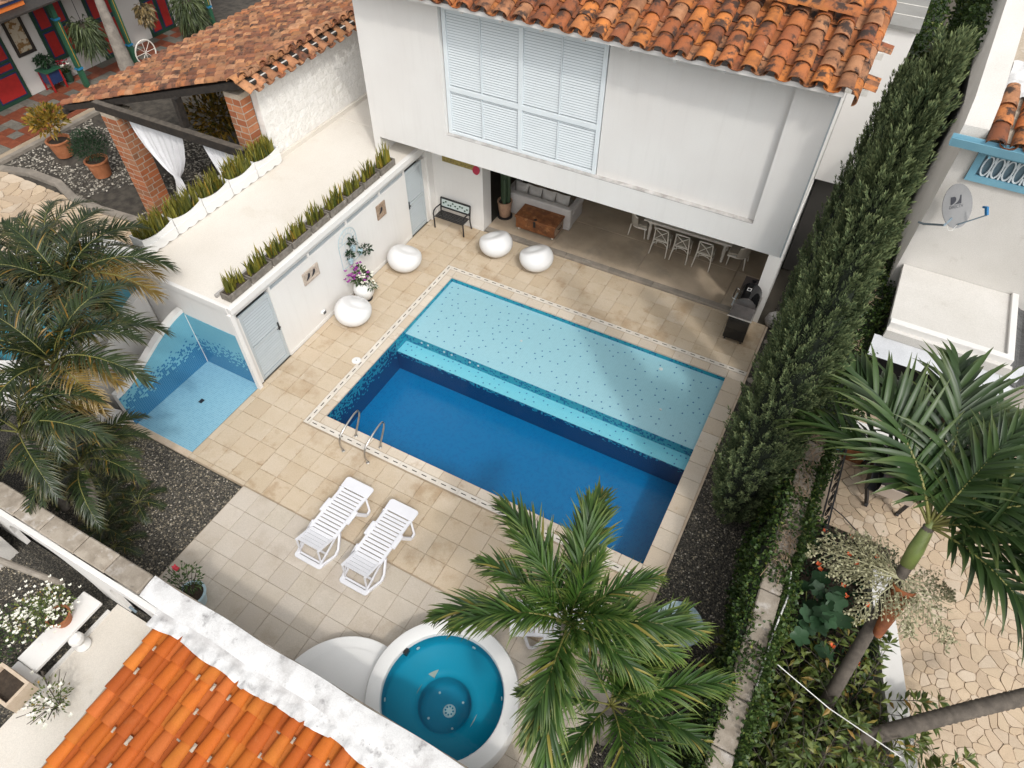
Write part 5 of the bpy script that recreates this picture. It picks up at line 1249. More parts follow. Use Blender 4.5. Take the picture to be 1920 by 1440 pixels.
def hanging(x, y, z, rr, hh, label, m, n, ll):
    p = tag(thing('hanging_basket', (x, y, z - hh)), label, 'hanging plant', 'baskets hung along the porch'); r = random.Random(int(y * 10))
    MB().tube([(x, y, z + .15), (x, y, 2.70)], .012, 5).build('hanger', 'black_metal', p); MB().lathe([(.02, -.2), (.16, -.12), (.22, 0), (.2, .02)], 14, (x, y, z)).build('basket', 'soil', p)
    b = foliage()
    for _ in range(n):
        a = r.uniform(0, 6.28); q = rr * r.random() ** .6; l = ll * r.uniform(.6, 1.3); leaf(b, Vector((x + q * math.cos(a) * .6, y + q * math.sin(a) * .6, z + r.uniform(-hh, .25) * (1 - .4 * q / rr))), Vector((math.cos(a) * .8, math.sin(a) * .8, r.uniform(-1.1, .4))).normalized(), l, .16 if m == 'fern' else .5, r, .5)
    b.build('foliage', m, p)
hanging(-19.8, 10.32, 1.45, .62, 1.1, 'big hanging fern left of the grey palm trunk', 'fern', 700, .42); hanging(-19.8, 13.2, 1.1, .5, .7, 'hanging plant with speckled yellow leaves right of the grey palm trunk', 'orchid', 420, .18); hanging(-19.6, 15.3, .75, .8, 1.3, 'big hanging fern above the pavilion roof edge', 'fern', 800, .45)
t = tag(thing('cart_wheel', (-19.3, 12.2, GZ)), 'pale spoked cart wheel leaning in the dark porch', 'wheel')
b = MB(); b.tube([(-19.3, 12.2 + .5 * math.cos(a), -.2 + .5 * math.sin(a)) for a in [k * math.pi / 14 for k in range(29)]], .03, 6); b.build('rim', 'cream_wood', t)
for k in range(8): MB().tube([(-19.3, 12.2, -.2), (-19.3, 12.2 + .5 * math.cos(k * math.pi / 4), -.2 + .5 * math.sin(k * math.pi / 4))], .012, 5).build('spoke', 'cream_wood', t)
# grey palm trunk passing the eave
t = tag(thing('palm_trunk', (-17.9, 10.2, GZ)), 'thick pale grey palm trunk rising behind the pavilion roof', 'tree')
prof = [(.34 - .012 * k + .012 * (k % 2), k * .22) for k in range(34)]; MB().lathe(prof, 18, (-17.9, 10.2, GZ)).build('trunk', 'palm_bark', t, smooth=True)

# ---- round turquoise pool of the neighbour
t = tag(thing('round_pool', (-8.6, -.6, GZ)), 'round turquoise pool with a white rim behind the left palms', 'pool')
MB().lathe([(2.6, 0), (2.6, 1.22), (2.55, 1.28), (2.32, 1.28), (2.28, 1.2), (2.28, .3)], 56, (-8.6, -.6, GZ), cap=False).build('rim', 'plaster', t, smooth='auto'); MB().lathe([(2.29, .35), (0, .35)], 40, (-8.6, -.6, GZ), cap=False).build('basin', 'pool_far', t); b = MB(); b.lathe([(2.28, 0), (0, 0)], 40, (-8.6, -.6, GZ + .95), cap=False); b.build('water', 'water', t)
t = tag(thing('curved_white_wall', (-5.2, -1.2, GZ)), 'white wall with a swooping curved top behind the shower', 'wall')
b = MB(); N_ = 26; prof = []
for k in range(N_ + 1):
    u = k / N_; prof.append((-.10 - 2.6 * u, 1.15 + .75 * math.cos(u * math.pi) * (1 - .2 * u)))
b.prism_axis([(-2.7, GZ), (-.10, GZ)] + prof, -5.05, -4.85, 'x'); b.build('wall', 'plaster', t)
struct(strip('raised_bed_wall', [(-4.0, -2.4), (-4.6, -2.55), (-5.6, -2.7), (-7.0, -3.4)], .2, GZ, .35, 'plaster'))

# ---------------------------------------------------------------- front garden wall and the neighbour's orange roof
fw = tag(thing('front_garden_wall', (1.5, -5.35, 0)), 'front boundary wall with stone coping on its left half, sealed white on its right', 'wall')
bx('wall', -6.5, -5.41, GZ, 8.4, -5.12, 1.655, 'plaster_old', fw)
xx = -6.4; k = 0
while xx < .75:
    ln = (.82, .70, .90, .76)[k % 4]; e_ = min(xx + ln, .81)
    o = MB(); o.box(xx + .008, -5.46 + rnd.uniform(-.01, .01), 1.656, e_ - .008, -5.09 + rnd.uniform(-.008, .008), 1.75 + rnd.uniform(-.006, .008)); o.build('coping_stone', 'stone_cope', fw, bevel=.02); xx += ln; k += 1
b = MB(); nx_, ny_ = 150, 12; r = random.Random(12)
def cope(u, v): # rounded, lumpy sealed coping
    x = .81 + 7.6 * u; y = -5.085 - .38 * v; z = 1.755 + .020 * math.sin(math.pi * v) - .05 * v + .004 * math.sin(x * 7.1) + .003 * math.sin(x * 17 + v * 5)
    return (x, y + .012 * math.sin(x * 3.3), z)
b.grid(lambda u, v: cope(u, 1 - v), nx_, ny_); b.grid(lambda u, v: (.81 + 7.6 * u, -5.085 + .012 * math.sin((.81 + 7.6 * u) * 3.3), 1.655 + (cope(u, 0)[2] - 1.655) * (1 - v)), nx_, 1); b.build('sealed_coping', 'foil', fw, smooth='auto')
MB().box(.80, -5.10, 1.61, 8.38, -5.065, 1.727).build('drip_edge', 'stone_cope', fw, bevel=.01)
# arcade on the neighbour's side
def arch_poly(x0, x1, zt, arches):
    p = [(x0, 0)]
    for xc, rr, zs in arches: p += [(xc - rr, 0)] + [(xc - rr * math.cos(math.pi * k / 14), zs + rr * math.sin(math.pi * k / 14)) for k in range(15)] + [(xc + rr, 0)]
    return p + [(x1, 0), (x1, zt), (x0, zt)]
b = MB(); b.prism_axis(arch_poly(-6.2, 1.3, 1.64, [(-2.1, 1.15, .25), (.35, .62, .75)]), -5.56, -5.47, 'y'); b.build('arcade', 'plaster', fw)
b = MB(); b.bar((-1.05, -5.50, .75), (-.15, -5.52, 0.03), .04, .05); b.build('dark_edge', 'louvre_dark', fw)
# floor, gravel and bench of that courtyard
struct(bx('side_yard', -9, -14, -.7, 9, -5.45, -.06, 'gravel')); struct(bx('yard_paving', -.62, -9.2, -.059, 1.9, -5.57, .0, 'roof_slab'))
pebbles('yard_gravel', 5000, (-4.2, -8.6, -.65, -5.8), -.055, .012, .028, 'pebbles', 6)
t = tag(thing('white_yard_bench', (-.78, -6.5, 0)), 'white masonry ledge with a baluster leg in the lower left yard', 'bench')
bx('ledge', -1.02, -7.15, .42, -.55, -5.74, .50, 'plaster', t, bevel=.01); bx('end_block', -1.0, -7.6, -.05, -.45, -7.16, .46, 'plaster', t, bevel=.01); bx('kerb', -.66, -7.15, -.05, -.60, -5.74, .06, 'plaster', t)
MB().lathe([(.13, 0), (.14, .05), (.10, .09), (.06, .14), (.08, .20), (.135, .30), (.12, .38), (.07, .42)], 18, (-.52, -6.42, .001)).build('baluster', 'plaster', t, smooth='auto')
pot_plant('white_flower_pot', -.86, -6.30, .50, .14, .19, .24, 'terracotta_pot', 'bush of small white flowers in a terracotta pot on the white ledge', 'shrub2', lambda b, r: (leafball(b, (-.98, -6.25, .92), .36, .28, 520, .07, r, .5), leafball(b, (-1.35, -6.55, .62), .42, .3, 520, .07, r, .3)))
petals('white_blossom', 'white_flower', [(-.98 + rnd.gauss(0, .2), -6.25 + rnd.gauss(0, .2), .85 + rnd.gauss(.08, .14)) for _ in range(110)] + [(-1.4 + rnd.gauss(0, .25), -6.6 + rnd.gauss(0, .25), .65 + rnd.gauss(.08, .12)) for _ in range(110)], .034, bpy.data.objects['white_flower_pot'], rnd)
t = tag(thing('trough_planter', (-.5, -7.3, 0)), 'cream soil filled trough at the end of the white ledge', 'planter')
b = MB(); x0, x1, y0, y1 = -.95, -.25, -7.75, -7.30
for q in ((x0, y0, x1, y0 + .05), (x0, y1 - .05, x1, y1), (x0, y0 + .05, x0 + .05, y1 - .05), (x1 - .05, y0 + .05, x1, y1 - .05)): b.box(q[0], q[1], .47, q[2], q[3], .80)
b.build('box', 'kerb', t); bx('soil', x0 + .05, y0 + .05, .47, x1 - .05, y1 - .05, .70, 'soil', t)
for i, (x, y, lab) in enumerate(((-1.9, -7.3, 'low green shrub with scattered white blooms at the lower left edge'), (-.05, -7.35, 'bare twiggy white flowering shrub beside the orange roof verge'))):
    p = tag(thing('yard_shrub', (x, y, -.05)), lab, 'shrub', 'shrubs in the lower left yard'); b = foliage(); r = random.Random(31 + i)
    leafball(b, (x, y, .35), .75 - .4 * i, .35, 800 - 560 * i, .08, r, .4); b.build('foliage', 'shrub' if i == 0 else 'shrub2', p)
    b = MB()
    for k in range(14): a = r.uniform(0, 6.28); b.tube([(x, y, -.05), (x + .2 * math.cos(a), y + .2 * math.sin(a), .3), (x + .45 * math.cos(a), y + .45 * math.sin(a), .55)], .008, 4)
    b.build('stems', 'bark', p); petals('white_blossom', 'white_flower', [(x + r.gauss(0, .3), y + r.gauss(0, .3), .55 + r.gauss(0, .1)) for _ in range(26)], .045, p, r)
bx_o = bx('far_yard_wall', -5.6, -9.0, -.06, -3.3, -5.75, 1.2, 'plaster_old'); tag(bx_o, 'grimy whitewashed wall at the lower left picture edge', 'wall')
t = tag(thing('drain_pipe', (-3.25, -5.9, 1.2)), 'grey waste pipe lying along the whitewashed wall top, lower left', 'pipe'); MB().tube([(-3.3, -6.3, 1.26), (-1.6, -5.82, .35)], .06, 10).build('pipe', 'step_concrete', t); MB().lathe([(.07, 0), (.07, .08)], 10, (-3.3, -6.3, 1.22)).build('pipe_cap', 'plaster', t)

# orange tiled roof
nb = tag(thing('orange_roofed_house', (4.5, -7.3, 0)), 'house front with a bright orange clay tile roof at the bottom left', 'house')
S6 = R(6.5); Dn = Vector((0, math.cos(S6), math.sin(S6)))
b = MB(); b.prism_axis([(-9.2, 1.06), (-5.64, 1.46), (-5.64, 1.38), (-9.2, .96)], 1.27, 8.4, 'x'); nroof = b.build('roof', 'mortar', nb)
tile_roof(nroof, Vector((1.44, -9.08, 1.13)), Vector((1, 0, 0)), Dn, 21, 9, .32, .39, 'tile_new', limit=298, w=.24, h=.085, seed=33, wj=.006, tilt=.10, taper=.78, th=.024)
bx('wall', 1.6, -8.8, -.06, 8.4, -5.75, .95, 'plaster', nb)
b = MB(); r = random.Random(4)
for i in range(21): # mortar lumps along the gutter tiles
    for k in range(9):
        if r.random() < .3: x = 1.44 + (i + .5) * .32; y = -9.08 + k * .39; z = 1.13 + (y + 9.08) * math.tan(S6) + .03; s = r.uniform(.015, .035); b.add([(x - s, y - s * 2, z), (x + s, y - s * 2, z), (x + s, y + s * 2, z + .012), (x - s, y + s * 2, z + .012), (x, y, z + .035)], [(0, 1, 4), (1, 2, 4), (2, 3, 4), (3, 0, 4)])
struct(b.build('mortar_dabs', 'mortar', nroof), 'stuff')
# crumpled flashing: scalloped and torn lower edge lying over the tiles
b = MB(); nx_, ny_ = 260, 14; r = random.Random(5); edge = []
for k in range(24):
    edge.append(r.uniform(-.05, .05))
def flash(u, v):
    x = 1.24 + 7.1 * u; ph = (x - 1.44) / .32; lob = ph - math.floor(ph); e_ = edge[int(ph) % 24]
    ln = .30 + .3 * e_ + .03 * math.sin(x * 2.3) + .02 * math.sin(x * 5.9) - (.10 * max(0, 1 - abs(lob - .5) / .07) if int(ph * 1.0) % 4 == 1 else 0)
    y = -5.43 - ln * v; z = 1.70 - (.345 * v) ** 1 * .55 * (ln / .36) + .012 * math.sin(2 * math.pi * ph) * v + .006 * math.sin(x * 9 + v * 5) * v
    zc = 1.13 + (y + 9.08) * math.tan(S6) + .112 + .030 * max(0, math.cos(2 * math.pi * ph)) * v
    return (x, y, max(z, zc + .006 * math.sin(x * 11 + v * 7)) )
b.grid(lambda u, v: flash(u, 1 - v), nx_, ny_); b.build('flashing_sheet', 'foil', nroof, smooth=True)
t = pot_plant('rose_pot', .72, -4.80, 0, .16, .24, .40, 'pot_blue', 'rose bush in a pale blue pot behind the front wall', 'shrub', lambda b, r: leafball(b, (.70, -4.78, .85), .34, .34, 260, .09, r, .5))
petals('red_blossom', 'red_flower', [(.55, -4.70, 1.12), (.6, -4.7, 1.1)], .06, t, rnd)
b = MB(); r = random.Random(77)
for k in range(12): a = r.uniform(0, 6.28); b.tube([(.72, -4.8, .35), (.72 + .14 * math.cos(a), -4.8 + .14 * math.sin(a), .7), (.72 + .30 * math.cos(a), -4.8 + .30 * math.sin(a), 1.05)], .007, 4)
b.build('stems', 'bark', t)

# ---------------------------------------------------------------- right-hand boundary wall
gw = tag(thing('side_garden_wall', (10.1, 4, 0)), 'long boundary wall right of the cypresses with mossy coping stones, overgrown by ivy', 'wall')
bx('wall', 9.97, -5.2, 0, 10.22, 19, 2.12, 'plaster_old', gw)
yy = -5.1; k = 0
while yy < 18.5:
    ln = (.86, .98, .78)[k % 3]; MB().box(9.92 + rnd.uniform(-.015, .01), yy + .01, 2.121, 10.26 + rnd.uniform(-.01, .02), yy + ln - .01, 2.20 + rnd.uniform(-.01, .02)).build('coping_stone', 'stone_cope', gw, bevel=.02); yy += ln; k += 1

# ---------------------------------------------------------------- neighbour on the right: house, canopy, patio
rh = tag(thing('right_neighbour_house', (12.5, 11, 0)), 'white neighbour house with sky blue gutter and clay tile roof at the right edge', 'house')
b = MB(); b.box(10.55, 8.0, 0, 10.85, 18, 5.90); b.box(10.85, 8.0, 0, 16, 8.2, 5.20); b.box(10.85, 8.0, 5.88, 16, 8.2, 6.02); b.build('wall', 'plaster_old', rh)
b = MB(); b.prism_axis([(8.0, 5.901), (18, 5.901), (18, 9.2), (8.5, 6.55), (8.05, 6.2)], 10.40, 10.84, 'x'); b.build('gable_parapet', 'plaster_old', rh)
b = MB(); b.prism_axis([(7.92, 6.10), (14, 8.28), (14, 8.1), (7.92, 6.0)], 10.86, 16, 'x'); rroof = b.build('roof', 'mortar', rh)
S_ = math.atan2(2.2, 6.15); Dr = Vector((0, math.cos(S_), math.sin(S_)))
tile_roof(rroof, Vector((11.02, 7.78, 6.06)), Vector((1, 0, 0)), Dr, 10, 3, .385, .46, 'tile_house', limit=120, w=.34, h=.14, seed=51, wj=.01)
b = MB(); r = random.Random(8)
def flapr(u, v): x = 10.86 + 3.8 * u; return (x, 8.88 + .9 * v + .05 * math.sin(x * 9) * (1 - v), 6.52 + .34 * v + .03 * math.sin(x * 13 + v * 7) + .02 * math.sin(x * 31 - v * 11))
b.grid(flapr, 60, 14); b.build('sealed_flashing', 'foil', rroof, smooth=True)
b = MB(); b.prism_axis([(7.66, 5.93), (7.80, 5.93), (7.84, 6.10), (7.82, 6.10), (7.785, 5.95), (7.675, 5.95), (7.64, 6.10), (7.62, 6.10)], 10.28, 16, 'x'); b.build('gutter', 'trim_blue', rh)
bx('gutter_board', 10.30, 7.85, 5.90, 16, 7.89, 6.08, 'trim_blue', rh); bx('gutter_strap', 11.0, 7.70, 5.84, 11.04, 7.84, 5.929, 'trim_blue', rh)
wx0, wx1, wz0, wz1 = 10.86, 13.2, 5.22, 5.86
b = MB(); b.box(wx0, 7.93, wz0, wx1, 7.999, wz0 + .12); b.box(wx0, 7.93, wz1 - .08, wx1, 7.999, wz1); b.box(wx0, 7.93, wz0 + .12, wx0 + .13, 7.999, wz1 - .08); win = b.build('window_frame', 'trim_blue', rh)
bx('window_back', wx0 + .13, 8.02, wz0 + .10, wx1, 8.05, wz1 - .06, mat('dusty_blue_glass', (.14, .22, .27), None, 1, .4), win)
for k in range(11):
    c = wx0 + .25 + k * .19; b = MB(); pts = [(c + .075 * math.cos(a), (wz0 + wz1) / 2 + .02 + .20 * math.sin(a)) for a in [q * math.pi / 10 for q in range(21)]]
    b.tube([(x, 7.975, z) for x, z in pts], .018, 5, caps=False); b.build('lattice_oval', 'shutter', win)
    b = MB()
    for s in (-1, 1): b.tube([(c + .095, 7.975, (wz0 + wz1) / 2 + .02 + s * .21), (c + .095, 7.975, (wz0 + wz1) / 2 + .02 + s * .08)], .022, 5)
    b.build('lattice_drop', 'shutter', win)
# low flat canopy roof in front of that house
cn = tag(thing('canopy_roof', (11.75, 6.95, 0)), 'low white flat roof with a raised edge below the satellite dish', 'roof')
bx('slab', 10.66, 5.95, 2.86, 12.82, 7.99, 2.98, 'plaster_old', cn); bx('edge', 10.66, 5.80, 2.84, 12.95, 5.949, 3.05, 'plaster', cn, bevel=.01); bx('edge', 12.821, 5.95, 2.84, 12.95, 7.99, 3.05, 'plaster', cn, bevel=.01)
bx('fascia', 10.66, 5.70, 2.70, 12.99, 5.799, 2.90, 'plaster_old', cn)
b = MB(); b.add([(10.5, 5.72, 2.70), (12.92, 5.72, 2.70), (12.92, 5.25, 2.52), (10.5, 5.25, 2.52)], [(3, 2, 1, 0)]); b.add([(12.92, 5.72, 2.70), (13.3, 6.2, 2.70), (13.55, 5.9, 2.52), (12.92, 5.25, 2.52)], [(0, 1, 2, 3)]); b.build('metal_apron', 'metal_flash', cn)
b = MB(); b.grid(lambda u, v: (12.97 + 3 * u, 5.6 + 2.6 * v, 2.62 + .03 * math.sin(u * 60) + .1 * v), 60, 6); b.build('dark_sheet_roof', 'fibre_roof', cn)
for x in (10.75, 12.8): bx('support_wall', x, 6.2, 0, x + .15, 7.9, 2.69, 'interior_dark', cn)
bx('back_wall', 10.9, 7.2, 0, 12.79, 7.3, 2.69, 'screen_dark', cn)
bx('low_wall', 10.6, 4.75, 0, 12.2, 4.9, .95, 'plaster', cn); bx('low_wall_band', 10.6, 4.73, .0, 12.2, 4.749, .22, 'trim_blue', cn)
# satellite dish
ds = tag(thing('satellite_dish', (10.92, 7.5, 4.4)), 'grey satellite dish with a dark logo on the white neighbour wall', 'satellite dish')
dn = Vector((.50, -.65, .56)).normalized(); dc = Vector((10.92, 7.42, 4.93)); dv = Vector((-.42, .40, .82)); dv = (dv - dn * dv.dot(dn)).normalized(); du = dv.cross(dn)
b = MB(); n1, n2 = 8, 36
def dpt(rr, a, off): return dc + du * (.325 * rr * math.cos(a)) + dv * (.43 * rr * math.sin(a)) + dn * (.05 * rr * rr - .05 + off)
vs = [dpt(i / n1, 2 * math.pi * k / n2, o_) for o_ in (0, -.012) for i in range(n1 + 1) for k in range(n2)]; m_ = (n1 + 1) * n2; fs = []
for s in (0, 1):
    for i in range(n1):
        for k in range(n2):
            f_ = (s * m_ + i * n2 + k, s * m_ + (i + 1) * n2 + k, s * m_ + (i + 1) * n2 + (k + 1) % n2, s * m_ + i * n2 + (k + 1) % n2); fs.append(f_ if s == 0 else f_[::-1])
for k in range(n2): fs.append((n1 * n2 + k, m_ + n1 * n2 + k, m_ + n1 * n2 + (k + 1) % n2, n1 * n2 + (k + 1) % n2))
b.add(vs, fs); dish = b.build('reflector', 'dish', ds, smooth='auto')
def on_dish(x, y): return dc + du * x + dv * y + dn * (.05 * ((x / .325) ** 2 + (y / .43) ** 2) - .05 + .004)
def decal(name, polys):
    b = MB()
    for p in polys: b.add([on_dish(*q) for q in p], [tuple(range(len(p)))])
    return b.build(name, 'ink', dish)
# emblem: dark square cut by a pale swoosh
D1 = [(-.115, .03)] + [(-.115, .185), (-.03, .185), (.0, .165), (.012, .13), (.0, .09), (-.03, .06), (-.07, .04)]
D2 = [(-.045, .033), (.115, .033), (.115, .20), (.085, .20), (.083, .16), (.07, .115), (.04, .075), (.0, .048)]
decal('emblem', [D1]); decal('emblem', [D2])
def text_mesh(s, size):
    cu = bpy.data.curves.new('txt', 'FONT'); cu.body = s; cu.size = size; cu.align_x = 'CENTER'; o = bpy.data.objects.new('txt', cu); COL.objects.link(o)
    dg = bpy.context.evaluated_depsgraph_get(); me = bpy.data.meshes.new_from_object(o.evaluated_get(dg)); bpy.data.objects.remove(o); return me
me = text_mesh('DIRECTV', .082); b = MB(); b.add([on_dish(v.co.x * .92, v.co.y - .04) for v in me.vertices], [tuple(p.vertices) for p in me.polygons]); b.build('lettering', 'ink', dish); bpy.data.meshes.remove(me)
MB().tube([dc - dn * .03 - dv * .22 - du * .10, dc - dv * .32 - du * .28, (10.58, 7.75, 4.18), (10.5, 7.9, 4.1)], .022, 8).build('mast', 'louvre_dark', ds)
fe = dc + dn * .42 + du * .26 - dv * .12
MB().tube([dc - dv * .36 + dn * .01, fe - dv * .10], .014, 8).build('feed_arm', 'louvre_dark', ds)
b = MB(); b.bar(fe - dv * .10, fe + dv * .06, .05, .06); b.bar(fe + dv * .05, fe + dv * .05 - dn * .09, .04, .04); b.build('feed_horn', 'dish_blue', ds, bevel=.006)
MB().tube([dc - dv * .36, dc - dv * .46 - du * .12, dc - dv * .44 - du * .2, dc - dv * .34 - du * .22], .005, 5).build('cable', 'cable_white', ds)
# patio of irregular flagstones
pt = struct(thing('flagstone_patio', (13, 2, 0))); bx('patio_bed', 10.3, -6, -.06, 19, 7.9, -.02, 'flag_joint', pt)
def curb_x(y): return float(np.interp(y, [-6, -3, -1.4, .3, 1.1, 1.6], [13.9, 13.35, 12.95, 12.5, 12.25, 12.15]))
vflag('f', (10.95, -4.0, 16.2, 6.2), 1150, 17, .0, 'flag', pt, gap=.006, inside=lambda x, y: (x > curb_x(y) + .02) if y < 1.6 else (x > 11.0 + max(0, (2.6 - y) * 1.1)))
# planting bed and white kerb wall
struct(bx('planting_bed', 10.23, -6, -.02, 12.3, 2.6, .12, 'soil'))
kb = tag(strip('kerb_wall', [(12.12, 1.75), (12.2, 1.2), (12.38, .6), (12.6, -.2), (12.95, -1.4), (13.15, -2.3), (13.4, -4.0)], .36, 0, .52, 'plaster'), 'low white curving kerb wall between the planting bed and the patio', 'kerb wall')
# charcoal grill
t = tag(thing('charcoal_grill', (12.0, 4.2, 0)), 'black charcoal grill box with pale rods standing on the patio', 'grill')
x0, x1, y0, y1, za, zb = 11.72, 12.42, 3.55, 4.80, .48, .80; b = MB()
for q in ((x0, y0 + .03, x0 + .03, y1), (x1 - .03, y0 + .03, x1, y1), (x0 + .03, y1 - .03, x1 - .03, y1)): b.box(q[0], q[1], za, q[2], q[3], zb)
b.box(x0, y0 + .03, za - .02, x1, y1, za - .001); b.build('fire_box', 'black_metal', t); bx('front_panel', x0, y0, za, x1, y0 + .029, zb - .02, 'tin', t); bx('ash_bed', x0 + .03, y0 + .03, za, x1 - .03, y1 - .03, za + .12, 'ash', t); bx('side_wing', x0 - .22, y0 + .05, za - .05, x0 - .19, y1 - .05, zb - .03, 'black_metal', t); bx('wing_floor', x0 - .19, y0 + .05, za - .05, x0 - .001, y1 - .05, za - .02, 'black_metal', t)
for k in range(20): MB().tube([(x0 + .14, y0 + .42 + k * .038, zb - .02), (x1 - .05, y0 + .42 + k * .038, zb - .02)], .011, 6).build('grill_rod', 'rod', t)
MB().tube([(x0 + .11, y0 + .36, zb), (x0 + .11, y1 - .10, zb)], .012, 6).build('rod_rail', 'steel', t)
for x, y, fx, fy in ((x0 - .18, y0 + .08, x0 - .02, y0 - .02), (x0 - .18, y1 - .25, x0 - .28, y1 - .28), (x1 - .05, y0 + .05, x1 - .1, y0 + .05), (x1 - .05, y1 - .08, x1, y1 - .05)):
    MB().bar((x, y, za), (fx, fy, .06), .06, .06).build('leg', 'black_metal', t); MB().tube([(fx - .03, fy, .05), (fx + .03, fy, .05)], .05, 10).build('wheel', 'black_metal', t)
t = tag(thing('wooden_crate', (11.2, 5.0, 0)), 'dark brown box beside the charcoal grill', 'box'); bx('body', 11.0, 4.55, 0, 11.42, 4.72, .62, 'chest_wood', t, bevel=.01); bx('lid', 10.98, 4.53, .621, 11.44, 4.74, .66, 'dark_beam', t)
tag(MB().tube([(10.95, 3.0, .25), (11.3, 2.95, .12), (11.7, 2.75, .03), (12.1, 2.5, .02), (12.6, 2.35, .02)], .013, 6).build('garden_hose', 'black_metal'), 'thin black hose running across the flagstones near the grill', 'hose')
# scrolled iron railing beside the wall
t = tag(thing('iron_railing', (10.75, 3.0, 0)), 'black scrolled iron railing between the ivy wall and the patio', 'railing')
MB().bar((10.95, 1.9, .75), (10.92, 4.2, .75), .03, .03).build('top_bar', 'black_metal', t); MB().bar((10.95, 1.9, .08), (10.92, 4.2, .08), .03, .03).build('bottom_bar', 'black_metal', t)
for k in range(7):
    y = 2.05 + k * .33; MB().tube([(10.94, y + .13 * (1 - q / 16) * math.cos(q * .7), .42 + .25 * (1 - q / 20) * math.sin(q * .7)) for q in range(15)], .013, 5).build('scroll', 'black_metal', t)
# cables
tag(MB().tube([(10.42, -1.75, 2.25), (11.3, -1.99, 2.16), (12.3, -2.21, 2.25)], .008, 6).build('overhead_cable', 'cable_white'), 'white cable strung across the planting bed, lower right', 'cable')
tag(MB().tube([(10.3, -.15, 2.22), (10.36, -.6, 2.2), (10.30, -1.3, 2.18), (10.28, -2.2, 2.2)], .014, 6).build('white_conduit', 'cable_white'), 'white conduit running along the coping of the ivy wall', 'conduit')
# mosaic table edge under the palm
t = tag(thing('mosaic_table', (9.05, -1.15, 0)), 'round pale blue patterned table half hidden under the foreground palm', 'table')
MB().lathe([(.0, .70), (.40, .70), (.42, .715), (.42, .73), (0, .735)], 32, (9.02, -1.15, 0)).build('top', 'green_glossy', t, smooth='auto')
for k in range(3): a = k * 2.1 + .4; MB().tube([(9.02, -1.15, .69), (9.02 + .12 * math.cos(a), -1.15 + .12 * math.sin(a), .35), (9.02 + .3 * math.cos(a), -1.15 + .3 * math.sin(a), -.02)], .014, 6).build('leg', 'wire_blue', t)
# pale folded cloth heap behind the pier
t = tag(MB().lathe([(.05, 0), (.20, .04), (.24, .18), (.2, .34), (.1, .44), (0, .46)], 22, (8.55, 8.1, -.02), sy=.8).build('folded_bundle', 'basket', smooth=True), 'whitish bundled net behind the right pier of the house', 'bundle')

# ---------------------------------------------------------------- palms
def frond_mesh(name, m, seed, L=2.2, e0=60, e1=-25, nl=44, ll=.62, lw=.020, start=.14, vee=.35, droop=.9, seg=4, ang0=62, ang1=28, mess=.25, rach='rachis'):
    """one pinnate frond along +x: arching stalk, two ranks of folded, drooping leaflets"""
    r = random.Random(seed); b = MB(); b.rnd = []; b.tip = []
    n = 26; P = [Vector((0, 0, 0))]
    for k in range(n):
        t = (k + .5) / n; e = R(e0 + (e1 - e0) * t ** 1.15); P.append(P[-1] + Vector((math.cos(e), r.uniform(-.02, .02), math.sin(e))) * (L / n))
    b.cur = 1; b.tube(P, [.022 * (1 - .85 * k / n) + .002 for k in range(n + 1)], 5); b.rnd += [.5] * len(b.v); b.tip += [0] * len(b.v); b.cur = 0
    for i in range(nl):
        t = start + (1 - start) * (i + .5) / nl; f = t * n; k = min(int(f), n - 1); p = P[k].lerp(P[k + 1], f - k); d = (P[k + 1] - P[k]).normalized()
        up = Vector((0, 1, 0)).cross(d) * -1
        if up.z < 0 and abs(d.z) < .9: up = -up
        shp = min(1, .45 + 2.2 * (t - start)) * (1 - .55 * max(0, (t - .6) / .4) ** 1.4)
        for s in (-1, 1):
            a = R(ang0 + (ang1 - ang0) * t + r.gauss(0, 6)); l = ll * shp * r.uniform(.85, 1.12); side = Vector((0, s, 0))
            dd = (d * math.cos(a) + side * math.sin(a) + up * (vee + r.gauss(0, mess * .5))).normalized(); q = p.copy(); o = len(b.v); rv = min(.88, max(0, r.gauss(.45, .22)))
            if r.random() < .018: rv = .98
            sd0 = dd.cross(up).normalized(); dr = droop * r.uniform(.6, 1.4)
            for g in range(seg + 1):
                u = g / seg; w_ = lw * (1 - (2 * u - .75) ** 2 * .35) * (1 - u ** 3) + .0012; nn = sd0.cross(dd).normalized()
                b.v += [tuple(q - sd0 * w_ + nn * (w_ * .35)), tuple(q), tuple(q + sd0 * w_ + nn * (w_ * .35))]; b.rnd += [rv] * 3; b.tip += [u * r.uniform(.7, 1.1)] * 3
                dd = (dd + Vector((0, 0, -dr / seg * (.4 + u)))).normalized(); q = q + dd * (l / seg)
                sd0 = (sd0 - dd * sd0.dot(dd)).normalized()
            for g in range(seg):
                c = o + 3 * g; b.f += [(c, c + 1, c + 4, c + 3), (c + 1, c + 2, c + 5, c + 4)]; b.mi += [0, 0]
    return b.mesh(name, [m, rach], True)
def dense(fr): return fr + [(a + 17, (m + 1) % 4 if m != 4 else 4, c * .92, p) for a, m, c, p in fr[::3]]
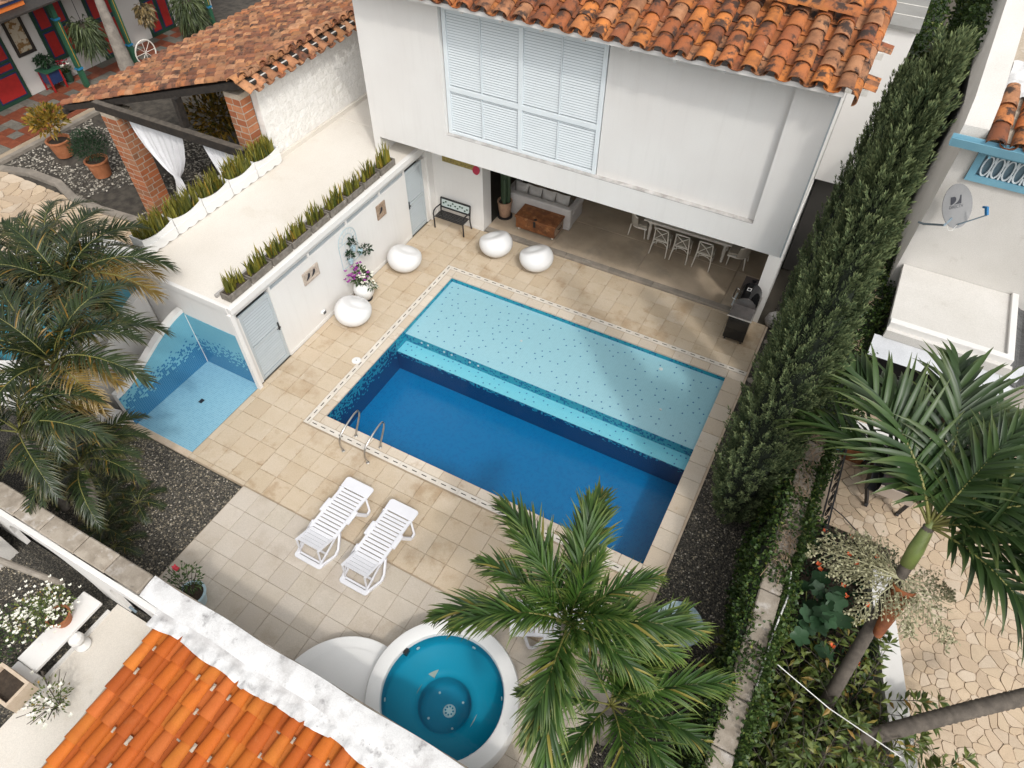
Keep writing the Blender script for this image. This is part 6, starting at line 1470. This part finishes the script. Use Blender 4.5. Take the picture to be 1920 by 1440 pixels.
def palm(name, base, crown, label, fronds, meshes, trunk_r=.11, group='palms', bark='palm_bark', shaft=None, tilt=None, scale=1):
    """fronds: (azimuth deg, mesh index, scale, pitch deg)"""
    t = tag(thing(name, base), label, 'palm', group); r = random.Random(int(abs(crown[0] * 31)))
    B, C2 = Vector(base), Vector(crown); n = 84; pth = []; rad = []
    for k in range(n + 1):
        u = k / n; q = B.lerp(C2, u); bow = tilt or (0, 0); q += Vector((bow[0], bow[1], 0)) * math.sin(math.pi * u); pth.append(q); rad.append(trunk_r * (1.25 - .45 * u) * (1 + .05 * (k % 3 == 0)))
    MB().tube(pth, rad, 12).build('trunk', bark, t, smooth=True)
    if shaft:
        d = (pth[-1] - pth[-12]).normalized(); MB().tube([C2 - d * shaft * .85, C2 - d * shaft * .5, C2 - d * .1, C2 + d * .12], [trunk_r * 1.05, trunk_r * 1.15, trunk_r * .9, trunk_r * .35], 14).build('crownshaft', 'crownshaft', t, smooth=True)
    for (az, mi, sc_, pi) in fronds:
        o = inst('frond', meshes[mi % len(meshes)], t, C2 - B, rot=Euler((r.uniform(-.15, .15), R(-pi), R(az))), scale=sc_ * scale)
    return t
fgm = [frond_mesh('frond', 'frond_fg', 100 + i, L=2.3, e0=e0, e1=e1, nl=56, ll=.74, lw=.022, droop=dr, vee=.22, ang0=48, ang1=12, mess=.7, seg=5) for i, (e0, e1, dr) in enumerate(((50, -40, 1.0), (36, -52, 1.1), (66, -20, .8), (80, 20, .5)))]
palm('foreground_palm', (7.62, -3.35, 0), (7.55, -3.12, 3.35), 'large bushy palm in front, its crown overlapping the pool edge and spa tub',
     [(100, 0, 1.1, 0), (108, 2, .95, 0), (148, 0, 1.08, 0), (158, 2, .8, 0), (172, 1, .85, 4), (204, 1, 1.02, 0), (214, 0, .85, 0), (22, 0, .98, 0), (12, 1, .85, 0), (50, 0, .78, 5), (350, 1, .72, 0), (286, 1, 1.05, 0), (276, 0, .9, 0), (80, 3, .6, 0), (10, 3, .6, 0), (190, 3, .5, 0), (300, 3, .5, 0)], fgm, .11, scale=.88)
palm('small_palm', (8.55, -3.35, 0), (8.48, -3.42, 2.05), 'smaller palm at the bottom of the picture beside the gravel strip',
     [(70, 2, .85, 10), (110, 2, .75, 5), (35, 0, .85, 0), (5, 1, .8, 0), (335, 1, .75, 0), (300, 0, .7, 0), (200, 1, .65, 0), (150, 0, .65, 0), (255, 1, .7, 0), (80, 3, .7, 0), (50, 3, .6, 0)], fgm, .08)
lfm = [frond_mesh('frond', 'frond_left', 200 + i, L=2.5, e0=e0, e1=e1, nl=52, ll=.56, lw=.017, droop=dr, vee=.30, ang0=64, ang1=34, mess=.18) for i, (e0, e1, dr) in enumerate(((60, -55, .9), (72, -40, .8), (45, -70, 1.0), (80, 0, .6)))]
lfd = frond_mesh('frond', 'frond_dry', 230, L=2.3, e0=58, e1=-55, nl=54, ll=.55, lw=.013, droop=.9, vee=.3, ang0=64, ang1=34, mess=.2)
LM = lfm + [lfd]
palm('feather_palm', (-4.7, -2.75, -.02), (-5.0, -1.5, 2.9), 'feather palm at the left with yellowing fronds arching over the blue pool', dense([(20, 4, 1.1, 0), (-5, 0, 1.1, 0), (45, 0, 1.05, 0), (75, 1, 1.0, 0), (110, 1, 1.0, 0), (150, 0, 1, 0), (200, 0, 1, 0), (250, 1, .9, 0), (300, 2, .9, 0), (335, 4, 1.0, 0), (60, 3, .8, 0), (180, 3, .8, 0)]), LM, .09, 'feather palms at the left')
palm('feather_palm', (-3.35, -3.45, -.02), (-3.4, -3.05, 2.85), 'dense feather palm at the left edge beside the shower', dense([(15, 0, 1.0, 0), (50, 0, 1, 0), (85, 1, 1, 0), (120, 0, 1, 0), (160, 1, 1, 0), (205, 0, 1, 0), (245, 2, .95, 0), (285, 0, .9, 0), (320, 2, 1.0, 0), (350, 4, .9, 0), (30, 3, .8, 0), (190, 3, .8, 0)]), LM, .08, 'feather palms at the left')
palm('feather_palm', (-2.75, -4.35, -.02), (-2.35, -4.10, 1.55), 'short feather palm with two curved stems just behind the front wall', dense([(10, 0, .72, 0), (45, 1, .7, 0), (80, 0, .7, 0), (120, 0, .7, 0), (170, 1, .7, 0), (220, 0, .65, 0), (280, 0, .6, 0), (330, 2, .7, 0)]), LM, .07, 'feather palms at the left', shaft=.35, tilt=(.12, 0))
palm('feather_palm', (-6.3, -2.7, -.02), (-6.0, -2.0, 2.6), 'feather palm rooted beyond the shower wall at the far left edge', dense([(0, 0, 1, 0), (40, 0, 1, 0), (80, 1, 1, 0), (130, 0, 1, 0), (180, 0, 1, 0), (230, 1, 1, 0), (280, 0, .9, 0), (325, 2, 1, 0)]), LM, .09, 'feather palms at the left')
palm('feather_palm', (-3.3, -4.6, -.02), (-3.0, -4.35, 2.55), 'feather palm hanging over the stone coping at the left picture edge', dense([(20, 0, .9, 0), (70, 1, .85, 0), (120, 0, .85, 0), (175, 0, .9, 0), (225, 2, .8, 0), (340, 2, .8, 0), (40, 4, .8, 0)]), LM, .07, 'feather palms at the left')
palm('feather_palm', (-8.2, .2, GZ), (-7.6, -.3, 2.1), 'feather palm standing by the round turquoise pool, highest at the left edge', dense([(0, 1, .85, 0), (40, 0, .85, 0), (85, 1, .8, 0), (120, 1, .75, 0), (165, 0, .8, 0), (210, 0, .9, 0), (255, 1, .9, 0), (300, 0, .9, 0), (330, 0, .9, 0)]), LM, .1, 'feather palms at the left')
b = foliage(); r = random.Random(14) # low ferns under the palms
pf = tag(thing('ground_ferns', (-2.4, -4.6, 0)), 'dark low ferns and broad leaves at the foot of the left palms', 'fern')
for k, (x, y, m_) in enumerate(((-2.1, -4.55, 0), (-1.6, -4.75, 2), (-2.7, -4.0, 0), (-3.2, -3.8, 2), (-3.9, -4.3, 0), (-2.0, -3.8, 2))):
    for a in range(0, 360, 45): inst('frond', lfm[m_], pf, Vector((x, y, .05)) - pf.location, rot=Euler((0, R(10), R(a + k * 13))), scale=.32)
# right-hand palm with crownshaft, blooms and sheath
rfm = [frond_mesh('frond', 'frond_right', 300 + i, L=2.1, e0=e0, e1=e1, nl=34, ll=.80, lw=.033, droop=dr, vee=.35, ang0=60, ang1=22, mess=.4, seg=5) for i, (e0, e1, dr) in enumerate(((45, -40, .9), (30, -55, 1.1), (60, -15, .7), (75, 25, .5)))]
rp = palm('tall_right_palm', (11.65, -1.5, 0), (11.66, .52, 3.82), 'palm with a green crownshaft and broad drooping fronds at the right edge',
     [(160, 0, 1.2, 0), (138, 2, 1.3, 0), (118, 0, 1.35, 0), (98, 2, 1.35, 0), (78, 0, 1.4, 0), (55, 2, 1.35, 0), (35, 0, 1.35, 0), (12, 0, 1.3, 0), (350, 1, 1.2, 0), (328, 1, 1.05, 0), (20, 2, 1.2, 0), (65, 3, .9, 0), (345, 2, 1.0, 0)], rfm, .10, 'palms', bark='bark', shaft=.85)
def bloom(base, az, L, seed):
    r = random.Random(seed); b = foliage(); P = [Vector(base)]; d = Vector((math.cos(R(az)), math.sin(R(az)), .15)).normalized()
    for k in range(10): P.append(P[-1] + d * (L / 10)); d = (d + Vector((0, 0, -.07))).normalized()
    b.tube(P, [.016 - .0013 * k for k in range(11)], 5); b.rnd += [.9] * len(b.v); b.tip += [0] * len(b.v)
    for k in range(1, 11):
        for s in (-1, 1):
            for q in range(2):
                dd = (P[min(k, 10)] - P[k - 1]).normalized(); sd = dd.cross(Vector((0, 0, 1))).normalized() * s; v = (dd * .8 + sd * r.uniform(.5, 1.0) + Vector((0, 0, r.uniform(-.5, .25)))).normalized(); l = L * .50 * (1.1 - k / 13) * r.uniform(.6, 1.15); o = P[k].copy()
                n0 = len(b.v); b.tube([o, o + v * l * .5, o + v * l + Vector((0, 0, -.06))], [.006, .005, .003], 3, caps=False); b.rnd += [.6] * (len(b.v) - n0); b.tip += [0] * (len(b.v) - n0)
                for g in range(8): p = o + v * l * (g + 1) / 8; leaf(b, p, Vector((r.gauss(0, 1), r.gauss(0, 1), r.gauss(0, .6))).normalized(), .05, .7, r)
    return b
for k, (az, L_) in enumerate(((165, 1.15), (195, .95), (140, .9), (240, .95), (290, .8), (325, 1.0), (15, .8), (180, 1.25))):
    q = bloom((11.66, .02, 3.02), az, L_, 70 + k).build('bloom_spray', 'dry_bloom', rp)
b = MB(); b.grid(lambda u, v: (11.72 + .17 * math.sin(math.pi * (u - .5)) * (1 - .55 * v), -.12 - .42 * v - .10 * math.cos(math.pi * (u - .5)), 3.10 - .85 * v), 10, 12); b.build('dry_sheath', 'sheath', rp, smooth=True)
# leaning trunk crossing the patio
t = tag(thing('leaning_palm_trunk', (11.6, -2.15, 0)), 'ringed grey trunk leaning out of frame over the patio, lower right', 'tree')
pth = [Vector((11.35, -2.3, .3)).lerp(Vector((14.3, .1, 1.35)), k / 120) + Vector((0, 0, .25 * math.sin(math.pi * k / 120))) for k in range(121)]
MB().tube(pth, [.125 * (1 + .06 * (k % 3 == 0) + .02 * math.sin(k * 1.7)) for k in range(121)], 14).build('trunk', 'bark', t, smooth=True)
# dark palm leaves in the gap by the rear wing
palm('gap_palm', (9.5, 13.6, 0), (9.45, 13.3, 4.6), 'dark palm in the shaded gap behind the cypress tips', [(a, k, .8, 0) for k, a in enumerate((180, 230, 270, 310, 0, 60))], lfm, .08)

# ---------------------------------------------------------------- cypresses
def cypress_mesh(seed, H=9.0, Rm=.72, n=900):
    """spindle of upward plumes, each plume a tapering flame of flat scale-leaf sprays"""
    r = random.Random(seed); b = foliage()
    def rad(u): return Rm * float(np.interp(u, [0, .04, .12, .3, .5, .7, .85, .95, 1], [.30, .55, .80, 1.0, .95, .68, .42, .2, .03]))
    for i in range(n):
        u = (i + r.random()) / n; u = u ** .92; a = i * 2.39996 + r.uniform(-.4, .4); q = rad(u) * (1 + .12 * math.sin(a * 2 + u * 7) + r.uniform(-.16, .06))
        c = Vector((q * math.cos(a) * .66, q * math.sin(a) * .66, u * H - .10)); out = Vector((math.cos(a), math.sin(a), 0)); rv0 = min(1, max(0, r.gauss(.42, .22)))
        pl = r.uniform(.42, .72) * (1.05 - .35 * u); fat = r.uniform(.075, .11) * (1.1 - .4 * u); ax = (out * r.uniform(.55, .95) * (1 - .5 * u) + Vector((0, 0, .9)) + Vector((r.gauss(0, .12), r.gauss(0, .12), 0))).normalized()
        for k in range(58):
            w_ = r.random(); e = Vector((r.gauss(0, 1), r.gauss(0, 1), r.gauss(0, 1))); e -= ax * e.dot(ax); e.normalize(); thick = fat * (1 - w_ ** 1.6) * (.5 + .5 * min(1, w_ * 3))
            p = c + ax * (pl * w_) + e * thick * r.uniform(.5, 1); s = (ax * 1.0 + e * r.uniform(.25, .8)).normalized(); l = r.uniform(.06, .11)
            sd = s.cross(e + Vector((r.gauss(0, .4), r.gauss(0, .4), r.gauss(0, .4)))).normalized(); o = len(b.v); wd = l * .15
            b.v += [tuple(p), tuple(p + s * l * .45 + sd * wd), tuple(p + s * l), tuple(p + s * l * .45 - sd * wd)]; b.f += [(o, o + 1, o + 2, o + 3)]; b.mi.append(0)
            rv = min(1, max(0, rv0 + r.gauss(0, .10))); b.rnd += [rv] * 4; b.tip += [.3, .45, .5 + .5 * w_, .45]  # plume ends painted lighter as if catching light, bases kept dark
    return b.mesh('crown', 'cypress'), rad
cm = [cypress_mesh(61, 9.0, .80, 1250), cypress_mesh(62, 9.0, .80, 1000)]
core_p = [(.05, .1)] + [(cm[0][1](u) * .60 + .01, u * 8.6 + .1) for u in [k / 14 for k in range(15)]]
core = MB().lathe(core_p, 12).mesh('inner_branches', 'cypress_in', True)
for i, (x, y, H, s, lab) in enumerate(((9.18, 1.85, 9.45, .76, 'tall front cypress beside the pool, its tip reaching past the roof corner'), (9.0, 6.0, 7.6, .58, 'slimmer rear cypress close to the house corner'), (9.28, 4.2, 6.2, .58, 'middle cypress half hidden behind the tall front one'))):
    t = tag(thing('cypress_tree', (x, y, -.03), rotz=i * 1.3), lab, 'cypress', 'columnar cypresses along the gravel strip')
    MB().tube([(0, 0, 0), (0, 0, H * .9)], [.09, .02], 8).build('trunk', 'bark', t, local=True)
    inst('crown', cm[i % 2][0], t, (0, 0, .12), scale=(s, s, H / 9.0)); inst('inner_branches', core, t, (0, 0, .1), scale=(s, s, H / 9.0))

# ---------------------------------------------------------------- ivy over the boundary wall
def ivy(name, n, fn, seed, label, ls=.075, m='ivy'):
    r = random.Random(seed); b = foliage()
    for _ in range(n):
        p, d = fn(r); leaf(b, p, (d + Vector((r.gauss(0, .45), r.gauss(0, .45), r.gauss(0, .45)))).normalized(), ls * r.uniform(.6, 1.25), .75, r, .2)
    return b
iv = tag(thing('ivy_hedge', (9.85, 4, 0)), 'thick ivy hedge climbing the boundary wall right of the cypresses', 'hedge')
def bulge(y, z): return .14 + .10 * math.sin(y * 1.7 + z) + .07 * math.sin(y * 4.1 - z * 3) + .05 * math.sin(y * 9)
def side(r):
    y = r.uniform(-5.1, 13.5); z = r.uniform(.0, 2.2); x = 9.92 - max(.03, bulge(y, z)) * r.uniform(.55, 1.05) - (.10 if y > 1 else 0); return Vector((x, y, z)), Vector((-.7, 0, .7))
def bare(y): return (-4.6 < y < -2.2) or (-1.6 < y < -.5) or (.1 < y < .5) or (2.3 < y < 2.7) or (13 < y)
def topf(r):
    while True:
        y = r.uniform(-5.1, 14); x = r.uniform(9.80, 10.45 + (.25 if 3 < y < 11 else 0)); h = .16 + .10 * math.sin(y * 2.2) + .06 * math.sin(y * 5.3 + x * 4) + (.30 if 3.3 < y < 11 else 0)
        if bare(y) and 10.0 < x < 10.24 and r.random() < .93: continue
        if y < 3 and r.random() < .35 and 9.95 < x < 10.22: continue
        return Vector((x, y, 2.12 + max(.0, h) * r.uniform(.2, 1.0))), Vector((0, 0, 1))
def outer(r):
    y = r.uniform(-3.5, 13); z = r.uniform(.1, 2.35); return Vector((10.28 + r.uniform(0, .30 + (.22 if 3 < y < 11 else 0)) * (.4 + .6 * math.sin(y * 1.9) ** 2), y, z)), Vector((.7, 0, .7))
ivy('side', 17000, side, 1, '').build('wall_foliage', 'ivy', iv); ivy('top', 17000, topf, 2, '').build('top_foliage', 'ivy', iv); ivy('outer', 20000, outer, 3, '').build('outer_foliage', 'ivy', iv)
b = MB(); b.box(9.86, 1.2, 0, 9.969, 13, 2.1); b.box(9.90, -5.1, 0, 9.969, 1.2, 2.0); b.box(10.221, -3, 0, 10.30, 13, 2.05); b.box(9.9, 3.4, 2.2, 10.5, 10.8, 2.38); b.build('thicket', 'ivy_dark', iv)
b = MB(); r = random.Random(15)
for (y0, y1) in ((1.2, 2.6), (-.2, .7), (2.7, 3.3)):
    for k in range(80):
        y = r.uniform(y0, y1); x = r.uniform(9.95, 10.22); p = Vector((x, y, 2.22)); q = p + Vector((r.gauss(0, .10), r.gauss(0, .14), r.uniform(.0, .06))); b.tube([p, (p + q) / 2 + Vector((0, 0, .03)), q], .006, 4)
b.build('bare_stems', 'straw', iv)
b = MB()
for (y, z) in ((8.4, 2.62), (6.9, 2.62), (10.2, 2.6), (5.5, 2.5)):
    for k in range(40): p = Vector((10.2 + r.gauss(0, .07), y + r.gauss(0, .12), z + r.uniform(-.05, .05))); q = p + Vector((r.gauss(0, .06), r.gauss(0, .06), r.uniform(0, .05))); b.tube([p, q], .007, 4)
b.build('dry_patches', 'straw', iv)
fh = tag(thing('far_hedge', (10.6, 17, 0)), 'dark green hedge filling the narrow gap beside the neighbour wall, top right', 'hedge'); b = foliage(); r = random.Random(16)
for _ in range(15000): # climbing the neighbour's side wall
    y = r.uniform(10.2, 21); zt = 5.6 + (y - 8) * .28; z = zt * r.random() ** .8; x = 10.38 - r.uniform(.0, .28) * (1 + .5 * math.sin(y * 2.1 + z))
    if y < 11.4 and z > 2.5 + (y - 10.2) * 2.5: continue
    leaf(b, Vector((x, y, z)), Vector((-.6, r.gauss(0, .5), .6)).normalized(), .13 * r.uniform(.6, 1.2), .7, r)
for _ in range(5000): # filling the shaded gap
    leaf(b, Vector((r.uniform(9.0, 10.3), r.uniform(11, 30), r.uniform(.3, 1.8))), Vector((r.gauss(0, .5), -.3, .9)).normalized(), .22 * r.uniform(.6, 1.2), .45, r)
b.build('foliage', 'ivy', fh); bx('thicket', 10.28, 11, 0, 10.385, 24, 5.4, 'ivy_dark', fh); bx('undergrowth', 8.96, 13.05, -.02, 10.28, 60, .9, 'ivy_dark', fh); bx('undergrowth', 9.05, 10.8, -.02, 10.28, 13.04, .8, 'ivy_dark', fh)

# ---------------------------------------------------------------- shrubs in the right-hand planting bed
def arching(x, y, z, n, L, seed, label, ll=.17, m='shrub2', spread=1.0, up=.75):
    p = tag(thing('arching_shrub', (x, y, z)), label, 'shrub', 'arching shrubs in the planting bed'); r = random.Random(seed); bs = MB(); b = foliage()
    for k in range(n):
        a = r.uniform(0, 6.28); d = Vector((math.cos(a) * spread, math.sin(a) * spread, up + r.random())).normalized(); q = Vector((x + r.uniform(-.12, .12), y + r.uniform(-.12, .12), z)); pth = [q.copy()]; l = L * r.uniform(.7, 1.15)
        for g in range(9): q = q + d * (l / 9); d = (d + Vector((0, 0, -.13))).normalized(); pth.append(q.copy())
        bs.tube(pth, [.010 - .0008 * g for g in range(10)], 4)
        for g in range(2, 10):
            dd = (pth[g] - pth[g - 1]).normalized(); s = dd.cross(Vector((0, 0, 1))).normalized()
            for sg in (-1, 1): leaf(b, pth[g], (dd * .55 + s * sg * .8 + Vector((0, 0, r.uniform(-.3, .25)))).normalized(), ll * r.uniform(.75, 1.15), .36, r, .35)
        for q_ in range(6): leaf(b, pth[-1], (dd + Vector((r.gauss(0, .6), r.gauss(0, .6), r.gauss(0, .3)))).normalized(), ll, .3, r, .2)
    bs.build('stems', 'bark', p); b.build('foliage', m, p)
arching(10.9, -2.45, .1, 37, 1.9, 1, 'arching yellow green shrub at the lower right beside the ivy wall', .225); arching(11.55, -2.9, .1, 34, 1.8, 2, 'arching shrub at the bottom edge below the leaning trunk', .225); arching(12.2, -.9, .1, 23, 1.5, 3, 'arching shrub spilling over the white kerb wall', .225); arching(11.3, -1.2, .1, 27, 1.6, 4, 'arching shrub around the foot of the crownshaft palm', .225); arching(12.5, -2.2, .1, 27, 1.7, 6, 'arching shrub right of the leaning trunk base near the kerb', .225)
arching(10.7, -3.6, .1, 27, 1.8, 5, 'arching shrub at the bottom edge against the ivy wall', .225)
p = tag(thing('lobed_leaf_plant', (11.15, .15, .1)), 'plant with big lobed blue green leaves in the planting bed', 'plant'); r = random.Random(41)
def lobed(seed):
    r2 = random.Random(seed); b = foliage(); n = 36; vs = [(0, 0, .0)]
    for k in range(n): a = 2 * math.pi * k / n; q = .125 * (1 + .32 * abs(math.sin(2.5 * a)) - .25) * r2.uniform(.95, 1.05); vs.append((q * math.cos(a), q * math.sin(a), .02 + .015 * math.cos(2 * a)))
    b.add(vs, [(0, k + 1, (k + 1) % n + 1) for k in range(n)]); b.rnd += [r2.random()] * (n + 1); b.tip += [0] * (n + 1); return b.mesh('lobed_leaf', 'papaya', True)
lb = [lobed(i) for i in range(4)]; st_ = MB()
for k in range(30):
    q = Vector((r.gauss(0, .26), r.gauss(0, .34), r.uniform(.5, 1.0))); inst('lobed_leaf', lb[k % 4], p, q, rot=Euler((r.gauss(.1, .3), r.gauss(-.1, .3), r.uniform(0, 6.3))), scale=r.uniform(.9, 1.6)); st_.tube([(p.location.x, p.location.y, .1), p.location + q], .008, 4)
st_.build('stems', 'crownshaft', p)
p = tag(thing('low_groundcover', (11.3, .2, .1)), 'low dark groundcover with orange flowers in the planting bed', 'groundcover'); b = foliage(); r = random.Random(43)
for _ in range(6500): leaf(b, Vector((r.uniform(10.35, 12.35), r.uniform(-4.2, 2.4), .12 + r.uniform(0, .32))), Vector((r.gauss(0, .5), r.gauss(0, .5), 1)).normalized(), .11 * r.uniform(.5, 1.2), .5, r)
b.build('foliage', 'bushy', p); petals('orange_blossom', 'orange_flower', [(r.uniform(10.9, 12.0), r.uniform(-.4, 2.1), r.uniform(.4, .75)) for _ in range(16)], .06, p, r)
# croton under the pavilion
pot_plant('pavilion_croton', -9.3, 7.0, GZ, .25, .3, .5, 'terracotta_pot', 'yellow green croton inside the pavilion behind the beam', 'croton', lambda b, r: leafball(b, (-9.3, 7.0, 1.9), .9, .7, 500, .32, r, .6, .35))
p = tag(thing('pavilion_shrub', (-7.0, 6.5, GZ)), 'dark leafy shrub inside the shaded pavilion', 'shrub'); b = foliage(); leafball(b, (-7.0, 6.5, 1.0), 1.3, 1.2, 900, .3, random.Random(3), .3, .35); b.build('foliage', 'bushy', p)
